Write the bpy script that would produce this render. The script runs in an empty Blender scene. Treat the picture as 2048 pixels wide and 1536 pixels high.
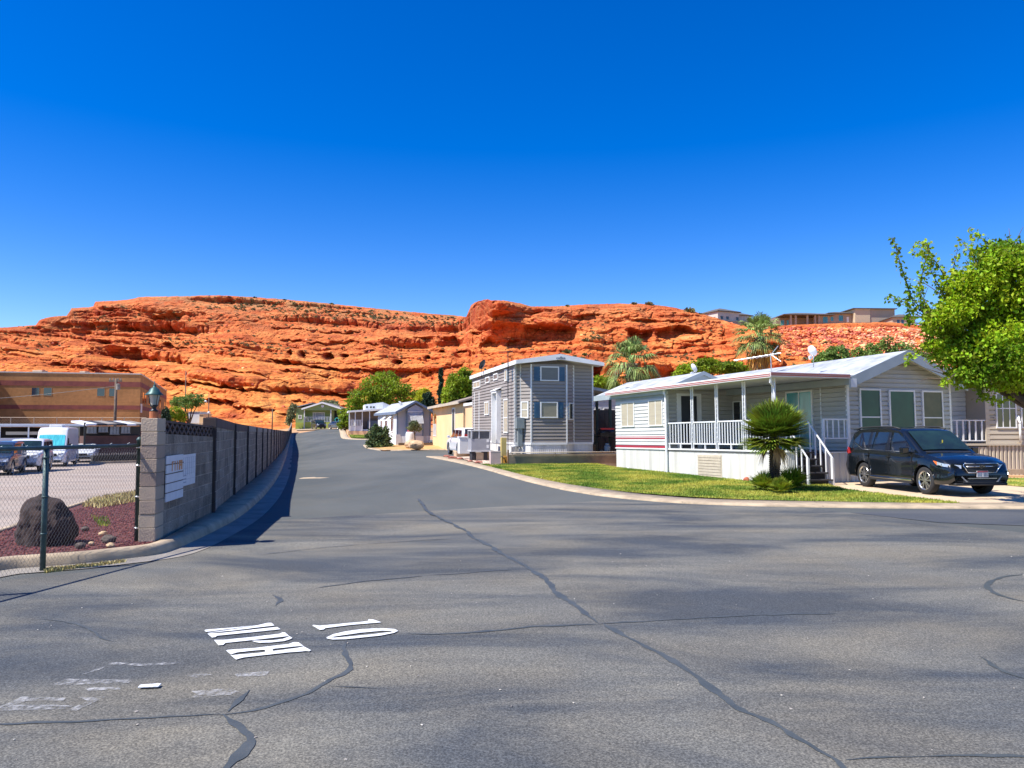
import bpy, bmesh, math, random
import numpy as np
from mathutils import Vector, Matrix
random.seed(7)
RNG = np.random.default_rng(11)
SC = bpy.context.scene
COL = SC.collection

# ---------------------------------------------------------------- camera
FPX, HORIZ, CAMZ = 1540.0, 855.0, 1.75
PITCH = math.atan((HORIZ-768)/FPX)
cam_d = bpy.data.cameras.new('camera')
cam_d.sensor_width = 36.0
cam_d.lens = FPX/2048*36.0
cam_d.clip_start = 0.1; cam_d.clip_end = 6000
cam = bpy.data.objects.new('camera', cam_d); COL.objects.link(cam)
cam.location = (0, 0, CAMZ); cam.rotation_euler = (math.pi/2+PITCH, 0, 0)
SC.camera = cam
# ---------------------------------------------------------------- light
SUN_EL = math.radians(54); SUN_H = Vector((-0.91, -0.415)).normalized()
SUN = Vector((SUN_H.x*math.cos(SUN_EL), SUN_H.y*math.cos(SUN_EL), math.sin(SUN_EL)))
world = bpy.data.worlds.new('World'); SC.world = world; world.use_nodes = True
wn = world.node_tree.nodes; wl = world.node_tree.links; wn.clear()
sky = wn.new('ShaderNodeTexSky'); sky.sky_type = 'NISHITA'; sky.sun_disc = False
sky.sun_elevation = SUN_EL; sky.sun_rotation = math.atan2(SUN_H.x, SUN_H.y)
sky.altitude = 850; sky.air_density = 1.0; sky.dust_density = 0.15; sky.ozone_density = 2.4
hs = wn.new('ShaderNodeHueSaturation'); hs.inputs['Saturation'].default_value = 1.50; hs.inputs['Hue'].default_value = 0.519
bg = wn.new('ShaderNodeBackground'); bg.inputs['Strength'].default_value = 0.118
wo = wn.new('ShaderNodeOutputWorld')
wl.new(sky.outputs[0], hs.inputs['Color']); wl.new(hs.outputs[0], bg.inputs['Color']); wl.new(bg.outputs[0], wo.inputs['Surface'])
sl = bpy.data.lights.new('sun', 'SUN'); sl.energy = 5.0; sl.angle = math.radians(0.5); sl.color = (1.0, 0.95, 0.87)
so = bpy.data.objects.new('sun', sl); COL.objects.link(so)
so.location = SUN*200; so.rotation_euler = (-SUN).to_track_quat('-Z', 'Y').to_euler()
SC.view_settings.view_transform = 'Standard'; SC.view_settings.look = 'None'
SC.view_settings.exposure = 0.74; SC.view_settings.gamma = 1.0
SC.cycles.max_bounces = 6; SC.cycles.transparent_max_bounces = 8

# ---------------------------------------------------------------- pixels to places
_f = Vector((0, math.cos(PITCH), math.sin(PITCH))); _u = Vector((0, -math.sin(PITCH), math.cos(PITCH)))
def ray(u, v):
    return Vector(((u-1024)/FPX, 0, 0)) + _u*((768-v)/FPX) + _f
def P(u, v, z=0.0):
    d = ray(u, v); t = (z-CAMZ)/d.z
    return Vector((d.x*t, d.y*t, z))
def PD(u, v, y):
    d = ray(u, v); t = y/d.y
    return Vector((d.x*t, y, CAMZ+d.z*t))

def sstep(a, b, x):
    t = np.clip((x-a)/(b-a), 0, 1); return t*t*(3-2*t)
_ry = np.arange(-60, 420, 1.0)
_k = np.ones(13)/13
def _sm(xs, ys):
    v = np.interp(_ry, xs, ys); p = np.pad(v, 6, mode='edge'); return np.convolve(p, _k, 'valid')
_rise = _sm([0, 72, 95, 110, 150, 200], [0, 0, .35, .98, 1.6, 1.9])
_dip = _sm([0, 14, 22, 34, 60, 100, 130, 165], [0, 0, .12, .3, .5, .5, .25, 0])
_lot = _sm([0, 17, 30, 54, 120], [0, 0, .25, .5, .6])
def wallx(y):
    return np.where(y < 15, -5.25-0.17*(y-11.2), -5.9-0.272*(y-15.1))
def H(x, y):
    x = np.asarray(x, float); y = np.asarray(y, float)
    z = np.interp(y, _ry, _rise)
    z = z - np.interp(y, _ry, _dip)*sstep(6.5, 1.0, x-wallx(y))
    z = z - np.interp(y, _ry, _lot)*sstep(0.5, 6, wallx(y)-x)
    return z
def Hf(x, y): return float(H(x, y))
def G(u, v, dz=0.0):
    z = 0.0
    for _ in range(25):
        p = P(u, v, z+dz) if ray(u, v).z < -1e-4 else PD(u, v, 160)
        if p.y > 190 or p.y < 0: p = PD(u, v, 190)
        z = 0.6*z+0.4*Hf(p.x, p.y)
    return Vector((p.x, p.y, z+dz))

# ---------------------------------------------------------------- materials
MATS = {}
def hexc(r, g, b):
    f = lambda c: (c/255/12.92 if c/255 <= 0.04045 else ((c/255+0.055)/1.055)**2.4)
    return (f(r), f(g), f(b))
def M(name, col, col2=None, scale=3.0, rough=0.7, metal=0.0, bump=0.0, bscale=40.0, detail=6.0, stretch=(1, 1, 1), spec=0.5,
      lo=0.35, hi=0.65, coat=0.0, transl=0.0, island=0.0):
    if name in MATS: return MATS[name]
    m = bpy.data.materials.new(name); m.use_nodes = True; MATS[name] = m
    nt = m.node_tree; N = nt.nodes; L = nt.links; b = N['Principled BSDF']
    b.inputs['Roughness'].default_value = rough; b.inputs['Metallic'].default_value = metal
    b.inputs['Specular IOR Level'].default_value = spec; b.inputs['Coat Weight'].default_value = coat
    if col2 is None: col2 = tuple(c*0.86 for c in col)
    tc = N.new('ShaderNodeTexCoord'); mp = N.new('ShaderNodeMapping'); mp.inputs['Scale'].default_value = stretch
    L.new(tc.outputs['Object'], mp.inputs['Vector'])
    no = N.new('ShaderNodeTexNoise'); no.inputs['Scale'].default_value = scale; no.inputs['Detail'].default_value = detail
    no.inputs['Roughness'].default_value = 0.6
    L.new(mp.outputs[0], no.inputs['Vector'])
    r = N.new('ShaderNodeValToRGB'); r.color_ramp.elements[0].position = lo; r.color_ramp.elements[1].position = hi
    r.color_ramp.elements[0].color = (*col2, 1); r.color_ramp.elements[1].color = (*col, 1)
    L.new(no.outputs['Fac'], r.inputs['Fac'])
    out = r.outputs['Color']
    if island > 0:
        g = N.new('ShaderNodeNewGeometry'); hv = N.new('ShaderNodeHueSaturation')
        mr = N.new('ShaderNodeMapRange'); mr.inputs['To Min'].default_value = 1-island; mr.inputs['To Max'].default_value = 1+island
        L.new(g.outputs['Random Per Island'], mr.inputs['Value']); L.new(mr.outputs[0], hv.inputs['Value'])
        mr2 = N.new('ShaderNodeMapRange'); mr2.inputs['To Min'].default_value = 0.5-0.035*island*2; mr2.inputs['To Max'].default_value = 0.5+0.02*island*2
        L.new(g.outputs['Random Per Island'], mr2.inputs['Value']); L.new(mr2.outputs[0], hv.inputs['Hue'])
        L.new(out, hv.inputs['Color']); out = hv.outputs['Color']
    L.new(out, b.inputs['Base Color'])
    if bump > 0:
        n2 = N.new('ShaderNodeTexNoise'); n2.inputs['Scale'].default_value = bscale; n2.inputs['Detail'].default_value = 5
        L.new(mp.outputs[0], n2.inputs['Vector'])
        bp = N.new('ShaderNodeBump'); bp.inputs['Strength'].default_value = bump; bp.inputs['Distance'].default_value = 0.02
        L.new(n2.outputs['Fac'], bp.inputs['Height']); L.new(bp.outputs[0], b.inputs['Normal'])
    if transl > 0:
        tr = N.new('ShaderNodeBsdfTranslucent'); mx = N.new('ShaderNodeMixShader'); mx.inputs[0].default_value = transl
        L.new(out, tr.inputs['Color']); L.new(b.outputs[0], mx.inputs[1]); L.new(tr.outputs[0], mx.inputs[2])
        L.new(mx.outputs[0], N['Material Output'].inputs['Surface'])
    return m
def ramp(N, pts):
    r = N.new('ShaderNodeValToRGB'); e = r.color_ramp.elements
    e[0].position, e[0].color = pts[0][0], (*pts[0][1], 1); e[1].position, e[1].color = pts[-1][0], (*pts[-1][1], 1)
    for p, c in pts[1:-1]:
        q = e.new(p); q.color = (*c, 1)
    return r
def mixc(N, L, a, b, fac, mode='MIX'):
    m = N.new('ShaderNodeMix'); m.data_type = 'RGBA'; m.blend_type = mode
    for s, v in ((m.inputs[0], fac), (m.inputs[6], a), (m.inputs[7], b)):
        if hasattr(v, 'is_linked') or isinstance(v, bpy.types.NodeSocket): L.new(v, s)
        elif isinstance(v, (int, float)): s.default_value = v
        else: s.default_value = (*v, 1)
    return m.outputs[2]

# ---------------------------------------------------------------- mesh helpers
def tag(o, label=None, cat=None, group=None, kind=None):
    if label: o['label'] = label
    if cat: o['category'] = cat
    if group: o['group'] = group
    if kind: o['kind'] = kind
    return o
def empty(name, loc, rz=0.0, label=None, cat=None, group=None, rx=0.0):
    o = bpy.data.objects.new(name, None); COL.objects.link(o)
    o.location = loc; o.rotation_euler = (rx, 0, rz); o.empty_display_size = 0.2
    return tag(o, label, cat, group)
class MB:
    def __init__(s): s.v = []; s.f = []; s.m = []; s.mi = 0
    def add(s, vs, fs):
        n = len(s.v); s.v.extend([tuple(p) for p in vs]); s.f.extend([tuple(i+n for i in f) for f in fs]); s.m.extend([s.mi]*len(fs)); return s
    def box(s, x0, x1, y0, y1, z0, z1):
        if x0 > x1: x0, x1 = x1, x0
        if y0 > y1: y0, y1 = y1, y0
        if z0 > z1: z0, z1 = z1, z0
        return s.add([(x0,y0,z0),(x1,y0,z0),(x1,y1,z0),(x0,y1,z0),(x0,y0,z1),(x1,y0,z1),(x1,y1,z1),(x0,y1,z1)],
                     [(0,3,2,1),(4,5,6,7),(0,1,5,4),(1,2,6,5),(2,3,7,6),(3,0,4,7)])
    def prism(s, pts, d):
        """closed polygon (3D points) pushed along vector d"""
        n = len(pts); d = Vector(d); a = [Vector(p) for p in pts]; b = [p+d for p in a]
        return s.add(a+b, [tuple(range(n))[::-1], tuple(range(n, 2*n))]+[(i, (i+1) % n, n+(i+1) % n, n+i) for i in range(n)])
    def tube(s, pts, r, seg=8, cap=True):
        pts = [Vector(p) for p in pts]; rs = r if isinstance(r, (list, tuple)) else [r]*len(pts)
        n0 = len(s.v); up = Vector((0, 0, 1))
        for i, p in enumerate(pts):
            t = (pts[min(i+1, len(pts)-1)]-pts[max(i-1, 0)]).normalized()
            a = t.cross(up)
            if a.length < 1e-3: a = t.cross(Vector((0, 1, 0)))
            a.normalize(); b = t.cross(a)
            for k in range(seg):
                an = 2*math.pi*k/seg; s.v.append(tuple(p+(a*math.cos(an)+b*math.sin(an))*rs[i]))
        fs = []
        for i in range(len(pts)-1):
            for k in range(seg):
                k2 = (k+1) % seg; fs.append((n0+i*seg+k, n0+i*seg+k2, n0+(i+1)*seg+k2, n0+(i+1)*seg+k))
        if cap:
            fs.append(tuple(n0+k for k in range(seg))[::-1]); fs.append(tuple(n0+(len(pts)-1)*seg+k for k in range(seg)))
        s.f.extend(fs); s.m.extend([s.mi]*len(fs)); return s
    def lathe(s, prof, c=(0, 0, 0), seg=24, axis='z'):
        n0 = len(s.v); c = Vector(c)
        for r, h in prof:
            for k in range(seg):
                an = 2*math.pi*k/seg; a, b = r*math.cos(an), r*math.sin(an)
                p = {'z': (a, b, h), 'y': (a, h, b), 'x': (h, a, b)}[axis]
                s.v.append(tuple(c+Vector(p)))
        fs = []
        for i in range(len(prof)-1):
            for k in range(seg):
                k2 = (k+1) % seg; fs.append((n0+i*seg+k, n0+i*seg+k2, n0+(i+1)*seg+k2, n0+(i+1)*seg+k))
        s.f.extend(fs); s.m.extend([s.mi]*len(fs)); return s
    def build(s, name, mat, parent=None, smooth=False, bevel=0.0):
        me = bpy.data.meshes.new(name); me.from_pydata([tuple(p) for p in s.v], [], s.f)
        for m in (mat if isinstance(mat, (list, tuple)) else [mat]): me.materials.append(m)
        if any(s.m): me.polygons.foreach_set('material_index', s.m)
        if smooth: me.polygons.foreach_set('use_smooth', [True]*len(me.polygons))
        me.validate(); me.update()
        bm = bmesh.new(); bm.from_mesh(me); bmesh.ops.recalc_face_normals(bm, faces=bm.faces); bm.to_mesh(me); bm.free()
        o = bpy.data.objects.new(name, me); COL.objects.link(o)
        if parent: o.parent = parent
        if bevel > 0:
            md = o.modifiers.new('bevel', 'BEVEL'); md.width = bevel; md.segments = 2; md.limit_method = 'ANGLE'; md.angle_limit = math.radians(35)
        return o
def npmesh(name, V, F, mats, parent=None, smooth=False, mi=None):
    """V (n,3) float, F (m,k) int with k constant"""
    V = np.ascontiguousarray(V, np.float32); F = np.ascontiguousarray(F, np.int32); k = F.shape[1]
    me = bpy.data.meshes.new(name); me.vertices.add(len(V)); me.vertices.foreach_set('co', V.ravel())
    me.loops.add(F.size); me.loops.foreach_set('vertex_index', F.ravel())
    me.polygons.add(len(F)); me.polygons.foreach_set('loop_start', np.arange(0, F.size, k, dtype=np.int32))
    for m in (mats if isinstance(mats, (list, tuple)) else [mats]): me.materials.append(m)
    if mi is not None: me.polygons.foreach_set('material_index', np.ascontiguousarray(mi, np.int32))
    me.polygons.foreach_set('use_smooth', np.full(len(F), smooth))
    me.update(calc_edges=True)
    o = bpy.data.objects.new(name, me); COL.objects.link(o)
    if parent: o.parent = parent
    return o
def copy_tree(o, parent=None):
    c = o.copy(); COL.objects.link(c); c.parent = parent
    for ch in list(o.children): copy_tree(ch, c)
    return c
def mod_copy(root, loc, rz, label, s=1.0):
    c = copy_tree(root); c.location = loc; c.rotation_euler = (0, 0, rz); c.scale = (s, s, s); c['label'] = label; return c

# ---------------------------------------------------------------- value noise
_perm = RNG.random(1 << 16).astype(np.float32)
def _h(ix, iy, iz):
    n = (ix*73856093) ^ (iy*19349663) ^ (iz*83492791)
    return _perm[(n ^ (n >> 13)) & 0xffff]
def vnoise(x, y, z=None):
    if z is None: z = np.zeros_like(x)
    x, y, z = np.broadcast_arrays(x, y, z)
    ix = np.floor(x).astype(np.int64); iy = np.floor(y).astype(np.int64); iz = np.floor(z).astype(np.int64)
    fx = x-ix; fy = y-iy; fz = z-iz
    fx = fx*fx*(3-2*fx); fy = fy*fy*(3-2*fy); fz = fz*fz*(3-2*fz)
    def l2(k):
        a = _h(ix, iy, iz+k)*(1-fx)+_h(ix+1, iy, iz+k)*fx
        b = _h(ix, iy+1, iz+k)*(1-fx)+_h(ix+1, iy+1, iz+k)*fx
        return a*(1-fy)+b*fy
    return (l2(0)*(1-fz)+l2(1)*fz)*2-1
def fbm(x, y, z=None, o=4, g=0.5):
    s = 0; a = 1.0; t = 0
    for i in range(o):
        zz = None if z is None else z*2**i
        s = s+a*vnoise(x*2**i+i*17.3, y*2**i-i*5.1, zz); t += a; a *= g
    return s/t
# ================================================================ ground, road, lawn
def sheet(name, pts, mat, dz, cell=2.0, hfun=H, kind='structure'):
    bm = bmesh.new()
    vs = [bm.verts.new((p[0], p[1], 0)) for p in pts]
    bm.faces.new(vs); bmesh.ops.triangulate(bm, faces=bm.faces[:])
    xs = [p[0] for p in pts]; ys = [p[1] for p in pts]
    for ax, lo, hi in ((0, min(xs), max(xs)), (1, min(ys), max(ys))):
        k = math.floor(lo/cell)+1
        while k*cell < hi:
            co = [0, 0, 0]; no = [0, 0, 0]; co[ax] = k*cell; no[ax] = 1
            bmesh.ops.bisect_plane(bm, geom=bm.verts[:]+bm.edges[:]+bm.faces[:], plane_co=co, plane_no=no); k += 1
    V = np.array([v.co[:] for v in bm.verts]); Z = hfun(V[:, 0], V[:, 1])+dz
    for v, z in zip(bm.verts, Z): v.co.z = z
    bmesh.ops.recalc_face_normals(bm, faces=bm.faces)
    me = bpy.data.meshes.new(name); bm.to_mesh(me); bm.free()
    if len(me.polygons) and me.polygons[0].normal.z < 0: me.flip_normals()
    me.materials.append(mat); o = bpy.data.objects.new(name, me); COL.objects.link(o)
    return tag(o, kind=kind)

def asphalt(name, dark, light, tint, patch=0.45, grit=0.5, sx=(0.28, 0.8)):
    m = bpy.data.materials.new(name); m.use_nodes = True; N = m.node_tree.nodes; L = m.node_tree.links; b = N['Principled BSDF']
    tc = N.new('ShaderNodeTexCoord'); mp = N.new('ShaderNodeMapping'); L.new(tc.outputs['Object'], mp.inputs['Vector'])
    mp.inputs['Scale'].default_value = (sx[0], sx[1], 1); mp.inputs['Rotation'].default_value = (0, 0, 0.12)
    n1 = N.new('ShaderNodeTexNoise'); n1.inputs['Scale'].default_value = 0.9; n1.inputs['Detail'].default_value = 7; n1.inputs['Roughness'].default_value = 0.62; n1.inputs['Distortion'].default_value = 0.6
    L.new(mp.outputs[0], n1.inputs['Vector'])
    r1 = ramp(N, [(patch-0.09, dark), (patch+0.02, tuple((a*0.55+c*0.45) for a, c in zip(dark, light))), (patch+0.17, light)])
    L.new(n1.outputs['Fac'], r1.inputs['Fac'])
    n2 = N.new('ShaderNodeTexNoise'); n2.inputs['Scale'].default_value = 0.7; n2.inputs['Detail'].default_value = 3
    L.new(tc.outputs['Object'], n2.inputs['Vector'])
    r2 = ramp(N, [(0.42, (1, 1, 1)), (0.62, tint)]); L.new(n2.outputs['Fac'], r2.inputs['Fac'])
    c = mixc(N, L, r1.outputs[0], r2.outputs[0], 1.0, 'MULTIPLY')
    n3 = N.new('ShaderNodeTexNoise'); n3.inputs['Scale'].default_value = 75; n3.inputs['Detail'].default_value = 4; n3.inputs['Roughness'].default_value = 0.75
    L.new(tc.outputs['Object'], n3.inputs['Vector'])
    r3 = ramp(N, [(0.33, (1-grit*.75,)*3), (0.5, (1, 1, 1)), (0.68, (1+grit*1.3, 1+grit*1.25, 1+grit*1.15))]); L.new(n3.outputs['Fac'], r3.inputs['Fac'])
    c = mixc(N, L, c, r3.outputs[0], 1.0, 'MULTIPLY')
    n4 = N.new('ShaderNodeTexVoronoi'); n4.inputs['Scale'].default_value = 28
    L.new(tc.outputs['Object'], n4.inputs['Vector'])
    r4 = ramp(N, [(0.035, (0.34, 0.32, 0.29)), (0.06, (0, 0, 0))]); L.new(n4.outputs['Distance'], r4.inputs['Fac'])
    n5 = N.new('ShaderNodeTexNoise'); n5.inputs['Scale'].default_value = 6; L.new(tc.outputs['Object'], n5.inputs['Vector'])
    r5 = ramp(N, [(0.52, (0, 0, 0)), (0.6, (1, 1, 1))]); L.new(n5.outputs['Fac'], r5.inputs['Fac'])
    k = mixc(N, L, r4.outputs[0], r5.outputs[0], 1.0, 'MULTIPLY')
    c = mixc(N, L, c, k, 0.6, 'ADD')
    L.new(c, b.inputs['Base Color']); b.inputs['Roughness'].default_value = 0.85; b.inputs['Specular IOR Level'].default_value = 0.25
    bp = N.new('ShaderNodeBump'); bp.inputs['Strength'].default_value = 0.6; bp.inputs['Distance'].default_value = 0.008
    L.new(n3.outputs['Fac'], bp.inputs['Height']); L.new(bp.outputs[0], b.inputs['Normal'])
    return m
m_road = asphalt('worn_asphalt', (0.054, 0.062, 0.072), (0.160, 0.154, 0.131), (1.05, 1.0, 0.93), 0.475, 0.8)
m_road2 = asphalt('sealed_asphalt', (0.064, 0.073, 0.074), (0.105, 0.111, 0.105), (1.03, 1.0, .97), 0.42, 0.25, (0.15, 0.08))
m_lot = asphalt('parking_asphalt', (0.27, 0.225, 0.19), (0.37, 0.31, 0.26), (1.02, 0.98, 0.95), 0.45, 0.3, (0.2, 0.5))
m_wedge = asphalt('dark_wedge', (0.055, 0.062, 0.076), (0.09, 0.094, 0.1), (1, 1, 1), 0.5, 0.3)
m_conc = M('kerb_concrete', (0.50, 0.39, 0.26), (0.30, 0.235, 0.16), 2.5, 0.9, bump=0.3, bscale=60)
m_concL = M('grey_concrete', (0.30, 0.27, 0.23), (0.20, 0.18, 0.155), 1.8, 0.9, bump=0.3, bscale=60)
m_drive = M('driveway_concrete', (0.60, 0.46, 0.31), (0.52, 0.39, 0.26), 0.8, 0.85, bump=0.15, bscale=60)
m_sand = M('sandy_soil', (0.52, 0.31, 0.15), (0.40, 0.22, 0.11), 0.5, 0.95, bump=0.5, bscale=25)
m_gravel = M('pale_gravel', (0.62, 0.5, 0.4), (0.34, 0.25, 0.19), 22, 0.95, bump=1.0, bscale=30)
m_red = M('red_cinder', (0.15, 0.042, 0.036), (0.065, 0.022, 0.02), 26, 0.95, bump=1.0, bscale=30)

# kerb lines measured on the ground, right side of the road and its far lots
KR = [(852, 914), (890, 920.5), (925, 928), (970, 939), (1010, 951), (1050, 962.5), (1085, 971), (1130, 981), (1190, 991), (1250, 998), (1330, 1005), (1400, 1009), (1500, 1012.5), (1600, 1014.5), (1750, 1017), (1900, 1018), (2048, 1018.5), (2400, 1019), (3200, 1020)]
KRi = [(1020, 915), (905, 916), (925, 921), (962, 930.5), (1010, 943), (1050, 953.5), (1095, 963.5), (1140, 972), (1200, 981), (1260, 988), (1340, 995), (1410, 999.5), (1500, 1003.5), (1600, 1006), (1750, 1009), (1925, 1011), (2048, 1011), (2400, 1011), (3200, 1011)]
kr = [G(u, v) for u, v in KR]
# left kerb: outer toe of the kerb where it meets the gutter
KL = [(-420, 1255), (-150, 1172), (0, 1141), (85, 1135), (176, 1128), (234, 1121), (313, 1112), (345, 1102), (375, 1090), (425, 1066), (469, 1043), (500, 1020), (528, 994), (548, 968), (560, 948), (569, 925), (576, 900), (580, 882), (583, 868)]
kl = [G(u, v) for u, v in KL]
LW = [(p.x, p.y) for p in kl]
# smooth the far left kerb: parallel to the wall
base_pts = [(-900, -40), (900, -40), (900, 420), (-900, 420)]
gx = np.concatenate([np.linspace(-900, -96, 12), np.arange(-93, 63, 3.0), np.linspace(66, 900, 12)]); gy = np.concatenate([np.linspace(-60, -6, 6), np.arange(-3, 192, 3.0), np.linspace(200, 420, 6)])
GX, GY = np.meshgrid(gx, gy); GZ = H(GX, GY)-.10; nx = len(gx); gi = (np.arange(len(gy)-1)[:, None]*nx+np.arange(nx-1)[None]).ravel()
tag(npmesh('ground', np.stack([GX.ravel(), GY.ravel(), GZ.ravel()], 1), np.stack([gi, gi+1, gi+nx+1, gi+nx], 1), m_sand), kind='structure')
far_l = [G(686, 861), G(694, 872), G(700.5, 878), G(741, 879.3), G(980, 880)]
far_r = [G(980, 891), G(726, 891), G(732, 897), G(766, 902.3), G(890, 899.6), G(1000, 899.6)]
near_lot = [G(1000, 912.5), G(852, 914)]
road_poly = [(p.x, p.y) for p in kl] + [(kl[-1].x-.3, 152), (-26, 158), (-22, 158)] + [(p.x, p.y) for p in far_l[:]] + [(p.x, p.y) for p in far_r[1:]] + [(p.x, p.y) for p in near_lot] + [(p.x, p.y) for p in kr[1:]] + [(40, -14), (-9, -14)]
sheet('road', road_poly, m_road2, 0.0, 2.0)
# old, worn surface of the crossing in the foreground, bounded by the seam
seam = [(470, 1049), (590, 1034.5), (750, 1026.5), (900, 1018.5), (1010, 1013), (1100, 1008), (1190, 1002.5), (1330, 1006), (1450, 1011.5), (1600, 1015.3), (1750, 1031), (1900, 1050), (2048, 1066), (2500, 1110)]
sp = [P(u, v) for u, v in seam]
wpoly = [(p.x, p.y) for p in sp] + [(30, -13), (-8.5, -13)] + [(P(u, v).x, P(u, v).y) for u, v in [(-420, 1262), (-150, 1190), (0, 1162), (90, 1153), (200, 1141), (300, 1125), (370, 1102)]]
sheet('crossroad', wpoly, m_road, 0.004, 2.0)
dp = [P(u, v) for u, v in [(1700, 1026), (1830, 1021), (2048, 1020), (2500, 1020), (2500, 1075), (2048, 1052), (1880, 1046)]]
sheet('dark_road_wedge', [(p.x, p.y) for p in dp], m_wedge, 0.008, 2.0)  # darker wedge laid over the right end of the road

def kerb(name, line, inner_off, h, mat, cap=0.02, lip=None, side=1):
    """a kerb: outer toe line, pushed inward by inner_off (m, scalar or list), top at height h"""
    n = len(line); mb = MB(); rows = []
    for i, p in enumerate(line):
        a = line[max(i-1, 0)]; b = line[min(i+1, n-1)]
        t = Vector((b[0]-a[0], b[1]-a[1])); t.normalize(); nn = Vector((-t.y, t.x))*side
        w = inner_off[i] if isinstance(inner_off, list) else inner_off
        hh = h[i] if isinstance(h, list) else h
        z = Hf(p[0], p[1]); row = []
        for f, dzz in ((0, -0.06), (0.0, 0.012), (0.12*min(1, 0.25/w), hh*0.75), (0.30*min(1, 0.25/w), hh), (1, hh), (1.02, -0.08)):
            row.append((p[0]+nn.x*w*f, p[1]+nn.y*w*f, z+dzz))
        rows.append(row)
    k = len(rows[0])
    vs = [v for r in rows for v in r]
    fs = [(i*k+j, i*k+j+1, (i+1)*k+j+1, (i+1)*k+j) for i in range(n-1) for j in range(k-1)]
    mb.add(vs, fs); o = mb.build(name, mat, None, True); tag(o, kind='structure')
    return o
def dense(line, step=0.8):
    out = [line[0]]
    for a, b in zip(line[:-1], line[1:]):
        d = math.hypot(b[0]-a[0], b[1]-a[1]); k = max(1, int(d/step))
        for i in range(1, k+1): out.append((a[0]+(b[0]-a[0])*i/k, a[1]+(b[1]-a[1])*i/k))
    return out
def smooth_line(line, it=3):
    for _ in range(it):
        o = [line[0]]
        for a, b in zip(line[:-1], line[1:]):
            o += [(a[0]*.75+b[0]*.25, a[1]*.75+b[1]*.25), (a[0]*.25+b[0]*.75, a[1]*.25+b[1]*.75)]
        o.append(line[-1]); line = o
    return line
krl = smooth_line([(p.x, p.y) for p in kr], 2)
kerb('kerb', krl, 0.95, 0.05, m_conc, side=1)
kerb('kerb', smooth_line([(p.x, p.y) for p in far_r[1:]], 2), 0.45, 0.07, m_conc, side=1)
kerb('kerb', smooth_line([(p.x, p.y) for p in far_l], 2), 0.9, 0.08, m_conc, side=-1)
LWs = smooth_line(LW, 2)
# wide raised kerb that carries the wall, and the pale gutter beside it
def kl_w(p): return 0.19 if p[1] < 11 else 0.19+min(0.5, (p[1]-11)*0.10)
kerb('kerb', LWs, [kl_w(p) for p in LWs], 0.145, m_conc, side=1)
gl = [(p[0], p[1]) for p in LWs]
n = len(gl); gut = []
for i, p in enumerate(gl):
    a = gl[max(i-1, 0)]; b = gl[min(i+1, n-1)]; t = Vector((b[0]-a[0], b[1]-a[1])).normalized()
    gut.append((p[0]+t.y*0.42, p[1]-t.x*0.42))
gm = MB()
gm.add([(p[0], p[1], Hf(*p)+0.012) for p in gl]+[(p[0], p[1], Hf(*p)+0.011) for p in gut], [(i, i+1, n+i+1, n+i) for i in range(n-1)])
tag(gm.build('gutter', m_concL), kind='structure')

# lawn in front of the white home
lawn = [G(u, v) for u, v in KRi[3:16]]
lawn_poly = [(p.x, p.y) for p in lawn] + [(p.x, p.y) for p in [G(1700, 984), G(1640, 969)]] + [(9.7, 24.4), (7.9, 23.6), (4.4, 33.2), (4.0, 36.4), (0.3, 36.6), (-0.7, 36.2)]
m_lawn = bpy.data.materials.new('lawn_grass'); m_lawn.use_nodes = True
_N = m_lawn.node_tree.nodes; _L = m_lawn.node_tree.links; _b = _N['Principled BSDF']
_tc = _N.new('ShaderNodeTexCoord'); _n1 = _N.new('ShaderNodeTexNoise'); _n1.inputs['Scale'].default_value = 0.55; _n1.inputs['Detail'].default_value = 6
_L.new(_tc.outputs['Object'], _n1.inputs['Vector'])
_r = ramp(_N, [(0.38, (0.09, 0.17, 0.012)), (0.50, (0.19, 0.28, 0.022)), (0.60, (0.46, 0.40, 0.08))]); _L.new(_n1.outputs['Fac'], _r.inputs['Fac'])
_n2 = _N.new('ShaderNodeTexNoise'); _n2.inputs['Scale'].default_value = 25; _n2.inputs['Detail'].default_value = 4; _L.new(_tc.outputs['Object'], _n2.inputs['Vector'])
_r2 = ramp(_N, [(0.3, (0.5, 0.5, 0.5)), (0.7, (1.25, 1.25, 1.25))]); _L.new(_n2.outputs['Fac'], _r2.inputs['Fac'])
_L.new(mixc(_N, _L, _r.outputs[0], _r2.outputs[0], 1.0, 'MULTIPLY'), _b.inputs['Base Color']); _b.inputs['Roughness'].default_value = 0.9
sheet('lawn', lawn_poly, m_lawn, 0.055, 2.0)
lawn2 = [G(741, 877.5), G(703, 876.5), G(697, 871.5), G(735, 868.5), G(775, 869)]
sheet('lawn', [(p.x, p.y) for p in lawn2], m_lawn, 0.09, 2.0)
lawn3 = [(14.9, 21.6), (14.5, 23.5), (16.5, 26), (22, 27), (24, 21)]
sheet('lawn', lawn3, m_lawn, 0.05, 2.0)
drv = [G(1590, 1005.5), G(1925, 1010.5), G(3100, 1011)]
sheet('driveway', [(lawn[-2].x, lawn[-2].y), (lawn[-1].x+1, lawn[-1].y-.05), (40, lawn[-1].y-.1), (40, 25), (12, 26.5), (9.5, 25.5)] + [(G(1640, 969).x, G(1640, 969).y), (G(1700, 984).x, G(1700, 984).y)], m_drive, 0.035, 2.0)
# gravel strip in front of the grey home, dirt lots farther up
sheet('gravel_bed', [(p.x, p.y) for p in [G(900, 915.5), G(925, 921), G(962, 930.5), G(985, 934)]] + [(0.0, 36.3), (1, 37.5), (-2, 46)], m_gravel, 0.05, 2.0)

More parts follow.
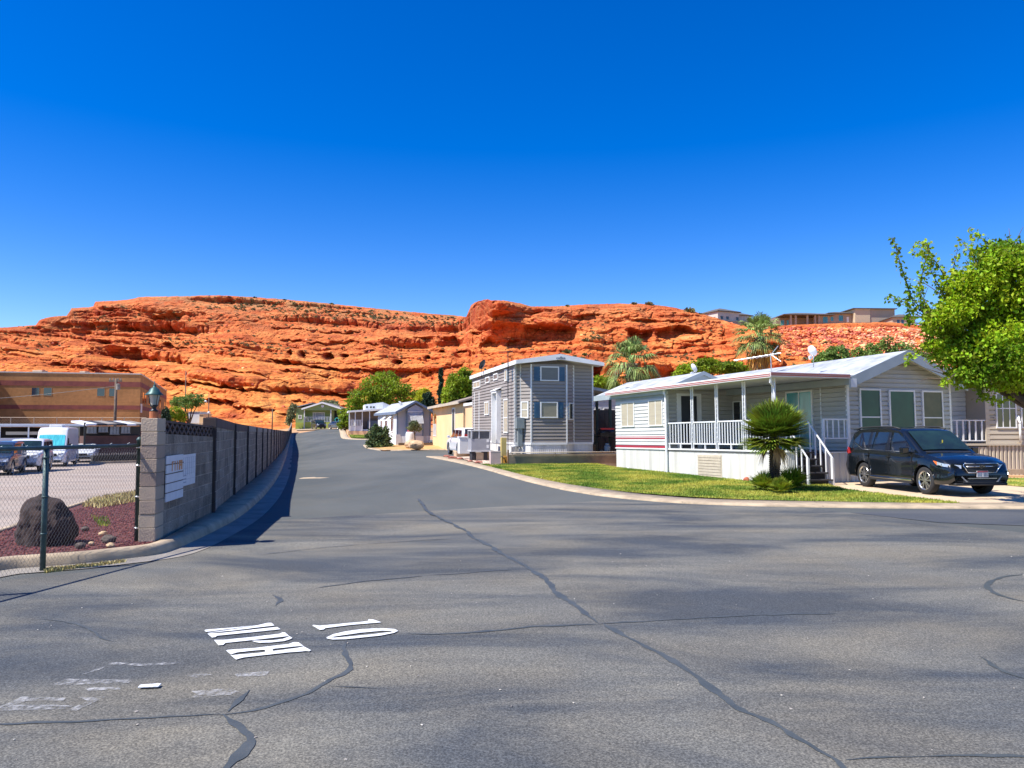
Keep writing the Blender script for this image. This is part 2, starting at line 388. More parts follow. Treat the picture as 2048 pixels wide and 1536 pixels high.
def in_poly(px, py, poly):
    c = np.zeros(px.shape, bool); n = len(poly); j = n-1
    for i in range(n):
        xi, yi = poly[i]; xj, yj = poly[j]
        m = ((yi > py) != (yj > py)) & (px < (xj-xi)*(py-yi)/(yj-yi+1e-12)+xi)
        c ^= m; j = i
    return c
def scatter(poly, n):
    a = np.array(poly); out = np.zeros((0, 2)); lo = a.min(0); hi = a.max(0)
    while len(out) < n:
        q = lo+RNG.random((n, 2))*(hi-lo); q = q[in_poly(q[:, 0], q[:, 1], poly)]; out = np.vstack([out, q])
    return out[:n]
def grass(name, poly, n, h, mat, dz=0.05, label=None, hfun=H):
    q = scatter(poly, n); z = hfun(q[:, 0], q[:, 1])+dz
    a = RNG.random(n)*2*np.pi; w = 0.008+RNG.random(n)*0.012; hh = h*(0.5+RNG.random(n)*0.9)
    lx = (RNG.random(n)-.5)*hh*1.1; ly = (RNG.random(n)-.5)*hh*1.1
    V = np.zeros((n, 3, 3)); dx = np.cos(a)*w; dy = np.sin(a)*w
    V[:, 0] = np.stack([q[:, 0]-dx, q[:, 1]-dy, z], 1); V[:, 1] = np.stack([q[:, 0]+dx, q[:, 1]+dy, z], 1)
    V[:, 2] = np.stack([q[:, 0]+lx, q[:, 1]+ly, z+hh], 1)
    o = npmesh(name, V.reshape(-1, 3), np.arange(n*3).reshape(-1, 3), mat); return tag(o, label, 'grass', kind='stuff')
m_blade = M('grass_blade', (0.46, 0.45, 0.07), (0.11, 0.21, 0.015), 0.55, 0.7, island=0.35, transl=0.3, lo=.40, hi=.60)
m_dry = M('dry_grass', (0.55, 0.43, 0.2), (0.36, 0.33, 0.1), 1.5, 0.8, island=0.3)
grass('lawn_grass', lawn_poly, 110000, 0.045, m_blade, label='mown green and yellowing lawn grass before the white home')
grass('lawn_grass', [(p.x, p.y) for p in lawn2], 5000, 0.09, m_blade, 0.08, 'small green lawn grass patch beside the far side street')
grass('lawn_grass', lawn3, 6000, 0.05, m_blade, 0.04, 'shaded grass strip beyond the dark car')

# gravel bed with red cinder, left of the wall; parking lot behind it
def Hbed(x, y): return H(x, y)+0.12
k0 = [(p[0]-0.10, p[1]+0.16) for p in LWs if p[1] < 11.0 and p[0] > -13]
bed_far = [P(u, v, 0.05) for u, v in [(277, 978), (180, 997), (80, 1034), (0, 1066), (-150, 1115), (-400, 1200)]]
bed = k0 + [(-5.3, 11.6), (-5.75, 14.0)] + [(p.x, p.y) for p in bed_far]
sheet('cinder_bed', bed, m_red, 0.0, 1.0, Hbed)
bl = [(-5.95, 15.3)]+[(p.x, p.y) for p in bed_far]
kerb('kerb', smooth_line(bl, 2), 0.16, 0.15, m_conc, side=1)
lotp = [(-6.4, 15.8)]+[(p.x-.1, p.y+.1) for p in bed_far]+[(-40, 8), (-75, 30), (-75, 84), (-29.6, 84), (-24, 76)]+[(float(wallx(y))-.5, y) for y in (60, 45, 30, 20)]
sheet('parking_lot', lotp, m_lot, 0.0, 2.0)

# contraction joints cut across the kerb
m_joint = M('kerb_joint', (.13, .10, .07), None, 4, .95)
kj = MB()
for i in range(6, len(krl)-6, 1):
    a, b = krl[i], krl[i+1]; t = Vector((b[0]-a[0], b[1]-a[1])); Lk = t.length; t.normalize(); nn = Vector((-t.y, t.x)); s = (3.05-(sum((Vector(krl[j+1])-Vector(krl[j])).length for j in range(6, i)) % 3.05)) % 3.05
    while s < Lk:
        q = Vector(a)+t*s; z = Hf(q.x, q.y); r = q+nn*.93; kj.add([(q.x-t.x*.008, q.y-t.y*.008, z+.040), (q.x+t.x*.008, q.y+t.y*.008, z+.040), (r.x+t.x*.008, r.y+t.y*.008, z+.0545), (r.x-t.x*.008, r.y-t.y*.008, z+.0545)], [(0, 1, 2, 3)]); s += 3.05
tag(kj.build('kerb_joints', m_joint), kind='structure')
# crack sealant
m_seal = M('crack_sealant', (0.072, 0.08, 0.078), (0.05, 0.058, 0.058), 4, 0.55, bump=0.2, bscale=50)
def crack(px, w, z=0.0075, jag=0.03, seed=1):
    rr = random.Random(seed); pts = [P(u, v) for u, v in px]; pts = dense(smooth_line([(p.x, p.y) for p in pts], 1), 0.03)
    mb = MB(); n = len(pts); L_ = []; R_ = []
    ph = rr.random()*50
    for i, p in enumerate(pts):
        a = pts[max(i-2, 0)]; b = pts[min(i+2, n-1)]; t = Vector((b[0]-a[0], b[1]-a[1])); t.normalize()
        f = float(vnoise(np.array([i*0.11+ph]), np.array([1.5]))[0]); g = float(vnoise(np.array([i*0.45+ph]), np.array([7.5]))[0])
        o = jag*float(vnoise(np.array([i*0.09+ph]), np.array([3.5]))[0])+jag*0.5*float(vnoise(np.array([i*0.3+ph]), np.array([9.5]))[0])
        end = min(1, i/6, (n-1-i)/6)
        ww = w*(0.75+0.5*f+0.4*g)*max(0.15, end)
        L_.append((p[0]-t.y*(o-ww/2), p[1]+t.x*(o-ww/2), z)); R_.append((p[0]-t.y*(o+ww/2), p[1]+t.x*(o+ww/2), z))
    mb.add(L_+R_, [(i, i+1, n+i+1, n+i) for i in range(n-1)]); return tag(mb.build('crack_seal', m_seal), kind='structure')
crack([(838, 998), (852, 1020), (866, 1030), (905, 1048), (932, 1062), (940, 1074), (975, 1090), (1010, 1110), (1050, 1133), (1090, 1160), (1108, 1184), (1150, 1214), (1200, 1248)], 0.085, seed=2)
crack([(1200, 1248), (1262, 1277), (1350, 1325), (1420, 1378), (1480, 1416), (1560, 1458), (1620, 1495), (1690, 1532), (1730, 1570)], 0.07, seed=3)
crack([(1196, 1250), (1290, 1243), (1400, 1237), (1560, 1230), (1680, 1227)], 0.04, 0.008, seed=4)
crack([(1200, 1251), (1090, 1253), (1000, 1262), (900, 1271), (800, 1268)], 0.05, 0.0082, seed=5)
crack([(1045, 1139), (930, 1147), (760, 1160), (620, 1178)], 0.035, 0.008, seed=6)
crack([(930, 1077), (800, 1083), (620, 1098), (520, 1110)], 0.03, 0.008, seed=7)
crack([(-40, 1455), (120, 1446), (300, 1436), (440, 1431)], 0.035, 0.008, seed=8)
crack([(440, 1431), (520, 1422), (600, 1397), (645, 1367), (690, 1345), (702, 1325), (684, 1305), (695, 1283)], 0.05, seed=9)
crack([(446, 1430), (478, 1455), (512, 1478), (490, 1500), (455, 1535), (440, 1560)], 0.08, 0.0085, seed=10)
crack([(452, 1425), (476, 1400), (500, 1382)], 0.08, 0.0088, seed=11)
crack([(640, 1374), (700, 1377), (775, 1380)], 0.018, 0.0086, seed=12)
crack([(1690, 1520), (1800, 1513), (1900, 1513), (2100, 1517)], 0.035, 0.0078, seed=13)
crack([(75, 1238), (140, 1246), (180, 1260), (195, 1275), (230, 1284)], 0.03, seed=14)
crack([(2048, 1150), (1992, 1158), (1970, 1172), (1990, 1190), (2060, 1207)], 0.07, seed=15)
crack([(548, 1190), (562, 1200), (548, 1213)], 0.06, seed=16)
crack([(1964, 1315), (2000, 1340), (2055, 1362)], 0.06, seed=17)

# painted words on the road
m_paint = M('road_paint', (0.80, 0.82, 0.83), (0.52, 0.54, 0.54), 16, 0.7, bump=0.3, bscale=80)
m_old = bpy.data.materials.new('faded_paint'); m_old.use_nodes = True
_N = m_old.node_tree.nodes; _L = m_old.node_tree.links; _b = _N['Principled BSDF']
_tc = _N.new('ShaderNodeTexCoord'); _n = _N.new('ShaderNodeTexNoise'); _n.inputs['Scale'].default_value = 14; _n.inputs['Detail'].default_value = 6; _n.inputs['Roughness'].default_value = 0.75
_L.new(_tc.outputs['Object'], _n.inputs['Vector']); _r = ramp(_N, [(0.40, (0.28, 0.285, 0.29)), (0.60, (0.50, 0.50, 0.50))]); _L.new(_n.outputs['Fac'], _r.inputs['Fac'])
_L.new(_r.outputs[0], _b.inputs['Base Color']); _b.inputs['Roughness'].default_value = 0.9
_ra = ramp(_N, [(0.40, (0, 0, 0)), (0.72, (.85, .85, .85))]); _L.new(_n.outputs['Fac'], _ra.inputs['Fac']); _L.new(_ra.outputs[0], _b.inputs['Alpha'])
def paint(px, z=0.0125, m=None, name='road_marking', mb=None):
    own = mb is None; mb = mb or MB()
    mb.prism([P(u, v, z) for u, v in px], (0, 0, 0.0015))
    if own: tag(mb.build(name, m or m_paint), kind='structure')
def cpx(l): return [(a/2.2756, 1180+b/2.2756) for a, b in l]
mk = MB()
def zpx(l): return [(380+a/4.6545, 1200+b/4.6545) for a, b in l]
def slab(l, z=.0125): mk.prism([P(u, v, z) for u, v in zpx(l)], (0, 0, .0012))
slab([(135, 285), (145, 277), (400, 257), (600, 238), (400, 267), (150, 297)])      # M
slab([(165, 304), (400, 273), (640, 233), (725, 213), (757, 213), (787, 238), (650, 254), (400, 285), (200, 304)])
slab([(163, 313), (300, 306), (500, 285), (655, 268), (790, 254), (815, 253), (843, 272), (780, 280), (500, 308), (250, 333), (240, 345), (205, 350)])
slab([(223, 372), (310, 372), (580, 345), (830, 315), (865, 300), (885, 303), (922, 335), (800, 350), (600, 372), (400, 392), (330, 400), (310, 418), (265, 422)])    # P
slab([(925, 338), (952, 352), (940, 362), (880, 382), (760, 395), (650, 399), (600, 389), (578, 380), (760, 377), (860, 364), (905, 347)])
slab([(335, 470), (350, 465), (600, 447), (920, 410), (965, 393), (1010, 394), (1057, 427), (1000, 431), (800, 452), (770, 458), (695, 463), (600, 470), (440, 488), (400, 500), (380, 508)])   # H
slab([(378, 515), (430, 510), (600, 497), (700, 485), (775, 476), (1000, 446), (1057, 433), (1128, 468), (1110, 478), (1080, 475), (900, 490), (700, 512), (500, 535), (460, 545), (430, 555)])
slab([(697, 462), (767, 458), (775, 476), (700, 485)], .0129)
slab([(1140, 238), (1150, 232), (1205, 240), (1400, 222), (1600, 203), (1660, 195), (1660, 180), (1700, 180), (1780, 208), (1700, 215), (1500, 232), (1260, 262), (1245, 275), (1210, 278), (1195, 270)])   # 1
slab([(1270, 348), (1330, 320), (1450, 292), (1600, 272), (1780, 263), (1900, 270), (1938, 287), (1885, 289), (1800, 285), (1600, 304), (1430, 327), (1305, 347)])   # 0
slab([(1938, 288), (1900, 306), (1780, 330), (1600, 350), (1450, 365), (1330, 368), (1275, 358), (1270, 349), (1305, 348), (1350, 351), (1500, 339), (1700, 319), (1870, 298), (1885, 290)])
tag(mk.build('road_marking', m_paint), kind='structure')
ok = MB()
for poly in ([(490, 338), (515, 327), (640, 335), (830, 326), (825, 336), (640, 345), (530, 340)], [(375, 382), (480, 345), (465, 358), (410, 378)],
             [(240, 430), (300, 402), (340, 405), (600, 408), (585, 422), (300, 432)], [(385, 445), (540, 440), (550, 452), (400, 458)],
             [(0, 530), (100, 484), (140, 486), (110, 508), (60, 522), (260, 522), (330, 526), (310, 540), (0, 549)], [(130, 486), (300, 490), (290, 503), (110, 504)],
             [(360, 488), (482, 484), (345, 550), (300, 548), (400, 505)], [(850, 390), (890, 376), (965, 384), (900, 400)], [(1070, 380), (1228, 368), (1210, 390), (1075, 394)],
             [(870, 460), (1040, 446), (1090, 462), (1050, 476), (860, 490), (900, 476)]):
    ok.add([P(u, v, 0.0092) for u, v in cpx(poly)], [tuple(range(len(poly)))])
tag(ok.build('faded_marking', m_old), kind='structure')
sc_ = MB(); sc_.prism([P(u, v, 0.014) for u, v in cpx([(627, 447), (640, 436), (735, 430), (722, 443)])], (0, 0, 0.010))
tag(sc_.build('wood_offcut', m_paint, bevel=0.004), 'small white offcut lying on the asphalt below the painted MPH', 'debris')
yl = MB(); yl.prism([G(u, v, 0.003) for u, v in [(597, 955.5), (640, 953.5), (664, 954.8), (640, 956.8), (599, 957.5)]], (0, 0, 0.002))
tag(yl.build('utility_cover', m_conc), kind='structure')

# loose grit on the crossing
_q = scatter([(-5, 3.2), (8, 3.2), (12, 13), (-4.5, 10)], 260)
# ================================================================ red sandstone hill
NC, NR = 2300, 560
SKY = [(-900, 700), (-300, 668), (0, 655), (35, 652), (66, 650), (72, 640), (90, 634), (128, 631), (136, 616), (172, 614), (181, 612), (184, 603), (215, 601.5), (250, 599), (270, 594), (330, 592.5), (430, 590.5),
       (520, 595), (640, 605), (750, 617), (850, 626), (932, 633), (937, 622), (940, 612), (950, 604), (966, 600.5), (1008, 601), (1040, 606), (1062, 613), (1100, 612.5), (1180, 608.5), (1250, 606.5),
       (1300, 607.5), (1350, 615), (1400, 626), (1440, 637), (1475, 648), (1500, 652), (1560, 651), (1700, 645), (1790, 644), (1860, 652), (1960, 665), (2100, 690), (2600, 720), (3200, 740)]
su = np.array([s[0] for s in SKY], float); sv = np.array([s[1] for s in SKY], float)
def xyz2v(x, y, z):
    e = (z-CAMZ)/y; return 768-FPX*np.tan(np.arctan(e)-PITCH)
def v2e(v): return np.tan(np.arctan((768-v)/FPX)+PITCH)
ucol = np.linspace(-420, 2500, NC); acol = (ucol-1024)/FPX
ridge_y = np.interp(ucol, [-420, 60, 240, 600, 915, 985, 1200, 1450, 1520, 1800, 2500], [285, 300, 312, 335, 338, 262, 268, 262, 226, 226, 215])
foot_y = np.interp(ucol, [-420, 300, 560, 700, 900, 1300, 2500], [175, 170, 168, 172, 172, 172, 172])
skyv = np.interp(ucol, su, sv)+1.1*fbm(ucol/22, ucol*0+3.3, o=4)+0.8*np.abs(vnoise(ucol/5, ucol*0+1.3))
ridge_z = CAMZ+v2e(skyv)*ridge_y
tau = np.linspace(0, 1, NR)
A, T = np.meshgrid(acol, tau); U = np.meshgrid(ucol, tau)[0]
# vertical progress: roughly even in the picture
pf = T**1.02
def _sm2(a, w): p = np.pad(a, w, mode='edge'); return np.convolve(p, np.ones(2*w+1)/(2*w+1), 'valid')
top = sstep(.60, .90, T)
RY = _sm2(ridge_y, 110)*(1-top)+ridge_y*top
vrow = 858+(skyv-858)*T
W_ = np.exp(.9*fbm(U/75, vrow/11, o=3))
for (cu, cv, ru, rv, w_) in [(265, 640, 215, 26, .16), (150, 655, 90, 16, .2), (1060, 650, 130, 36, .18), (1330, 668, 150, 26, .16), (720, 748, 190, 16, .25), (460, 812, 100, 18, .2), (260, 698, 80, 14, .25), (760, 690, 190, 12, .3), (120, 735, 150, 12, .35), (540, 785, 200, 10, .35), (430, 762, 120, 10, .3), (970, 620, 45, 22, .3), (1230, 760, 120, 12, .4)]:
    r2 = ((U-cu)/ru)**2+((vrow-cv)/rv)**2+.35*vnoise(U/30, vrow/8); W_ = W_*(1-(1-w_)*sstep(1.25, .6, r2))
G_ = np.cumsum(W_, 0); G_ = (G_-G_[0:1])/(G_[-1:]-G_[0:1])
G_ = G_*(1-.0)
yb = foot_y+(RY-foot_y)*(.22*T+.78*G_)
shelf = 0.06*np.sin(np.clip((U-900)/120, 0, 1)*np.pi/2)*np.sin(T*np.pi*2.2)
foot_z = np.interp(foot_y, _ry, _rise)-0.6
vfoot = xyz2v(acol*foot_y, foot_y, foot_z)
sv_eff = _sm2(skyv, 14)*(1-top)+skyv*top
vtar = vfoot+(sv_eff-vfoot)*pf
zb = CAMZ+v2e(vtar)*yb
xb = A*yb
vb = xyz2v(xb, yb, zb)
slope = (ridge_y-foot_y)/(ridge_z-foot_z)          # metres of run for a metre of rise
# strata coordinate with dip to the right on the lower left hill
dipw = np.clip((790-U)/500, 0, 1)*sstep(600, 690, vb)
q = zb+dipw*0.13*(xb+60)+2.6*fbm(xb/38, yb/30, o=3)+0.6*fbm(xb/9, zb/7, o=3)
bounds = [-60.0]; rr = np.random.default_rng(5)
while bounds[-1] < 140: bounds.append(bounds[-1]+rr.choice([1.6, 2.2, 3.2, 4.4, 5.8, 7.2]))
bounds = np.array(bounds)
ix = np.clip(np.searchsorted(bounds, q)-1, 0, len(bounds)-2)
hh = bounds[ix+1]-bounds[ix]; f = np.clip((q-bounds[ix])/hh, 0, 1)
strength = np.clip(0.30+1.5*fbm(xb/34+ix*3.7, ix*1.9+yb*0, o=3), 0.0, 1.0)
strength *= np.where(U > 1560, 0.25, 1.0)
recess = np.where(f < .05, f/.05, np.where(f < .16, 1-(f-.05)/.11*2.0, np.where(f < .42, -1+(f-.16)/.26, 0.0)))
ledge_y = np.where(f < .38, 0, (np.clip(f-.38, 0, 1)/.62))*hh*slope
zl = np.where(f < .05, 0.04*f/.05, np.where(f < .40, 0.04+0.80*np.sin((f-.05)/.35*np.pi/2), 0.84+0.16*(f-.40)/.60))
dy = strength*((ledge_y-f*hh*slope)*0.62+recess*np.minimum(hh, 5)*0.20)
dz = strength*hh*(zl-f)*0.72
fade = sstep(0, 0.05, T)*sstep(1.0, 0.95, T)
# broad knobs, joints and pitted rock
big = 5.0*fbm(xb/30, zb/9, yb/40, o=3)
joint = np.abs(vnoise(xb/5.2+1.2*vnoise(xb/9, zb/6), ix*7.7)); joint = -1.7*sstep(0.14, 0.0, joint)*(.35+.65*strength)
med = 2.0*fbm(xb/4.2, zb/2.6, yb/9, o=4)
fine = 0.75*fbm(xb/1.5, zb/0.8, yb/3, o=3)-0.5*sstep(.10, 0, np.abs(vnoise(xb/2.1, zb/1.7)))*-1.2
dy = dy+big*0.7-joint*1.2+med+fine
dz = dz+0.45*fbm(xb/2.6, yb/2.6, o=3)
# cliff bands seen in the hill: (u, v_top, v_bottom) runs, recess depth in metres
BANDS = [([(297, 632, 662), (360, 622, 664), (420, 626, 668), (470, 640, 664)], 7),
         ([(72, 642, 655), (120, 645, 658), (200, 650, 662), (260, 652, 668)], 4), ([(70, 660, 669), (150, 657, 672), (240, 655, 670), (330, 660, 676), (420, 664, 672)], 4),
         ([(184, 614, 626), (215, 620, 628), (250, 618, 624)], 5), ([(136, 622, 629), (170, 621, 628)], 3),
         ([(328, 757, 763), (430, 771, 778), (520, 779, 786), (620, 784, 791), (697, 789, 797)], 8), ([(82, 724, 728), (180, 732, 737), (267, 744, 749)], 5),
         ([(383, 797, 817), (430, 800, 820), (462, 803, 820)], 8), ([(468, 812, 832), (510, 818, 834), (548, 818, 826)], 8),
         ([(524, 714, 722), (560, 722, 732), (620, 730, 740), (690, 738, 748), (760, 742, 756), (830, 742, 766), (885, 742, 760)], 7),
         ([(250, 712, 722), (310, 700, 722), (330, 706, 718)], 6), ([(200, 686, 710), (240, 684, 712), (268, 690, 708)], 4),
         ([(540, 654, 662), (580, 656, 663), (640, 662, 668), (720, 664, 670)], 3), ([(560, 680, 686), (640, 684, 690), (700, 680, 688), (760, 690, 696)], 3),
         ([(817, 680, 694), (870, 684, 699), (942, 686, 700), (1000, 680, 700), (1060, 684, 697)], 6),
         ([(942, 668, 676), (1010, 662, 678), (1090, 656, 686), (1130, 654, 692), (1166, 660, 672)], 9),
         ([(950, 640, 652), (975, 632, 656), (1000, 625, 636)], 6), ([(1100, 636, 645), (1160, 632, 642), (1200, 628, 640)], 4), ([(1090, 618, 628), (1128, 620, 630)], 4),
         ([(1200, 662, 674), (1240, 654, 684), (1300, 660, 694), (1352, 652, 696), (1362, 648, 690), (1400, 664, 690), (1440, 672, 694), (1475, 660, 700)], 9),
         ([(1200, 640, 648), (1280, 636, 644), (1330, 640, 647), (1420, 640, 650), (1470, 652, 662)], 4),
         ([(1180, 728, 752), (1208, 730, 750)], 5), ([(700, 770, 790), (760, 775, 800)], 4), ([(1270, 770, 786), (1340, 764, 786)], 5),
         ([(0, 668, 676), (60, 674, 682), (110, 690, 700)], 3), ([(0, 700, 708), (60, 706, 716), (130, 716, 722)], 3), ([(300, 690, 697), (400, 694, 700), (520, 700, 706)], 3),
         ([(560, 740, 747), (640, 748, 756), (720, 758, 766)], 3), ([(380, 734, 744), (460, 740, 752), (540, 752, 764)], 4), ([(555, 826, 850), (572, 828, 850)], 6),
         ([(580, 800, 810), (640, 806, 818), (700, 812, 820)], 3), ([(640, 620, 624), (760, 634, 638), (860, 642, 647)], 2)]
wob = 2.2*vnoise(U/14, U*0+9)+1.5*vnoise(U/5, U*0+4)
for pts, dep in BANDS:
    pu = np.array([p[0] for p in pts]); vt = np.interp(U, pu, [p[1] for p in pts])+wob; vbm = np.interp(U, pu, [p[2] for p in pts])+wob*0.5+1.5
    em = sstep(pu[0]-6, pu[0]+8, U)*sstep(pu[-1]+6, pu[-1]-8, U)
    g = (vb-vt)/np.maximum(vbm-vt, 1)
    inside = np.where((g > 0) & (g < 1), np.minimum(1, g/0.10)*(1-g)**0.8, 0.0)
    lip = np.where((g <= 0) & (g > -0.7), (1+g/0.7)*0.22, 0.0)
    brk = np.clip(.62+.9*vnoise(U/19+pu[0], U*0+pts[0][1]), .12, 1); dy = dy+em*dep*brk*(inside-lip)*.72
    dz = dz-em*inside*0.35
for cu, cv, ru, rv, dep in [(580, 709, 8, 4.5, 7), (607, 712, 7, 5.5, 7), (658, 716, 13, 5, 6), (691, 714, 9, 4.5, 7), (798, 727, 10, 6, 8), (857, 720, 7, 6, 7), (926, 710, 17, 9, 7), (884, 705, 8, 4, 5), (742, 707, 12, 4, 4), (450, 751, 8, 5, 4), (330, 690, 10, 5, 4), (1195, 742, 14, 10, 6)]:
    r2 = ((U-cu)/ru)**2+((vb-cv)/rv)**2
    dy = dy+dep*sstep(1.25, 0.55, r2)
for cu, cv, ru, rv, hgt in [(990, 616, 52, 16, 6), (966, 645, 22, 18, 5), (1110, 640, 50, 18, 4), (230, 640, 60, 10, 3), (225, 612, 38, 8, 4), (310, 614, 60, 12, 3), (240, 698, 30, 12, 5), (305, 710, 20, 10, 5), (660, 712, 120, 16, 4), (820, 722, 110, 22, 6), (1400, 680, 60, 14, 4), (1380, 675, 22, 12, 4), (600, 760, 60, 14, 4), (1290, 735, 120, 14, 3)]:
    r2 = ((U-cu)/ru)**2+((vb-cv)/rv)**2
    dy = dy-hgt*np.sqrt(np.clip(1-r2, 0, 1))
X = xb*1.0; Y = yb+dy*fade; Z = zb+dz*fade
X = X+0.25*fbm(xb/2+40, zb/1.5, o=2)
# keep the foot on the ground and close the hill behind the ridge
back = []
for k, (dyb, dzb) in enumerate([(3, -0.3), (9, -1.6), (25, -6), (70, -20), (160, -45)]):
    back.append((A[-1]*(ridge_y+dyb), ridge_y+dyb, ridge_z+dzb))
Xf = np.vstack([A[0:1]*(foot_y-2), X]+[b[0][None] for b in back]); Yf = np.vstack([(foot_y-2)[None], Y]+[b[1][None]+0*A[0:1] for b in back]); Zf = np.vstack([(foot_z-3)[None]+0*A[0:1], Z]+[b[2][None] for b in back])
R_ = Xf.shape[0]
V = np.stack([Xf.ravel(), Yf.ravel(), Zf.ravel()], 1)
ii = np.arange(R_-1)[:, None]*NC+np.arange(NC-1)[None]; ii = ii.ravel()
F = np.stack([ii, ii+1, ii+NC+1, ii+NC], 1)
m_rock = bpy.data.materials.new('red_sandstone'); m_rock.use_nodes = True
def _rockmat(m):
    N = m.node_tree.nodes; L = m.node_tree.links; b = N['Principled BSDF']
    g = N.new('ShaderNodeNewGeometry'); mp = N.new('ShaderNodeMapping'); mp.inputs['Scale'].default_value = (0.05, 0.05, 0.22); L.new(g.outputs['Position'], mp.inputs['Vector'])
    n1 = N.new('ShaderNodeTexNoise'); n1.inputs['Scale'].default_value = 1.2; n1.inputs['Detail'].default_value = 9; n1.inputs['Roughness'].default_value = 0.68
    L.new(mp.outputs[0], n1.inputs['Vector'])
    r1 = ramp(N, [(0.30, (0.34, 0.062, 0.028)), (0.46, (0.60, 0.150, 0.045)), (0.60, (0.70, 0.235, 0.07)), (0.74, (0.74, 0.34, 0.14))]); L.new(n1.outputs['Fac'], r1.inputs['Fac'])
    # slope: steep rock keeps its dark red varnish, flats carry orange sand
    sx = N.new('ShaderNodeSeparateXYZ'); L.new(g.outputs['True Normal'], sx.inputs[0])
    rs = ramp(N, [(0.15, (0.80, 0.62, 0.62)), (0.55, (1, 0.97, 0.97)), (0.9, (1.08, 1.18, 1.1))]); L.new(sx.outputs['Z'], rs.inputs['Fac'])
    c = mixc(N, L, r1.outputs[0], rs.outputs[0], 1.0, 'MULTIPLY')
    n2 = N.new('ShaderNodeTexNoise'); n2.inputs['Scale'].default_value = 0.9; n2.inputs['Detail'].default_value = 6; n2.inputs['Roughness'].default_value = 0.7; L.new(g.outputs['Position'], n2.inputs['Vector'])
    r2 = ramp(N, [(0.3, (0.62, 0.55, 0.5)), (0.5, (1, 1, 1)), (0.7, (1.12, 1.2, 1.25))]); L.new(n2.outputs['Fac'], r2.inputs['Fac'])
    c = mixc(N, L, c, r2.outputs[0], 1.0, 'MULTIPLY')
    # strata streaks
    mp3 = N.new('ShaderNodeMapping'); mp3.inputs['Scale'].default_value = (0.012, 0.012, 0.9); L.new(g.outputs['Position'], mp3.inputs['Vector'])
    n3 = N.new('ShaderNodeTexNoise'); n3.inputs['Scale'].default_value = 1.6; n3.inputs['Detail'].default_value = 4; L.new(mp3.outputs[0], n3.inputs['Vector'])
    r3 = ramp(N, [(0.36, (0.7, 0.55, 0.5)), (0.5, (1, 1, 1)), (0.66, (1.06, 1.12, 1.1))]); L.new(n3.outputs['Fac'], r3.inputs['Fac'])
    c = mixc(N, L, c, r3.outputs[0], 0.8, 'MULTIPLY')
    # tan sand and sage patches on the upper flats
    n4 = N.new('ShaderNodeTexNoise'); n4.inputs['Scale'].default_value = 0.12; n4.inputs['Detail'].default_value = 8; n4.inputs['Roughness'].default_value = 0.75; L.new(g.outputs['Position'], n4.inputs['Vector'])
    sp_ = N.new('ShaderNodeSeparateXYZ'); L.new(g.outputs['Position'], sp_.inputs[0])
    hz = N.new('ShaderNodeMapRange'); hz.inputs['From Min'].default_value = 34; hz.inputs['From Max'].default_value = 52; L.new(sp_.outputs['Z'], hz.inputs['Value'])
    r4 = ramp(N, [(0.46, (0, 0, 0)), (0.60, (1, 1, 1))]); L.new(n4.outputs['Fac'], r4.inputs['Fac'])
    mu = N.new('ShaderNodeMath'); mu.operation = 'MULTIPLY'; L.new(hz.outputs[0], mu.inputs[0]); L.new(r4.outputs[0], mu.inputs[1])
    mu2 = N.new('ShaderNodeMath'); mu2.operation = 'MULTIPLY'; L.new(mu.outputs[0], mu2.inputs[0]); mu2.inputs[1].default_value = 0.75
    c = mixc(N, L, c, (0.45, 0.26, 0.10), mu2.outputs[0])
    hz2 = N.new('ShaderNodeMapRange'); hz2.inputs['From Min'].default_value = 12; hz2.inputs['From Max'].default_value = 44; L.new(sp_.outputs['Z'], hz2.inputs['Value'])
    c = mixc(N, L, c, mixc(N, L, (1.06, 1.14, 1.0), (0.88, .82, .95), hz2.outputs[0]), 1.0, 'MULTIPLY')
    L.new(c, b.inputs['Base Color']); b.inputs['Roughness'].default_value = 0.93; b.inputs['Specular IOR Level'].default_value = 0.15
    n5 = N.new('ShaderNodeTexNoise'); n5.inputs['Scale'].default_value = 1.3; n5.inputs['Detail'].default_value = 8; n5.inputs['Roughness'].default_value = 0.7; L.new(g.outputs['Position'], n5.inputs['Vector'])
    bp = N.new('ShaderNodeBump'); bp.inputs['Strength'].default_value = 0.9; bp.inputs['Distance'].default_value = 0.9; L.new(n5.outputs['Fac'], bp.inputs['Height']); L.new(bp.outputs[0], b.inputs['Normal'])
_rockmat(m_rock)
hill = npmesh('hills', V, F, m_rock, smooth=True); tag(hill, kind='structure')
def hill_pt(u, v, lift=0.0):
    j = int(np.clip(np.searchsorted(ucol, u), 0, NC-1)); col = slice(None)
    vv = xyz2v(X[:, j], Y[:, j], Z[:, j]); i = int(np.argmin(np.abs(vv-v)))
    return Vector((X[i, j], Y[i, j], Z[i, j]+lift))

# tufts of desert scrub
def tufts(name, pts, size, n, mat, label, parent=None):
    k = len(pts); pts = np.array(pts); size = np.array(size)
    c = np.repeat(pts, n, 0); s = np.repeat(size, n)
    m = k*n; th = RNG.random(m)*2*np.pi; el = np.arccos(RNG.random(m)**0.7); r = s*(0.45+0.65*RNG.random(m))
    d = np.stack([np.cos(th)*np.sin(el), np.sin(th)*np.sin(el), np.cos(el)*0.75], 1)
    b = c+d*(r*0.25)[:, None]; e = c+d*r[:, None]
    side = np.cross(d, RNG.normal(size=(m, 3))); side /= np.linalg.norm(side, axis=1)[:, None]+1e-9
    w = (s*0.13)[:, None]
    V = np.stack([b-side*w*.6, b+side*w*.6, e+side*w, e-side*w], 1).reshape(-1, 3)
    o = npmesh(name, V, np.arange(m*4).reshape(-1, 4), mat, parent)
    return o
m_sage = M('sage_scrub', (0.22, 0.22, 0.10), (0.10, 0.13, 0.06), 0.2, 0.9, island=0.35)
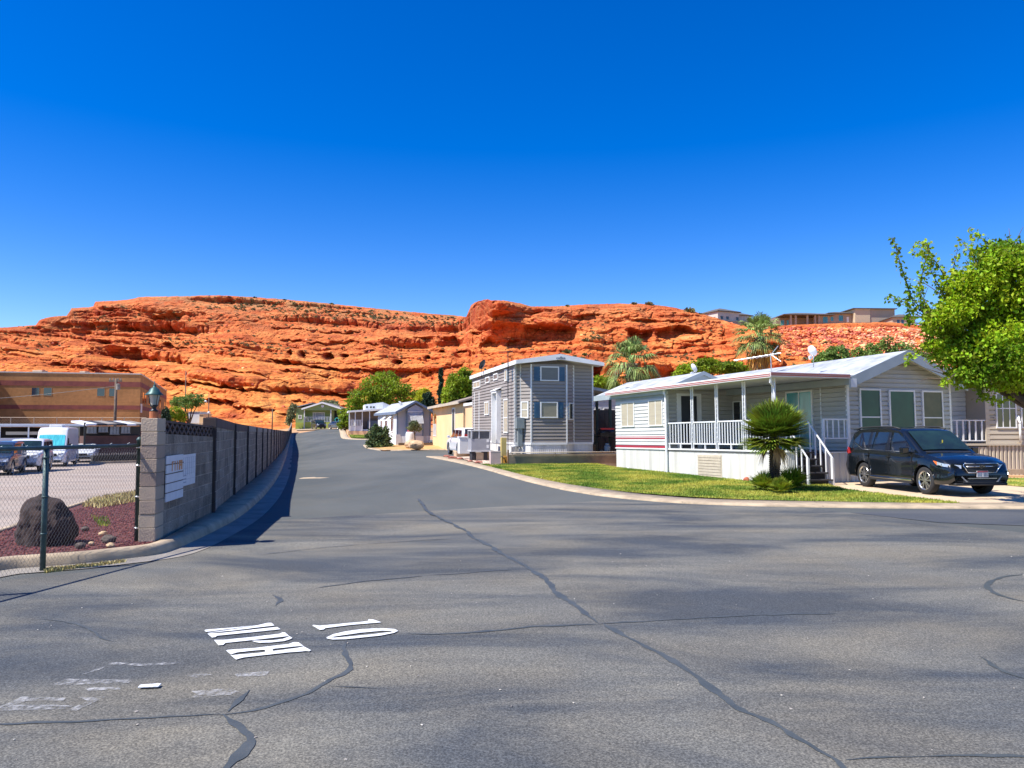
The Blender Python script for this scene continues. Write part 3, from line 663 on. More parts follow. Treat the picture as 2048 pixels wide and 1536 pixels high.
m_scrub2 = M('grey_scrub', (0.27, 0.24, 0.16), (0.15, 0.15, 0.09), 0.2, 0.9, island=0.3)
sp_, ss_ = [], []
rg = np.random.default_rng(3)
def addscrub(n, u0, u1, v0, v1, s0, s1):
    for _ in range(n):
        u = rg.uniform(u0, u1); sk = float(np.interp(u, su, sv)); v = sk+4+rg.uniform(v0, v1)
        p = hill_pt(u, v); sp_.append(tuple(p)); ss_.append(rg.uniform(s0, s1))
addscrub(330, 380, 932, 0, 24, 0.35, 1.1); addscrub(170, 250, 930, 15, 100, 0.3, 0.9); addscrub(60, 0, 250, 10, 60, 0.3, 1.0)
addscrub(150, 1150, 1500, 5, 140, 0.25, 0.8); addscrub(120, 1000, 1300, 70, 130, 0.25, 0.6); addscrub(60, 1560, 1900, 30, 90, 0.4, 1.1)
for (cu, cv, ru, rv, n) in [(360, 685, 80, 8, 45), (480, 688, 60, 10, 30), (560, 700, 40, 8, 20), (640, 632, 120, 8, 60), (1190, 672, 14, 16, 26), (1370, 712, 60, 8, 30), (60, 655, 18, 4, 10), (450, 705, 60, 6, 20)]:
    for _ in range(n):
        p = hill_pt(rg.normal(cu, ru*.5), rg.normal(cv, rv*.5)); sp_.append(tuple(p)); ss_.append(rg.uniform(.3, .9))
o = tufts('desert_scrub', sp_, ss_, 34, m_sage, None); tag(o, 'sparse grey green desert scrub dotted over the red hill', 'scrub', kind='stuff')
for (u, v, s, lab) in [(1268, 602, 1.3, 'small airy shrub on the hill skyline, leftmost of the three loose ones'), (1299, 603, 1.7, 'loose grey green shrub on the skyline above the palm with the slim trunk'),
                       (1381, 613, 2.3, 'largest loose shrub on the skyline left of the pale hilltop house'), (1402, 623, 0.9, 'low dark bush on the skyline just left of the pale hilltop house'), (505, 592, 1.1, 'tiny shrub on the crest of the left hill, left one of three'), (565, 597, 1.1, 'tiny shrub on the crest of the left hill, middle one of three'), (660, 606, 1.3, 'tiny shrub on the crest of the left hill, right one of three'), (1135, 610, 1.0, 'low dark bush on the crest between the boulder head and the palm')]:
    p = hill_pt(u, float(np.interp(u, su, sv))+1.5); p.z -= 0.2
    o = tufts('skyline_shrub', [(0, 0, 0)], [s], 110, m_sage, None); o.location = p; tag(o, lab, 'shrub', 'shrubs on the hill skyline')
# rubble on the slope below the hilltop houses
def rocks_np(name, pts, sizes, mat, parent=None, seed=1, flat=0.6):
    rg_ = np.random.default_rng(seed)
    bm = bmesh.new(); bmesh.ops.create_icosphere(bm, subdivisions=1, radius=1); bm.verts.ensure_lookup_table()
    bv = np.array([v.co[:] for v in bm.verts]); bf = np.array([[v.index for v in f.verts] for f in bm.faces]); bm.free()
    n = len(pts); sc = rg_.uniform(.55, 1.25, (n, 1, 3))*np.array([1.25, 1, flat]); j = rg_.uniform(.72, 1.2, (n, len(bv), 1))
    th = rg_.uniform(0, 2*np.pi, n); c, s = np.cos(th)[:, None], np.sin(th)[:, None]
    v = bv[None]*sc*j*np.array(sizes)[:, None, None]
    x = v[..., 0]*c-v[..., 1]*s; y = v[..., 0]*s+v[..., 1]*c
    v = np.stack([x, y, v[..., 2]], 2)+np.array(pts)[:, None]
    Fq = (bf[None]+(np.arange(n)*len(bv))[:, None, None]).reshape(-1, 3)
    return npmesh(name, v.reshape(-1, 3), Fq, mat, parent)
m_rub = M('sandstone_rubble', (0.74, 0.30, 0.14), (0.52, 0.13, 0.045), 0.25, 0.9, island=0.45)
m_rubL = M('pale_rubble', (0.82, 0.52, 0.30), (0.70, 0.30, 0.12), 0.25, 0.9, island=0.35)
def rub(name, n, u0, u1, v0, v1, s0, s1, mat, lab, seed):
    pp, sz = [], []
    for _ in range(n):
        u = rg.uniform(u0, u1); p = hill_pt(u, rg.uniform(v0, v1)); pp.append(tuple(p)); sz.append(rg.uniform(s0, s1)**1.0)
    o = rocks_np(name, pp, sz, mat, seed=seed); tag(o, lab, 'rubble', kind='stuff')
rub('rock_rubble', 1900, 1565, 1830, 655, 712, 0.22, 0.75, m_rub, 'red rubble slope below the beige hilltop house', 4)
rub('rock_rubble', 1500, 1720, 2020, 658, 745, 0.25, 0.85, m_rubL, 'paler orange rubble slope behind the leafy tree', 5)
rub('loose_rock', 700, 0, 1500, 640, 850, 0.15, 0.7, m_rub, 'loose red rocks strewn on the sandstone ledges', 6)

o = rocks_np('road_grit', np.stack([_q[:, 0], _q[:, 1], _q[:, 0]*0+.008], 1), RNG.uniform(.003, .009, 260), M('pale_grit', (.5, .46, .4), (.25, .22, .19), 9, .9, island=.4), seed=31)
tag(o, 'tiny pale stones scattered over the asphalt crossing', 'grit', kind='stuff')
# ================================================================ block wall, fence, cinder bed
def blockmat(name, c1, c2, mortar, bw=0.4, bh=0.2, ns=2.2, fs=60):
    m = bpy.data.materials.new(name); m.use_nodes = True; N = m.node_tree.nodes; L = m.node_tree.links; b = N['Principled BSDF']
    tc = N.new('ShaderNodeTexCoord'); s = N.new('ShaderNodeSeparateXYZ'); L.new(tc.outputs['Object'], s.inputs[0])
    ad = N.new('ShaderNodeMath'); L.new(s.outputs['X'], ad.inputs[0]); L.new(s.outputs['Y'], ad.inputs[1])
    cb = N.new('ShaderNodeCombineXYZ'); L.new(ad.outputs[0], cb.inputs[0]); L.new(s.outputs['Z'], cb.inputs[1])
    br = N.new('ShaderNodeTexBrick'); br.inputs['Scale'].default_value = 1; br.inputs['Brick Width'].default_value = bw; br.inputs['Row Height'].default_value = bh
    br.inputs['Mortar Size'].default_value = 0.011; br.inputs['Mortar Smooth'].default_value = 0.3; br.inputs['Color1'].default_value = (*c1, 1); br.inputs['Color2'].default_value = (*c2, 1); br.inputs['Mortar'].default_value = (*mortar, 1); br.inputs['Bias'].default_value = 0.0
    L.new(cb.outputs[0], br.inputs['Vector'])
    n = N.new('ShaderNodeTexNoise'); n.inputs['Scale'].default_value = ns; n.inputs['Detail'].default_value = 6; L.new(tc.outputs['Object'], n.inputs['Vector'])
    r = ramp(N, [(0.32, (0.68, 0.66, 0.64) if ns > 1 else (.86, .84, .82)), (0.65, (1.12, 1.1, 1.08))]); L.new(n.outputs['Fac'], r.inputs['Fac'])
    n2 = N.new('ShaderNodeTexNoise'); n2.inputs['Scale'].default_value = fs; n2.inputs['Detail'].default_value = 3; L.new(tc.outputs['Object'], n2.inputs['Vector'])
    r2 = ramp(N, [(0.3, (0.7, 0.7, 0.7) if ns > 1 else (.9, .9, .9)), (0.7, (1.25, 1.25, 1.25) if ns > 1 else (1.1, 1.1, 1.1))]); L.new(n2.outputs['Fac'], r2.inputs['Fac'])
    c = mixc(N, L, br.outputs['Color'], r.outputs[0], 1, 'MULTIPLY'); c = mixc(N, L, c, r2.outputs[0], 1, 'MULTIPLY')
    L.new(c, b.inputs['Base Color']); b.inputs['Roughness'].default_value = 0.92; b.inputs['Specular IOR Level'].default_value = 0.2
    bp = N.new('ShaderNodeBump'); bp.inputs['Strength'].default_value = 1; bp.inputs['Distance'].default_value = 0.012
    iv = N.new('ShaderNodeMath'); iv.operation = 'SUBTRACT'; L.new(n2.outputs['Fac'], iv.inputs[0]); L.new(br.outputs['Fac'], iv.inputs[1])
    L.new(iv.outputs[0], bp.inputs['Height']); L.new(bp.outputs[0], b.inputs['Normal'])
    return m
m_block = blockmat('concrete_block', (0.36, 0.30, 0.245), (0.23, 0.19, 0.155), (0.47, 0.39, 0.32))
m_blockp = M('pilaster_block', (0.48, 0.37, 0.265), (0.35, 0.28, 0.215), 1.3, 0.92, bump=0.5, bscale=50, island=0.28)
m_blockshade = M('shaded_pilaster_block', (0.075, 0.055, 0.05), (0.05, 0.038, 0.035), 1.3, 0.92, bump=0.5, bscale=50)  # shade on the farther pilasters is put into their block colour
m_cap = M('wall_cap', (0.37, 0.31, 0.255), (0.26, 0.22, 0.19), 3, 0.92, bump=0.5, bscale=50)
m_brz = M('pierced_block', (0.13, 0.085, 0.07), (0.09, 0.06, 0.05), 3, 0.92)
wall = empty('block_wall', (-5.3, 11.25, 0), 0, 'long grey concrete block wall with shaded pilasters curving uphill beside the road', 'wall')
wall_pts = []
# foot points of the pilasters from the photograph, corrected to stand on the kerb
yy = [11.35, 15.0]
while yy[-1] < 128: yy.append(yy[-1]+4.55)
def wx(y): return float(wallx(y))
def topz(i, y):
    zt = np.interp(y, [11.3, 15, 15.01, 20, 30, 60, 80, 100, 118, 135], [1.86, 1.77, 1.93, 1.83, 1.74, 1.53, 1.38, 1.30, 1.9, 2.9])
    return float(zt)
for i, y in enumerate(yy[:-1]):
    a = Vector((wx(y), y, 0)); y2 = yy[i+1]; b = Vector((wx(y2), y2, 0)); d = (b-a); Ls = d.length; ang = math.atan2(d.y, d.x)
    zb0 = Hf(wx(y)+.4, y)+0.1; zb1 = Hf(wx(y2)+.4, y2)+0.1; zt0 = topz(i, y+0.02); zt1 = topz(i, y2-0.02)
    near = i == 0
    top_h = 0.2 if near else 0.0
    # wall panel, local x along the wall, local y to the left of it
    hp = 0.075; e0 = 0.21 if near else 0.07; e1 = Ls-0.07
    mb = MB(); t0 = zt0-zb0-top_h; t1 = zt1-zb0-top_h; w0 = -0.5; w1 = zb1-zb0-0.5
    mb.add([(e0, -hp, w0), (e1, -hp, w1), (e1, hp, w1), (e0, hp, w0), (e0, -hp, t0), (e1, -hp, t1), (e1, hp, t1), (e0, hp, t0)], [(0, 3, 2, 1), (4, 5, 6, 7), (0, 1, 5, 4), (1, 2, 6, 5), (2, 3, 7, 6), (3, 0, 4, 7)])
    o = mb.build('wall_panel', m_block, wall); o.location = a-wall.location+Vector((0, 0, zb0)); o.rotation_euler = (0, 0, ang)
    if y < 42:   # pierced top course or darker cap course
        mb = MB()
        if near:
            nblk = 12; L1 = e1-e0
            for k in range(nblk):
                x0 = e0+L1*k/nblk; x1 = e0+L1*(k+1)/nblk; s0 = t0+(t1-t0)*k/nblk
                for (p, q) in (((x0, s0), (x1, s0+.17)), ((x1, s0), (x0, s0+.17))):
                    dx = q[0]-p[0]; dz_ = q[1]-p[1]; l = math.hypot(dx, dz_); nx, nz = -dz_/l*.022, dx/l*.022
                    yo = -hp+0.01 if p[0] < q[0] else -hp+0.013
                    mb.prism([(p[0]-nx, yo, p[1]-nz), (q[0]-nx, yo, q[1]-nz), (q[0]+nx, yo, q[1]+nz), (p[0]+nx, yo, p[1]+nz)], (0, 2*hp-.025, 0))
            mb.prism([(e0, -hp, t0+.17), (e1, -hp, t1+.17), (e1, -hp, t1+.205), (e0, -hp, t0+.205)], (0, 2*hp, 0))
            mb.prism([(e0, -0.004, t0), (e1, -0.004, t1), (e1, -0.004, t1+.17), (e0, -0.004, t0+.17)], (0, 0.03, 0))
            o = mb.build('pierced_course', m_brz, wall)
        else:
            mb.prism([(e0, -hp-.012, t0-.17), (e1, -hp-.012, t1-.17), (e1, -hp-.012, t1+.02), (e0, -hp-.012, t0+.02)], (0, 2*hp+.024, 0))
            o = mb.build('cap_course', m_brz if i < 3 else m_cap, wall)
        o.location = a-wall.location+Vector((0, 0, zb0)); o.rotation_euler = (0, 0, ang)
    # pilaster of stacked blocks
    mb = MB(); hw = 0.21 if near else 0.07; out = 0.112 if near else 0.125
    zt = (zt0 if i != 1 else zt0)+(0.03 if near else 0.01); z = zb0-0.5; base = zb0-0.18; z = base; k = 0; cs = 0.2
    n_c = max(1, round((zt-base)/cs)); cs = (zt-base)/n_c
    for k in range(n_c):
        j = random.uniform(-.006, .006)
        mb.box(-hw+j, hw+j, -out+j, out+j, base+k*cs-zb0+.004, base+(k+1)*cs-zb0-.004)
    mb.box(-hw+.015, hw-.015, -out+.015, out-.015, base-zb0-.3, zt-zb0-.02)
    o = mb.build('pilaster', m_blockp if near else m_blockshade, wall, bevel=0.006 if i < 2 else 0); o.location = a-wall.location+Vector((0, 0, zb0)); o.rotation_euler = (0, 0, ang)
    if near: o['label'] = 'front pilaster at the near end of the wall, sunlit pale blocks'
    o['zt'] = zt; wall_pts.append((a, ang, zb0, zt))
for o in wall.children:
    if 'zt' in o: del o['zt']

# lantern on the end pilaster
a, ang, zb0, zt = wall_pts[0]
m_lg = M('verdigris_metal', (0.045, 0.12, 0.11), (0.02, 0.06, 0.06), 8, 0.45, 0.3)
m_blk = M('black_metal', (0.02, 0.022, 0.025), None, 5, 0.4, 0.3)
m_rust = M('terracotta_post', (0.40, 0.13, 0.05), None, 6, 0.8)
m_glass = M('lamp_glass', (0.42, 0.45, 0.42), (0.3, 0.34, 0.32), 6, 0.15, spec=0.8)
lan = empty('post_lantern', (a.x+.0, a.y, zt), ang, 'green metal coach lantern on the end pilaster of the block wall', 'lantern')
MB().lathe([(0, -.01), (0.062, -.01), (0.062, .09), (0.05, .1), (0, .1)], seg=16).build('base', m_rust, lan)
MB().lathe([(0, .1), (.06, .1), (.06, .115), (.035, .125), (.028, .15), (.045, .17), (.05, .185), (0, .185)], seg=16).build('stem', m_blk, lan, True)
mb = MB()
for k in range(4):
    an = math.pi/4+k*math.pi/2; c, s = math.cos(an), math.sin(an)
    mb.tube([(.055*c, .055*s, .185), (.088*c, .088*s, .345)], .006, 6)
mb.lathe([(0, .183), (.06, .183), (.06, .195), (0, .195)], seg=4); mb.build('cage', m_blk, lan)
MB().lathe([(.05, .196), (.078, .34)], seg=4).build('glass', m_glass, lan)
MB().lathe([(0.0, .34), (.125, .338), (.125, .348), (.085, .385), (.06, .43), (.03, .455), (.02, .46), (.022, .48), (.008, .5), (.006, .54), (0, .545)], seg=16).build('roof', m_lg, lan, True)

# two boards hung on the wall
m_board = M('white_board', (0.66, 0.70, 0.76), (0.56, 0.60, 0.66), 4, 0.5)
m_bline = M('board_line', (0.35, 0.40, 0.5), None, 5, 0.6); m_org = M('orange_lettering', (0.62, 0.26, 0.09), None, 5, 0.6); m_drk = M('dark_strip', (0.12, 0.11, 0.1), None, 5, 0.7)
d0 = Vector((math.cos(ang), math.sin(ang), 0)); nrm = Vector((math.sin(ang), -math.cos(ang), 0))
def on_wall(u, v, off=0.08):
    """point of the photograph on the first wall panel's face"""
    o = Vector((0, 0, CAMZ)); r = ray(u, v); p0 = a+nrm*off; t = (p0-o).dot(nrm)/r.dot(nrm); return o+r*t
def board_loc(u, v):
    p = on_wall(u, v)-Vector((a.x, a.y, 0)); return p.dot(d0), p.z
bd = empty('site_map_board', a+nrm*0.09, ang, 'white board with a faint site map, half behind the list board', 'notice board')
x0, z1 = board_loc(356, 911); x1, z1b = board_loc(389, 912); _, z0 = board_loc(387, 966)
MB().box(x0-.35, x1, -.010, .0, z0, z1).build('panel', m_board, bd)
mb = MB()
for k in range(9):
    s = k/8; xx = x0+.02+(x1-x0-.06)*s; mb.box(xx-.002, xx+.002, -.0125, -.0101, z0+(z1-z0)*(.42-.1*math.sin(s*3)), z1-.05)
for k in range(5): mb.box(x0+.03+.01*k, x1-.05, -.0132, -.0101, z1-.05-.09*k-.0016, z1-.05-.09*k+.0016)
for k in range(3): mb.box(x0, x0+(x1-x0)*.42, -.0135, -.0101, z0+.05+.055*k, z0+.068+.055*k)
mb.build('map_lines', m_bline, bd)
bl_ = empty('list_board', a+nrm*0.115, ang, 'tall white list board with five blank strips and worn orange letters', 'notice board')
x0, zt_ = board_loc(327, 912); x1, _ = board_loc(361, 912); _, zb_ = board_loc(323, 1007)
for k in range(5):
    h = (zt_-zb_)/5; MB().box(x0, x1, -.010-.002*k, 0.004, zb_+h*(4-k)+.012, zb_+h*(5-k)-.004).build('strip', m_board, bl_)
mb = MB()
for k in range(4):
    h = (zt_-zb_)/5; mb.box(x0+.02, x1+.01, -.012, .002, zb_+h*(k+1)-.006, zb_+h*(k+1)+.014)
mb.build('rails', m_drk, bl_)
mb = MB(); w = x1-x0; hz = zt_-.155
for fx, wd in ((.30, .035), (.47, .03), (.60, .03)): mb.box(x0+w*fx, x0+w*(fx)+wd, -.016, -.0105, hz-.09, hz+.06)
mb.box(x0+w*.72, x0+w*.93, -.016, -.0105, hz+.03, hz+.062); mb.box(x0+w*.72, x0+w*.80, -.016, -.0105, hz-.09, hz+.029); mb.box(x0+w*.86, x0+w*.93, -.016, -.0105, hz-.09, hz+.029); mb.box(x0+w*.80, x0+w*.86, -.0165, -.0105, hz-.03, hz+.0); mb.box(x0+w*.30, x0+w*.42, -.0155, -.0105, hz+.04, hz+.058)
mb.build('lettering', m_org, bl_)

# chain link fence
m_post = M('painted_post', (0.055, 0.105, 0.105), (0.03, 0.06, 0.065), 8, 0.5, 0.2, bump=0.2, bscale=60)
m_wire = M('galvanised_wire', (0.22, 0.21, 0.2), None, 5, 0.45, 0.6)
m_fit = M('silver_fitting', (0.6, 0.62, 0.62), None, 5, 0.35, 0.8)
fa = P(273, 1098); fa.z = 0; fb = P(85, 1142); fb.z = 0
fd = (fb-fa).normalized(); fl = (fb-fa).length
fen = empty('chain_link_fence', fa, math.atan2(fd.y, fd.x), 'grey green chain link fence beside the wall, running towards the camera', 'fence')
for k, x in enumerate((0, fl, fl*2.0, fl*3.0)):
    r = .036 if k == 0 else .033; ht = 1.56 if k == 0 else 1.52
    p = MB().lathe([(0, -.1), (r, -.1), (r, ht), (r+.006, ht), (r+.004, ht+.02), (r*.6, ht+.05), (0, ht+.056)] if k == 0 else [(0, -.1), (r, -.1), (r, ht-.03), (0, ht-.03)], (x, 0, 0), 16).build('post', m_post, fen, True)
    mb = MB()
    for zz in ((.3, .75, 1.2, 1.46) if k == 0 else (1.38, .9, .45)): mb.lathe([(r-.001, zz-.012), (r+.005, zz-.012), (r+.005, zz+.012), (r-.001, zz+.012)], (x, 0, 0), 14)
    mb.build('band', m_fit if k == 0 else m_post, fen, True)
MB().tube([(-.09, 0, 1.49), (fl*3.0, 0, 1.52)], .025, 12).build('top_rail', m_post, fen, True)
# woven diamonds
mb = MB(); dsz = 0.028; rsz = 0.036; Ht = 1.47; Lx = fl*3.0; zlo = lambda x: -.0+.10
def zig(x, up): pass
n_w = int(Lx/dsz); rows_ = int((Ht-.04)/rsz)
wr = .0018
Vw = []; Fw = []
for i in range(n_w):
    xw = i*dsz+dsz/2; pts = []
    for j in range(rows_+1):
        z = Ht-j*rsz
        pts.append((xw+(dsz/2 if (j+i) % 2 else -dsz/2), (-.003 if j % 2 else .003), z))
    if xw > fl*0.93 or True:
        extra = 3 if xw > fl else 0
        for j in range(extra): pts.append((xw+(dsz/2 if (rows_+1+j+i) % 2 else -dsz/2), .003, Ht-(rows_+1+j)*rsz))
    mb.tube([p for p in pts if p[0] >= 0 and p[2] > -.02], wr, 4, False)
mb.build('wire_mesh', m_wire, fen)
mb = MB()
for k in range(9):
    x = fl*(0.13+0.21*k); mb.tube([(x-.03, -.01, 1.535), (x, -.034, 1.51), (x+.012, -.012, 1.465)], .0035, 5)
mb.build('tie_wires', m_fit, fen)

# the boulder and stones in the cinder bed
def rock(name, loc, size, mat, label, cat='rock', seed=1, sub=4, parent=None, group=None, rough=.3, rz=0.0):
    bm = bmesh.new(); bmesh.ops.create_icosphere(bm, subdivisions=sub, radius=1)
    V = np.array([v.co[:] for v in bm.verts]); s = seed*13.7
    r = 1+rough*fbm(V[:, 0]*1.3+s, V[:, 1]*1.3, V[:, 2]*1.3+s, o=4)+rough*.35*np.abs(fbm(V[:, 0]*4+s, V[:, 1]*4, V[:, 2]*4, o=3))
    rr_ = np.round(r*7)/7*.35+r*.65
    for v, k in zip(bm.verts, rr_): v.co = Vector((v.co.x*k*size[0], v.co.y*k*size[1], v.co.z*k*size[2]))
    me = bpy.data.meshes.new(name); bm.to_mesh(me); bm.free(); me.materials.append(mat)
    me.polygons.foreach_set('use_smooth', [sub > 3]*len(me.polygons))
    o = bpy.data.objects.new(name, me); COL.objects.link(o); o.location = loc; o.rotation_euler = (0, 0, rz)
    if parent: o.parent = parent
    return tag(o, label, cat, group)
m_lava = M('lava_rock', (0.06, 0.036, 0.03), (0.026, 0.017, 0.016), 3, 0.95, bump=1.0, bscale=14)
m_tanrock = M('tan_rock', (0.62, 0.45, 0.27), (0.42, 0.28, 0.16), 3, 0.9, bump=.5, bscale=14)
m_dkrock = M('grey_rock', (0.12, 0.09, 0.075), (0.06, 0.05, 0.04), 6, 0.9, bump=.5, bscale=14)
b0 = P(105, 1098, .1)
rock('boulder', (b0.x-.30, b0.y+.35, .30), (.37, .33, .47), m_lava, 'big dark brown lava boulder behind the chain link fence', 'boulder', 3, 5, rough=.36)
for (u, v, s, m, lab, sd) in [(217, 1083, .085, m_dkrock, 'dark rough stone on the red cinder beside the boulder', 2), (206, 1070, .05, m_tanrock, 'small tan stone nearest to the boulder on red cinder', 4), (183, 1089, .035, m_tanrock, 'pebble sized tan stone left of the dark rough stone', 5), (221, 1093, .045, m_tanrock, 'small tan stone in front of the dark rough stone', 6), (170, 1060, .05, m_dkrock, 'small brown stone close beside the boulder', 8), (160, 1095, .06, m_dkrock, 'small dark stone at the foot of the boulder', 9)]:
    p = P(u, v, .13); rock('stone', (p.x, p.y, .13+s*.4), (s*1.2, s, s*.75), m, lab, 'stone', sd, 3, group='stones in the cinder bed')
# cinder gravel as stuff
bq = [q for q in bed if q[0] > -9.5]
q = scatter(bed, 9000); q = q[(q[:, 0] > -9) & (q[:, 1] > 8.5)]
zz = Hbed(q[:, 0], q[:, 1])
o = rocks_np('cinder_gravel', np.stack([q[:, 0], q[:, 1], zz+.005], 1), RNG.uniform(.008, .024, len(q)), M('cinder_stone', (0.19, 0.05, 0.045), (0.09, 0.028, 0.03), 8, 0.95, island=.5), seed=8)
tag(o, 'dark red cinder gravel around the lava boulder', 'gravel', kind='stuff')
gp = [P(u, v, .1) for u, v in [(277, 977), (185, 995), (165, 1010), (200, 1014), (277, 1000)]]
grass('weed_grass', [(p.x, p.y) for p in gp], 2600, .10, m_dry, .12, 'dry yellow green weeds at the back edge of the cinder bed')
gp = [P(u, v) for u, v in [(85, 1139), (178, 1130), (250, 1122), (250, 1126), (178, 1136), (90, 1146)]]
grass('weed_grass', [(p.x, p.y) for p in gp], 1500, .035, m_dry, 0.0, 'straw coloured weeds along the foot of the kerb')
gp = [P(u, v, .12) for u, v in [(180, 1028), (215, 1032), (222, 1050), (200, 1052)]]
grass('weed_grass', [(p.x, p.y) for p in gp], 160, .05, m_blade, .12, 'sparse green weeds in the middle of the red cinder')
# ================================================================ house helpers
def wframe(A, B):
    A = Vector((A[0], A[1])); B = Vector((B[0], B[1])); d = (B-A); L = d.length; d.normalize()
    return A, d, Vector((d.y, -d.x)), L
def wpt(A, B, s, z, o=0.0):
    a, d, n, L = wframe(A, B); p = a+d*s+n*o; return (p.x, p.y, z)
def wbox(mb, A, B, s0, s1, z0, z1, o0, o1):
    v = [wpt(A, B, s, z, o) for z in (z0, z1) for (s, o) in ((s0, o0), (s1, o0), (s1, o1), (s0, o1))]
    mb.add(v, [(0, 1, 2, 3), (7, 6, 5, 4), (0, 4, 5, 1), (1, 5, 6, 2), (2, 6, 7, 3), (3, 7, 4, 0)])
def lap(mb, A, B, z0, z1, h=0.2, out=0.016, base=0.0, clip=None, s0=0.0, s1=None):
    L = wframe(A, B)[3]; s1 = L if s1 is None else s1; z = z0
    while z < z1-1e-4:
        zt = min(z+h, z1); a0, a1 = (s0, s1) if clip is None else clip(z); b0, b1 = (s0, s1) if clip is None else clip(zt)
        if a1-a0 > 0.02:
            if b1 < b0: b0 = b1 = (b0+b1)/2
            hh = zt-z; c0, c1 = a0*.3+b0*.7, a1*.3+b1*.7
            mb.add([wpt(A, B, a0, z, base+out), wpt(A, B, a1, z, base+out), wpt(A, B, c1, z+hh*.70, base+out*.62), wpt(A, B, c0, z+hh*.70, base+out*.62), wpt(A, B, c0, z+hh*.80, base-.014), wpt(A, B, c1, z+hh*.80, base-.014), wpt(A, B, b1, zt, base-.014), wpt(A, B, b0, zt, base-.014), wpt(A, B, a0, z, base-.014), wpt(A, B, a1, z, base-.014)], [(0, 1, 2, 3), (3, 2, 5, 4), (4, 5, 6, 7), (8, 9, 1, 0)])
        z = zt
def ribs(mb, A, B, z0, z1, period=0.15, depth=0.02, base=0.0, s0=0.0, s1=None, flat=0.55):
    L = wframe(A, B)[3]; s1 = L if s1 is None else s1; s = s0; pts = []
    while s < s1-1e-4:
        e = min(s+period, s1); w = e-s
        pts += [(s, base), (s+w*flat*.5, base), (s+w*(flat*.5+.12), base+depth), (s+w*(1-.12), base+depth)]; s = e
    pts.append((s1, base)); n = len(pts)
    vs = [wpt(A, B, p[0], z0, p[1]) for p in pts]+[wpt(A, B, p[0], z1, p[1]) for p in pts]
    mb.add(vs, [(i, i+1, n+i+1, n+i) for i in range(n-1)])
def window(root, A, B, s0, s1, z0, z1, fm, gm, fw=0.05, mull=(), hm=(), name='window', proud=0.062, base=0.0, label=None, pane_o=0.042):
    mb = MB(); o = base+proud
    for r in ((s0, s1, z1-fw, z1), (s0, s1, z0, z0+fw), (s0, s0+fw, z0+fw, z1-fw), (s1-fw, s1, z0+fw, z1-fw)): wbox(mb, A, B, *r, base-.03, o)
    for m_ in mull: wbox(mb, A, B, s0+(s1-s0)*m_-fw*.35, s0+(s1-s0)*m_+fw*.35, z0+fw, z1-fw, base-.02, o-.008)
    for m_ in hm: wbox(mb, A, B, s0+fw, s1-fw, z0+(z1-z0)*m_-fw*.35, z0+(z1-z0)*m_+fw*.35, base-.02, o-.010)
    w = mb.build(name, fm, root)
    if label: w['label'] = label
    p = MB(); wbox(p, A, B, s0+fw*.8, s1-fw*.8, z0+fw*.8, z1-fw*.8, base-.03, base+pane_o); p.build('pane', gm, w)
    return w
def rail(root, A, B, z0, z1, mat, n, s0=0.0, s1=None, name='railing', bal=0.035, low=0.18, base=0.0, feet=()):
    L = wframe(A, B)[3]; s1 = L if s1 is None else s1; mb = MB()
    wbox(mb, A, B, s0, s1, z1-.045, z1, base-.03, base+.03); wbox(mb, A, B, s0, s1, z0+low, z0+low+.04, base-.025, base+.025)
    r = mb.build(name, mat, root); bb = MB()
    for k in range(n):
        s = s0+(s1-s0)*(k+.5)/n; b1 = MB(); wbox(b1, A, B, s-bal/2, s+bal/2, z0+low+.04, z1-.045, base-.012, base+.012); b1.build('baluster', mat, r)
    for s in feet:
        b1 = MB(); wbox(b1, A, B, s-.022, s+.022, z0, z0+low, base-.02, base+.02); b1.build('foot', mat, r)
    return r
def sfu(root_xy, dx, u):
    """distance along dx (2D) from root_xy where the view column u crosses it"""
    k = (u-1024)/FPX; return (root_xy[0]-k*root_xy[1])/(k*dx[1]-dx[0])
def vz(v, y): return PD(1024, v, y).z
def gable_roof(root, x0, x1, y0, y1, ze, zr, mat, fm, oh=0.25, ohf=0.35, th=0.06, fasc=0.25, name='roof', slope_mat=None, front_only=True):
    xm = (x0+x1)/2; sl = (zr-ze)/(xm-x0); zl = ze-oh*sl
    mb = MB()
    for (xa, za, xb_, zb_) in ((x0-oh, zl, xm, zr), (xm, zr, x1+oh, zl)):
        mb.prism([(xa, y0-ohf, za), (xb_, y0-ohf, zb_), (xb_, y0-ohf, zb_+th), (xa, y0-ohf, za+th)], (0, y1-y0+ohf*2, 0))
    r = mb.build(name, mat, root)
    fb = MB()
    fb.prism([(x0-oh-.02, y0-ohf-.04, zl-fasc+th), (xm, y0-ohf-.04, zr-fasc+th+.02), (xm, y0-ohf-.04, zr+th+.02), (x0-oh-.02, y0-ohf-.04, zl+th+.02)], (0, .037, 0))
    fb.prism([(xm, y0-ohf-.04, zr-fasc+th+.02), (x1+oh+.02, y0-ohf-.04, zl-fasc+th), (x1+oh+.02, y0-ohf-.04, zl+th+.02), (xm, y0-ohf-.04, zr+th+.02)], (0, .037, 0))
    fb.build('fascia', fm, r)
    eb = MB(); eb.box(x0-oh-.025, x0-oh, y0-ohf-.003, y1+ohf, zl-.16, zl+th+.015); eb.build('eave_board', fm, r)
    return r
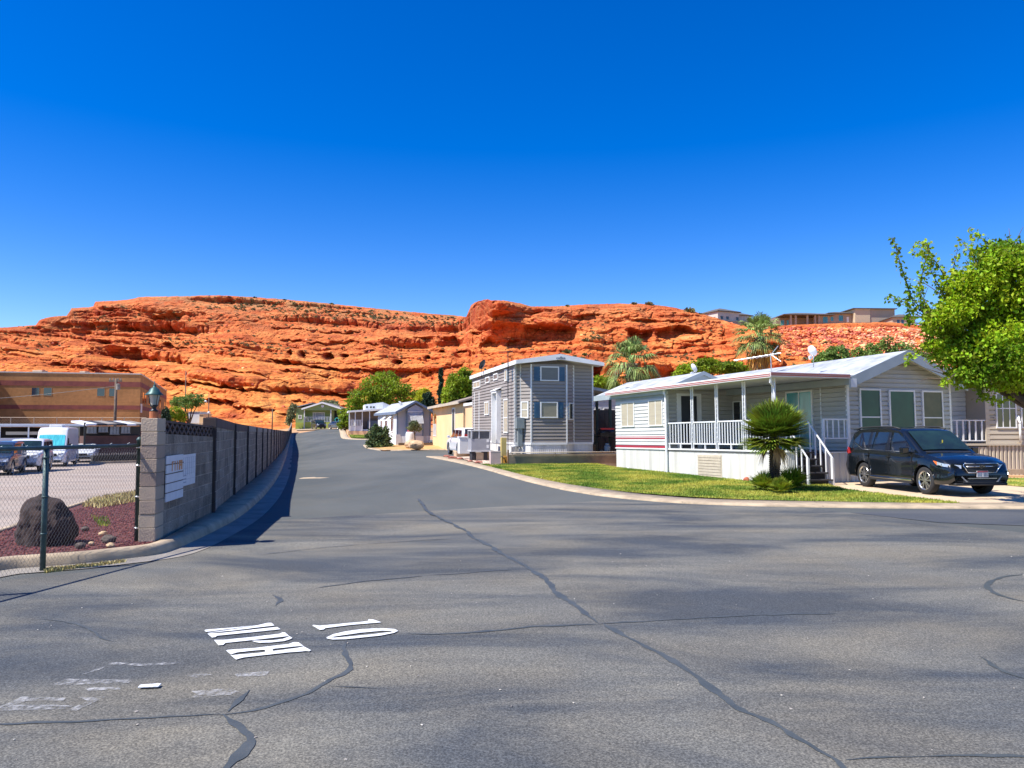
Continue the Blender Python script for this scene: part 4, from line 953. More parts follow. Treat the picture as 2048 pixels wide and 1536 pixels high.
# shared materials
m_white = M('white_paint', (0.80, 0.80, 0.78), (0.70, 0.70, 0.68), 1.5, 0.55)
m_whitem = M('white_metal', (0.78, 0.79, 0.80), (0.68, 0.69, 0.70), 1.5, 0.4, spec=0.5)
m_vinylw = M('white_vinyl', (0.66, 0.66, 0.63), (0.57, 0.57, 0.545), 0.8, 0.5)
m_vinylg = M('taupe_vinyl', (0.32, 0.285, 0.255), (0.27, 0.24, 0.215), 0.7, 0.55)
m_vinylc = M('cream_vinyl', (0.56, 0.48, 0.36), (0.48, 0.41, 0.31), 0.7, 0.55)
m_skirt = M('white_skirting', (0.72, 0.71, 0.68), (0.52, 0.50, 0.45), 0.9, 0.5, stretch=(3, 3, .3))
m_roofw = M('white_roof_coating', (0.50, 0.52, 0.53), (0.27, 0.29, 0.31), 1.8, 0.6, detail=8)
m_roofg = M('grey_shingle', (0.20, 0.19, 0.18), (0.13, 0.125, 0.12), 6, 0.9)
m_vinylshade = M('shaded_beige_vinyl', (0.47, 0.46, 0.42), (0.40, 0.39, 0.355), 0.8, 0.5)  # beige vinyl darkened to carry the shade on gable and porch walls
m_fasc = M('grey_fascia', (0.36, 0.41, 0.43), (0.28, 0.33, 0.35), 1, 0.5)
m_soff = M('soffit', (0.50, 0.50, 0.48), (0.42, 0.42, 0.41), 1, 0.6)
m_dark = M('dark_glass', (0.018, 0.022, 0.026), (0.012, 0.014, 0.018), 1, 0.08, spec=0.9)
m_bluegl = M('blue_glass', (0.02, 0.05, 0.085), (0.014, 0.03, 0.06), 1, 0.08, spec=0.9)
m_blind = M('beige_blind', (0.47, 0.42, 0.31), (0.40, 0.35, 0.26), 1, 0.35, stretch=(1, 1, 12), spec=.7)
m_gscreen = M('green_screen', (0.025, 0.105, 0.055), (0.018, 0.07, 0.04), 1.2, 0.4)
m_oscreen = M('olive_screen', (0.13, 0.125, 0.055), (0.06, 0.075, 0.035), 1.2, 0.4)
m_teal = M('teal_glass', (0.08, 0.34, 0.37), (0.03, 0.17, 0.20), 0.9, 0.12, stretch=(4, 4, .6), spec=.8)
m_grayscr = M('grey_screen', (0.16, 0.16, 0.15), (0.13, 0.13, 0.12), 2, 0.35, stretch=(1, 1, 10), spec=.6)
m_shut = M('blue_shutter', (0.045, 0.13, 0.22), (0.03, 0.09, 0.165), 2, 0.45)
m_redst = M('red_stripe', (0.38, 0.035, 0.055), None, 2, 0.45)
m_black = M('black_enamel', (0.016, 0.017, 0.019), None, 5, 0.35)
m_steelg = M('grey_cabinet', (0.28, 0.31, 0.31), (0.22, 0.25, 0.25), 2, 0.5, 0.2)
m_darkwood = M('dark_step', (0.045, 0.042, 0.045), (0.028, 0.026, 0.03), 3, 0.8)
# ================================================================ white home with the porch
RW = Vector((7.9, 23.5)); f2 = Vector((.94, .34)); rzW = math.atan2(.34, .94); RXW = -0.014
wh = empty('mobile_home', (RW.x, RW.y, 0), rzW, 'white mobile home with railed porch, red striped annex and green screened gable windows', 'mobile home', rx=RXW)
XM0, XM1, YM1 = 2.97, 7.37, 13.5; FL = 1.03; ZE = 3.33
A = (XM0, 0); B = (XM1, 0); xm = (XM0+XM1)/2; ZR = 4.17
clip = lambda z: (0, XM1-XM0) if z <= ZE else ((z-ZE)/(ZR-ZE)*(xm-XM0), (XM1-XM0)-(z-ZE)/(ZR-ZE)*(xm-XM0))
mb = MB(); lap(mb, A, B, FL-.05, ZR-.03, .15, .03, clip=clip); lap(mb, (XM0, YM1), (XM0, 0), FL-.05, ZE, .15, .03)
mb.build('siding', m_vinylshade, wh)
mb = MB(); mb.prism([(XM0+.02, .02, .7), (XM1-.02, .02, .7), (XM1-.02, .02, ZE-.02), (xm, .02, ZR-.03), (XM0+.02, .02, ZE-.02)], (0, YM1-.04, 0)); mb.build('wall', m_vinylshade, wh)
mb = MB(); mb.box(XM0-.02, XM0+.07, -.03, .05, FL-.05, ZE-.02); mb.box(XM1-.06, XM1+.02, -.03, .05, FL-.05, ZE-.02)
mb.box(XM0-.028, XM0+.01, 1.12, 1.17, FL, ZE-.05); mb.build('corner_trim', m_white, wh)
gable_roof(wh, XM0, XM1, 0, YM1, ZE+.02, ZR+.03, m_roofw, m_fasc, .28, .42, .05, .33)
mb = MB(); mb.prism([(XM0-.15, -.38, ZE-.10), (xm, -.38, ZR-.06-.02), (xm, 0, ZR-.06-.02), (XM0-.15, 0, ZE-.10)], (0, 0, .012)); mb.prism([(xm, -.38, ZR-.08), (XM1+.15, -.38, ZE-.1), (XM1+.15, 0, ZE-.1), (xm, 0, ZR-.08)], (0, 0, .012)); mb.build('soffit', m_soff, wh)
mb = MB(); mb.box(XM0-.27, XM0-.03, -.475, -.30, ZE-.33, ZE-.06); mb.build('eave_return', m_white, wh)
for i, (s0, s1, zt, gm, hm) in enumerate(((3.44, 4.325, 3.0, m_gscreen, (.42,)), (4.66, 5.77, 2.98, m_gscreen, ()), (6.08, 7.0, 2.98, m_oscreen, (.42,)))):
    window(wh, A, B, s0-XM0, s1-XM0, 1.42, zt, m_white, gm, .055, hm=hm, label=('green screened sash window nearest to the porch', 'widest green screened window, in the middle of the gable wall', 'olive screened sash window on the right of the gable wall')[i])
mb = MB(); wbox(mb, A, B, 0, 4.4, 1.20, 1.30, .0, .02); mb.build('red_stripe', m_redst, wh)
mb = MB(); ribs(mb, A, B, -.2, FL-.05, .2, .02, -.03); ribs(mb, (XM0, YM1), (XM0, 0), -.2, FL-.06, .2, .02, -.03); mb.build('skirting', m_skirt, wh)
# long left wall under the porch roof
LA, LB = (XM0, YM1), (XM0, 0)
sy = lambda y: YM1-y
w = window(wh, LA, LB, sy(2.84), sy(1.50), FL+.02, FL+2.02, m_white, m_teal, .06, mull=(.5,), name='sliding_door')
window(wh, LA, LB, sy(5.9), sy(5.4), 2.0, 2.85, m_white, m_dark, .04)
mb = MB(); mb.tube([(XM0-.05, 3.3, 2.55), (XM0-.12, 3.3, 2.6), (XM0-.16, 3.3, 2.52), (XM0-.16, 3.3, 2.44)], .012, 8); mb.lathe([(.0, 2.30), (.05, 2.32), (.06, 2.42), (.02, 2.47), (0, 2.47)], (XM0-.16, 3.3, 0), 12); mb.build('porch_light', m_black, wh, True)
# annex with its own roof
AY0, AY1 = 5.95, 10.1
LA2, LB2 = (0, AY1), (0, AY0)
mb = MB(); lap(mb, LA2, LB2, FL, 3.0, .14, .026); mb.build('annex_siding', m_vinylw, wh)
mb = MB(); lap(mb, (0, AY0), (XM0, AY0), FL, 3.28, .15, .03); mb.build('porch_siding', m_vinylshade, wh)
mb = MB(); mb.box(.02, XM0, AY0+.02, AY1-.02, .6, 3.3); mb.build('annex_wall', m_vinylw, wh)
mb = MB(); wbox(mb, LA2, LB2, 0, AY1-AY0, 3.0, 3.28, -.02, .012); mb.build('frieze', m_fasc, wh)
for k, (z0, z1) in enumerate(((1.40, 1.50), (1.05, 1.14))):
    mb = MB(); wbox(mb, LA2, LB2, AY1-10.1, AY1-AY0, z0, z1, 0, .024); mb.build('red_stripe', m_redst, wh)
yu = lambda u: float((RW.x-(u-1024)/FPX*RW.y)/((u-1024)/FPX*.94+.34))
for (u0, u1) in ((1245, 1271), (1300, 1328)):
    a_, b_ = yu(u0), yu(u1); window(wh, LA2, LB2, AY1-a_, AY1-b_, 1.90, 2.93, m_white, m_blind, .045, mull=(.5,))
mb = MB(); wbox(mb, LA2, LB2, 0, AY1-AY0, FL-.03, FL+.01, -.02, .05); mb.build('skirting_cap', m_white, wh)
mb = MB(); ribs(mb, LA2, LB2, -.25, FL-.03, .07, .010, .0); mb.build('skirting', m_skirt, wh)
mb = MB(); wbox(mb, LA2, LB2, AY1-AY0-.06, AY1-AY0+.05, FL, 3.05, -.04, .03); mb.build('corner_trim', m_white, wh)
mb = MB(); mb.tube([(-.09, AY0-.05, 3.2), (-.09, AY0-.05, .05)], .045, 8); mb.box(-.16, -.02, AY0-.12, AY0+.02, 3.08, 3.26); mb.build('downspout', m_whitem, wh)
gable_roof(wh, -.02, XM0+.15, AY0+.1, AY1+1.6, 3.30, 3.92, m_roofw, m_fasc, .1, .25, .05, .14, name='annex_roof')
mb = MB(); mb.prism([(0, AY0-.1, 3.3), (XM0+.1, AY0-.1, 3.3), (1.52, AY0-.1, 3.88)], (0, .02, 0)); mb.build('annex_gable', m_fasc, wh)
mb = MB(); mb.lathe([(.0, 0), (.22, 0), (.22, .05), (.15, .13), (0, .15)], (.75, 10.2, 3.62), 16); mb.build('roof_vent', m_whitem, wh, True)
# dark door in the annex end wall
DA, DB = (0, AY0), (XM0, AY0)
mb = MB(); wbox(mb, DA, DB, .42, 1.5, FL, FL+2.1, -.02, .03); d_ = mb.build('door_frame', m_white, wh)
mb = MB(); wbox(mb, DA, DB, .6, 1.28, FL+.02, FL+2.0, .0, .05); mb.build('screen_door', M('dark_door', (.035, .038, .05), None, 2, .5), wh)
# porch deck
mb = MB(); mb.box(-.02, XM0-.02, .05, AY0-.02, FL-.09, FL-.01); mb.build('deck_floor', M('deck_board', (.12, .12, .12), (.08, .08, .08), 5, .8), wh)
mb = MB(); ribs(mb, (0, AY0), (0, 0), -.25, FL-.03, .07, .010, .0)
# rounded deck corner
cx = [(0, 0), (.03, -.2), (.1, -.36), (.22, -.45), (.46, -.47)]
for a_, b_ in zip(cx[:-1], cx[1:]): ribs(mb, a_, b_, -.25, FL-.03, .07, .010, .0)
ribs(mb, (1.97, -.05), (XM0-.03, -.05), -.25, FL-.08, .235, .03, 0, flat=.75)
mb.build('deck_skirting', m_skirt, wh)
mb = MB(); wbox(mb, (0, AY0), (0, 0), 0, AY0, FL-.03, FL+.02, -.06, .04)
for a_, b_ in zip(cx[:-1], cx[1:]): wbox(mb, a_, b_, 0, wframe(a_, b_)[3], FL-.03, FL+.02, -.1, .04)
wbox(mb, (1.95, -.05), (XM0-.03, -.05), 0, .97, FL-.08, FL-.04, -.03, .03)
mb.build('deck_edge', m_white, wh)
mb = MB(); mb.prism([(0, 0, FL-.04), (.03, -.2, FL-.04), (.1, -.36, FL-.04), (.22, -.45, FL-.04), (.46, -.47, FL-.04), (.47, .05, FL-.04)], (0, 0, .03)); mb.build('deck_corner', m_white, wh)
# lattice vent in the skirting
m_lv = M('tan_louvre', (.58, .50, .38), (.48, .41, .31), 4, .7)
mb = MB(); ya, yb_ = yu(1395), yu(1443)
wbox(mb, (0, AY0), (0, 0), AY0-ya, AY0-yb_, .05, .86, .0, .02)
for k in range(8): wbox(mb, (0, AY0), (0, 0), AY0-ya+.04, AY0-yb_-.04, .08+k*.098, .155+k*.098, .02, .035)
mb.build('louvre_vent', m_lv, wh)
# awning over the porch, columns, railings
m_awn = M('awning_underside', (0.62, 0.61, 0.58), (0.55, 0.54, 0.52), 1, 0.6)
mb = MB(); mb.prism([(-.30, -.45, 3.24), (XM0-.01, -.45, 3.33), (XM0-.01, -.45, 3.38), (-.30, -.45, 3.36)], (0, AY1+.2+.45, 0)); mb.build('awning', m_awn, wh)
mb = MB()
y_end = AY1+.3
for (z0, z1, mm) in ((3.25, 3.405, 0),): mb.box(-.34, -.30, -.48, y_end, z0, z1); mb.box(-.34, XM0-.31, -.50, -.46, z0+.02, z1+.0)
g_ = mb.build('gutter', m_white, wh)
mb = MB(); mb.box(-.352, -.341, -.48, y_end, 3.28, 3.305); mb.box(-.352, -.341, -.48, y_end, 3.335, 3.36)
mb.box(-.34, XM0-.31, -.512, -.501, 3.30, 3.335); mb.box(-.34, XM0-.31, -.512, -.501, 3.35, 3.385); mb.build('red_line', M('awning_red', (.42, .10, .07), None, 3, .5), g_)
for i, u in enumerate((1385.3, 1434.5, 1489.5, 1549.5)):
    y = yu(u); mb = MB(); sp = .055
    for s_ in (-sp, sp): mb.box(-.02, .02, y+s_-.017, y+s_+.017, FL+.02, 3.25)
    for k in range(13):
        z = FL+.2+k*.16; zz = .1 if k % 2 else -.1
        mb.tube([(0, y-sp, z), (0, y, z+.09), (0, y+sp, z+.02)], .006, 5)
    mb.build('column', m_whitem, wh)
mb = MB(); mb.tube([(-.28, -.42, 3.25), (-.26, -.36, 3.1), (-.07, -.3, 2.95), (-.07, -.3, FL)], .035, 8); mb.build('downspout', m_whitem, wh)
ends = [AY0-.03]+[yu(u) for u in (1385.3, 1434.5, 1489.5, 1549.5)]
for a_, b_, n_, ft in zip(ends[:-1], ends[1:], (8, 9, 9, 9), ((.05, .8), (.7,), (.7,), (.7,))):
    rail(wh, (0, a_-.07), (0, b_+.07), FL, FL+.98, m_whitem, n_, feet=ft)
# front corner rail, steps, stair rails
rail(wh, (2.02, -.02), (XM0-.05, -.02), FL, FL+1.0, m_whitem, 4, low=.36)
mb = MB()
for sx in (1.98, XM0-.02): mb.box(sx-.03, sx+.03, -.05, .01, FL-.05, FL+1.0)
mb.build('rail_post', m_whitem, wh)
for k in range(5):
    z = FL-.03-k*.2; y = -.06-k*.19; mb = MB(); mb.box(.50, 1.38, y-.21, y+.02, z-.045, z); mb.box(.52, 1.36, y-.03, y-.02, max(z-.2, -.1), z-.046); mb.build('step', m_darkwood, wh)
mb = MB(); mb.box(.48, 1.95, -.05, 0, 0, FL-.1); mb.build('step_back', m_darkwood, wh)
for xs in (.50, 1.40):
    mb = MB(); mb.prism([(xs-.02, .0, FL+.88), (xs+.02, .0, FL+.88), (xs+.02, -1.0, .80), (xs-.02, -1.0, .80)], (0, 0, .045))
    for k in range(5):
        y = -.08-k*.22; zt = FL+.88-(FL+.88-.80)*(-y/1.0); mb.box(xs-.018, xs+.018, y-.018, y+.018, max(0, FL-.03-k*.23-.25), zt)
    mb.box(xs-.03, xs+.03, -1.03, -.97, 0, .83)
    mb.build('stair_rail', m_whitem, wh)
rock('stone', (RW.x+.34*-1-0.1, RW.y+1.1, .06), (.12, .09, .12), M('red_rock', (.45, .12, .06), (.3, .07, .04), 4, .8), 'red rock lying on the lawn against the white skirting', 'rock', 11, 2)
# things on the roofs
def dish(name, loc, rz, label, r=.36, mat=None, mast=.5, tilt=.5):
    d = empty(name, loc, rz, label, 'satellite dish', 'satellite dishes on the roofs')
    mat = mat or m_whitem
    MB().tube([(0, 0, -.05), (0, 0, mast*.7), (0, .05, mast)], .02, 8).build('mast', mat, d, True)
    prof = [(r*k/8, .0-.35*r*(1-(k/8)**2)) for k in range(9)]+[(r, .02)]
    o = MB().lathe(prof, (0, 0, 0), 24, 'y').build('reflector', mat, d, True); o.location = (0, -.05, mast+.1); o.rotation_euler = (tilt, 0, 0); o.scale = (1, 1, 1.15)
    a = MB(); a.tube([(0, -.02, -r*.9), (0, -r*1.1, -.15)], .012, 6); a.box(-.03, .03, -r*1.1-.08, -r*1.1+.02, -.2, -.1); a = a.build('feed_arm', mat, d); a.location = (0, -.05, mast+.1); a.rotation_euler = (tilt, 0, 0)
    return d
p = PD(1390, 748, 31.5); dish('satellite_dish', (p.x, p.y, p.z-.05), math.radians(-68), 'small white satellite dish on the annex roof', .16, mast=.2)
p = PD(1627, 729, 26.5); dish('satellite_dish', (p.x, p.y, p.z-.05), math.radians(-60), 'white satellite dish on the roof above the sliding door', .17, mast=.42)
an = empty('television_antenna', PD(1515, 745, 30), 0, 'long white television antenna above the porch roof', 'antenna')
al = M('aluminium', (.6, .62, .63), None, 5, .4, .7)
def rel(u, v, y): return PD(u, v, y)-Vector(an.location)
MB().tube([rel(1543, 748, 30), rel(1541, 706, 30)], .018, 6).build('mast', al, an)
MB().tube([rel(1468, 721, 30.4), rel(1562, 706, 29.7)], .022, 6).build('boom', al, an)
for k in range(7):
    s = k/6; c = rel(1478+66*s, 719.5-10*s, 30.3-.5*s); e = MB(); e.tube([c+Vector((-.02, -.5-.3*s, .02)), c+Vector((.02, .5+.3*s, -.02))], .009, 5); e.build('element', al, an)
MB().tube([rel(1542, 709, 29.8), rel(1556, 692, 29.3)], .016, 5).build('reflector_bar', al, an)
MB().tube([rel(1542, 709, 29.8), rel(1562, 723, 29.3)], .016, 5).build('reflector_bar', al, an)

# ================================================================ cream home at the right edge
RT = PD(1976, 945, 30); RT = Vector((RT.x, RT.y))
rzT = math.radians(4); th = empty('mobile_home', (RT.x, RT.y, 0), rzT, 'cream mobile home with blue shutter at the right edge behind the leafy tree', 'mobile home')
A, B = (0, 0), (4.6, 0)
mb = MB(); lap(mb, A, B, 1.12, 3.6, .19, .035); mb.build('siding', m_vinylc, th)
mb = MB(); mb.box(.02, 4.58, .02, 11, .5, 3.6); mb.box(-2.9, .02, 1.22, 11, .5, 3.6); mb.build('wall', m_vinylc, th)
mb = MB(); lap(mb, (-2.9, 1.2), (0, 1.2), 1.12, 3.6, .19, .035); mb.build('recess_siding', m_vinylw, th)
mb = MB(); mb.box(-.04, .11, -.03, .06, 1.1, 3.6); mb.box(-1.95, -1.85, 1.16, 1.2, 1.1, 3.6); mb.build('corner_trim', m_vinylc, th)
mb = MB(); ribs(mb, A, B, -.1, 1.05, .16, .03, -.02); ribs(mb, (-2.9, -.02), (0, -.02), -.1, 1.0, .16, .03, -.02); mb.build('skirting', m_vinylc, th)
mb = MB(); mb.box(-2.9, 4.6, -.06, 0, 1.05, 1.13); mb.build('skirting_cap', m_vinylc, th)
mb = MB(); mb.box(-2.9, 0, 0, 1.2, 1.0, 1.08); mb.build('deck_floor', m_darkwood, th)
rail(th, (-2.6, 0), (-.06, 0), 1.1, 2.05, m_white, 10, low=.12, bal=.06)
window(th, (-2.9, 1.2), (0, 1.2), .95, 1.75, 1.75, 3.15, m_white, m_dark, .05, mull=(.33, .66), hm=(.45,))
mb = MB(); wbox(mb, (-2.9, 1.2), (0, 1.2), 1.78, 2.1, 1.72, 3.18, 0, .04); mb.build('shutter', M('navy_shutter', (.015, .05, .16), None, 3, .5), th)
window(th, A, B, .38, 1.22, 1.72, 3.1, m_white, m_dark, .05, mull=(.33, .66), hm=(.56,))
window(th, A, B, 1.4, 2.24, 1.72, 3.1, m_white, m_dark, .05, mull=(.33, .66), hm=(.56,))
mb = MB(); mb.tube([(1.28, -.12, 1.15), (1.28, -.12, 2.0)], .04, 8); mb.tube([(1.28, -.12, 1.9), (1.28, -.03, 2.2)], .05, 8); mb.build('vent_pipe', m_white, th, True)
gable_roof(th, -2.9, 4.6, 0, 11, 3.6, 4.3, m_roofg, m_white, .2, .5, .05, .2)
mb = MB(); mb.box(-.2, 4.6, -.9, -.75, 0, .18); 
tag(mb.build('garden_edging', m_conc), 'pale garden edging kerb before the cream home', 'edging'); bpy.data.objects['garden_edging'].location = (RT.x, RT.y, 0); bpy.data.objects['garden_edging'].rotation_euler = (0, 0, rzT)
# number plate by the window (reads 104)
def text_mesh(name, body, size, mat, parent, loc, rot, extr=.002, label=None):
    cu = bpy.data.curves.new(name, 'FONT'); cu.body = body; cu.size = size; cu.align_x = 'CENTER'; cu.align_y = 'CENTER'; cu.extrude = extr
    to = bpy.data.objects.new(name, cu); COL.objects.link(to); dg = bpy.context.evaluated_depsgraph_get(); dg.update()
    me = bpy.data.meshes.new_from_object(to.evaluated_get(dg)); me.name = name; bpy.data.objects.remove(to)
    me.materials.clear(); me.materials.append(mat)
    o = bpy.data.objects.new(name, me); COL.objects.link(o); o.parent = parent; o.location = loc; o.rotation_euler = rot; return o
text_mesh('house_number', '104', .13, m_black, th, (.22, -.03, 2.12), (math.pi/2, 0, 0))
# ================================================================ grey two storey park model
RG = Vector((.144, 37.0)); rzG = math.atan2(.235, .972)
gr = empty('park_model', (RG.x, RG.y, 0), rzG, 'tall taupe lap sided park model home with blue shutters and front bay', 'park model home')
W_, LG = 3.93, 11.0; zf = 1.03; ze = 4.78
pad = .5
front = [(0, 0), (.27, 0), (.68, -.45), (2.45, -.45), (2.94, 0), (W_, 0)]
sd = MB()
for a_, b_ in zip(front[:-1], front[1:]): lap(sd, a_, b_, zf, ze+(.02), .165, .04)
lap(sd, (0, LG), (0, 0), zf, ze, .165, .04); sd.build('siding', m_vinylg, gr)
mb = MB(); mb.prism([(x+.0, y+.02, .6) for x, y in front]+[(W_-.02, LG, .6), (.02, LG, .6)], (0, 0, ze-.6)); mb.prism([(.02, .03, ze), (W_-.02, .03, ze), (W_/2, .03, 5.15)], (0, LG, 0)); mb.build('wall', m_vinylg, gr)
mb = MB()
for x, y in front:
    mb.box(x-.035, x+.035, y-.045, y+.03, zf-.02, ze)
mb.box(-.035, .05, -.045, .09, zf-.02, ze)
for u in (949.8, 959.2):
    L_ = float((.144-37*(u-1024)/FPX)/(.235+.972*(u-1024)/FPX)); mb.box(-.04, .0, L_-.05, L_+.05, zf, 3.9 if u < 955 else 3.85)
mb.build('corner_trim', m_white, gr)
mb = MB()
for a_, b_ in zip(front[:-1], front[1:]): ribs(mb, a_, b_, pad, zf-.10, .10, .012, .01)
ribs(mb, (0, LG), (0, 0), pad, zf-.1, .25, .01, .01, flat=.9); mb.build('skirting', m_skirt, gr)
mb = MB()
for a_, b_ in zip(front[:-1], front[1:]): wbox(mb, a_, b_, -.01, wframe(a_, b_)[3]+.01, zf-.1, zf, -.02, .05)
wbox(mb, (0, LG), (0, 0), 0, LG, zf-.1, zf, -.02, .05); mb.build('skirting_cap', m_white, gr)
# roof with deep white fascia
mb = MB(); y0 = -.75; xm = W_/2; xl, xr = -.12, W_+.32; zc = 4.76; zt_ = 4.94; pk = 5.10; pkt = 5.28
mb.prism([(xl, y0, zt_), (xm+.1, y0, pkt), (xr, y0, zt_-.03), (xr, y0, zc+.12), (xm+.1, y0, pk+.08), (xl, y0, zc+.12)], (0, LG+.9, 0)); r_ = mb.build('roof', m_roofw, gr)
mb = MB(); mb.prism([(xl-.02, y0-.04, zc), (xm+.1, y0-.04, pk-.10), (xm+.1, y0-.04, pkt-.03), (xl-.02, y0-.04, zt_-.02)], (0, .038, 0)); mb.prism([(xm+.1, y0-.04, pk-.10), (xr+.02, y0-.04, zc-.03), (xr+.02, y0-.04, zt_-.05), (xm+.1, y0-.04, pkt-.03)], (0, .038, 0))
mb.box(xl-.045, xl-.002, y0-.0, LG+.15, zc-.02, zt_+.0); mb.build('fascia', m_white, r_)
mb = MB(); mb.prism([(xl, y0, zc+.0), (xm+.1, y0, pk-.1), (xr, y0, zc-.02), (xr, y0, zc+.0), (xm+.1, y0, pk-.08), (xl, y0, zc+.02)], (0, .75, 0)); mb.build('soffit', m_soff, r_)
text_mesh('name_sign', 'coffee', .19, m_black, gr, (xm+.1, y0-.045, 5.07), (math.pi/2, 0, 0))
# bay windows
cA, cB = front[2], front[3]
for (u0, u1, v0, v1) in ((1080, 1117.5, 730.5, 762), (1080, 1115, 803.5, 836)):
    def ss(u):
        k = (u-1024)/FPX; ox = RG.x+.972*.68+.235*.45; oy = RG.y+.235*.68-.972*.45; return (ox-k*oy)/(k*.235-.972)
    s0, s1 = ss(u0), ss(u1); z1 = vz(v0, 36.85); z0 = vz(v1, 36.85)
    up = v0 < 780
    z1 = min(z1, 4.68); window(gr, cA, cB, s0, s1, z0, z1, m_white, m_grayscr if up else M('tan_screen', (.30, .28, .20), (.25, .23, .17), 2, .35, stretch=(1, 1, 10)), .055, base=.02, label='upper bay window with grey blind' if up else 'lower bay window with tan blind')
    for a_, b_ in ((s0-.30, s0-.02), (s1+.02, s1+.29)):
        mb = MB(); wbox(mb, cA, cB, a_, b_, z0, z1-.02, .0, .05); sh = mb.build('shutter', m_shut, gr)
        mb = MB(); zm = (z0+z1)/2
        for (q0, q1) in ((z0+.07, zm-.04), (zm+.04, z1-.09)):
            nl = 7
            for k in range(nl): wbox(mb, cA, cB, a_+.05, b_-.05, q0+(q1-q0)*k/nl, q0+(q1-q0)*(k+.6)/nl, .05, .062)
        mb.build('louvres', m_shut, sh)
fA, fB = front[1], front[2]; Lf = wframe(fA, fB)[3]
window(gr, fA, fB, Lf*.12, Lf*.82, 2.19, 3.0, m_white, m_blind, .05, hm=(.5,), base=.02)
fA, fB = front[3], front[4]; Lf = wframe(fA, fB)[3]
window(gr, fA, fB, Lf*.15, Lf*.80, 2.12, 2.95, m_white, m_dark, .05, base=.02)
# side windows
sA, sB = (0, LG), (0, 0)
Lu = lambda u: float((.144-37*(u-1024)/FPX)/(.235+.972*(u-1024)/FPX))
for (u0, u1, v0, v1, mu) in ((948.6, 962, 762.5, 776, (.5,)), (972.8, 980.8, 754, 766, ()), (989, 997.5, 747, 760, ()), (1011.5, 1016, 738.5, 762, ()), (971, 979.8, 803.5, 830, (.5,)), (1009.5, 1018.5, 798, 866, ())):
    l0, l1 = Lu(u0), Lu(u1); ym = 37+.972*(l0+l1)/2; window(gr, sA, sB, LG-l0, LG-l1, vz(v1, ym), vz(v0, ym), m_white, m_blind if mu or u0 > 1000 else m_grayscr, .06, mull=mu, hm=(.45,) if u0 == 1009.5 else (), base=.02, name='window' if u0 != 1009.5 else 'glazed_door')
mb = MB(); mb.box(-.045, -.0, Lu(1016.5), Lu(1019), 4.0, 4.55); mb.box(-.05, -.0, .32, .42, 4.0, 4.55); mb.build('shutter', m_shut, gr)
l0, l1 = Lu(993), Lu(1003.5)
mb = MB(); mb.box(-.28, -.0, l1, l1+.10, zf-.1, 3.62); mb.box(-.28, 0, l0-.1, l0, zf-.1, 3.62); mb.box(-.30, 0, l1, l0, 3.55, 3.66); mb.prism([(-.34, l1-.05, 3.66), (-.34, l0+.05, 3.66), (0, l0+.05, 3.80), (0, l1-.05, 3.80)], (0, 0, .04)); mb.build('door_surround', m_white, gr)
mb = MB(); mb.box(-.05, 0, l1+.1, l0-.1, zf, 3.5); mb.build('door', m_vinylw, gr)
mb = MB(); mb.lathe([(0, 0), (.09, .02), (.1, .12), (.05, .2), (0, .22)], (-.12, Lu(991), 2.5), 12); mb.build('wall_lamp', m_white, gr, True)
# electric service on the front corner
mb = MB(); mb.box(.0, .40, -.30, -.05, 1.70, 2.22); mt = mb.build('meter_cabinet', m_steelg, gr, bevel=.01)
mb = MB(); mb.box(.09, .30, -.26, -.05, .85, 1.70); mb.build('conduit_chase', m_steelg, gr)
mb = MB(); mb.tube([(.15, -.2, .9), (.15, -.3, .62), (.02, -.32, .55), (-.3, -.3, .58)], .022, 7); mb.tube([(.25, -.2, .9), (.32, -.34, .66), (.2, -.38, .55), (-.1, -.35, .56)], .022, 7); mb.build('conduit', M('grey_conduit', (.35, .36, .36), None, 4, .5), gr, True)
mb = MB(); mb.lathe([(0, .6), (.13, .6), (.13, .82), (.15, .83), (.15, .9), (0, .92)], (-.12, -.3, 0), 14); mb.build('junction_drum', m_white, gr, True)
# antenna mast and the dark dish on the roof edge
p = PD(1016, 860, 37.5); mst = empty('antenna_mast', (p.x, p.y, .5), 0, 'thin dark antenna mast rising past the corner of the taupe park model', 'antenna')
zt2 = vz(702, 37.5); MB().tube([(0, 0, 0), (0, 0, zt2-.5)], .022, 7).build('mast', m_black, mst)
MB().tube([(-.45, 0, zt2-.56), (.25, 0, zt2-.50)], .014, 6).build('boom', m_black, mst)
for k in range(4): MB().tube([(-.4+k*.2, -.25, zt2-.55), (-.4+k*.2, .25, zt2-.55)], .008, 5).build('element', m_black, mst)
p = PD(963, 752, 43.6); dish('satellite_dish', (p.x, p.y, p.z), math.radians(60), 'dark satellite dish at the back roof edge of the taupe park model', .26, m_black, mast=.55)

# pad, retaining wall with a pipe rail
rA = P(1018, 931); rw_ = empty('retaining_wall', (rA.x, rA.y, 0), rzG, 'low stained concrete retaining wall with a pipe rail above the lawn', 'retaining wall')
m_ret = M('stained_concrete', (0.33, 0.26, 0.185), (0.19, 0.15, 0.115), 1.2, 0.9, bump=.3, bscale=30, detail=8)
MB().box(0, 6.2, 0, .2, -.2, .50).build('wall_body', m_ret, rw_)
MB().box(.2, 6.2, .2, 12, .3, .47).build('pad_fill', m_concL, rw_)
mb = MB(); mb.tube([(0.1, -.05, .59), (6.2, -.05, .59)], .025, 8); r_ = mb.build('pipe_rail', M('tan_pipe', (.5, .42, .33), None, 3, .5), rw_, True)
for x in (.15, 2.2, 4.1, 5.9): MB().tube([(x, -.05, .4), (x, -.05, .60)], .02, 6).build('bracket', m_ret, rw_)
MB().box(-.06, .0, .0, .12, -.1, .72).build('corner_post', M('brown_post', (.22, .13, .07), None, 3, .8), rw_)
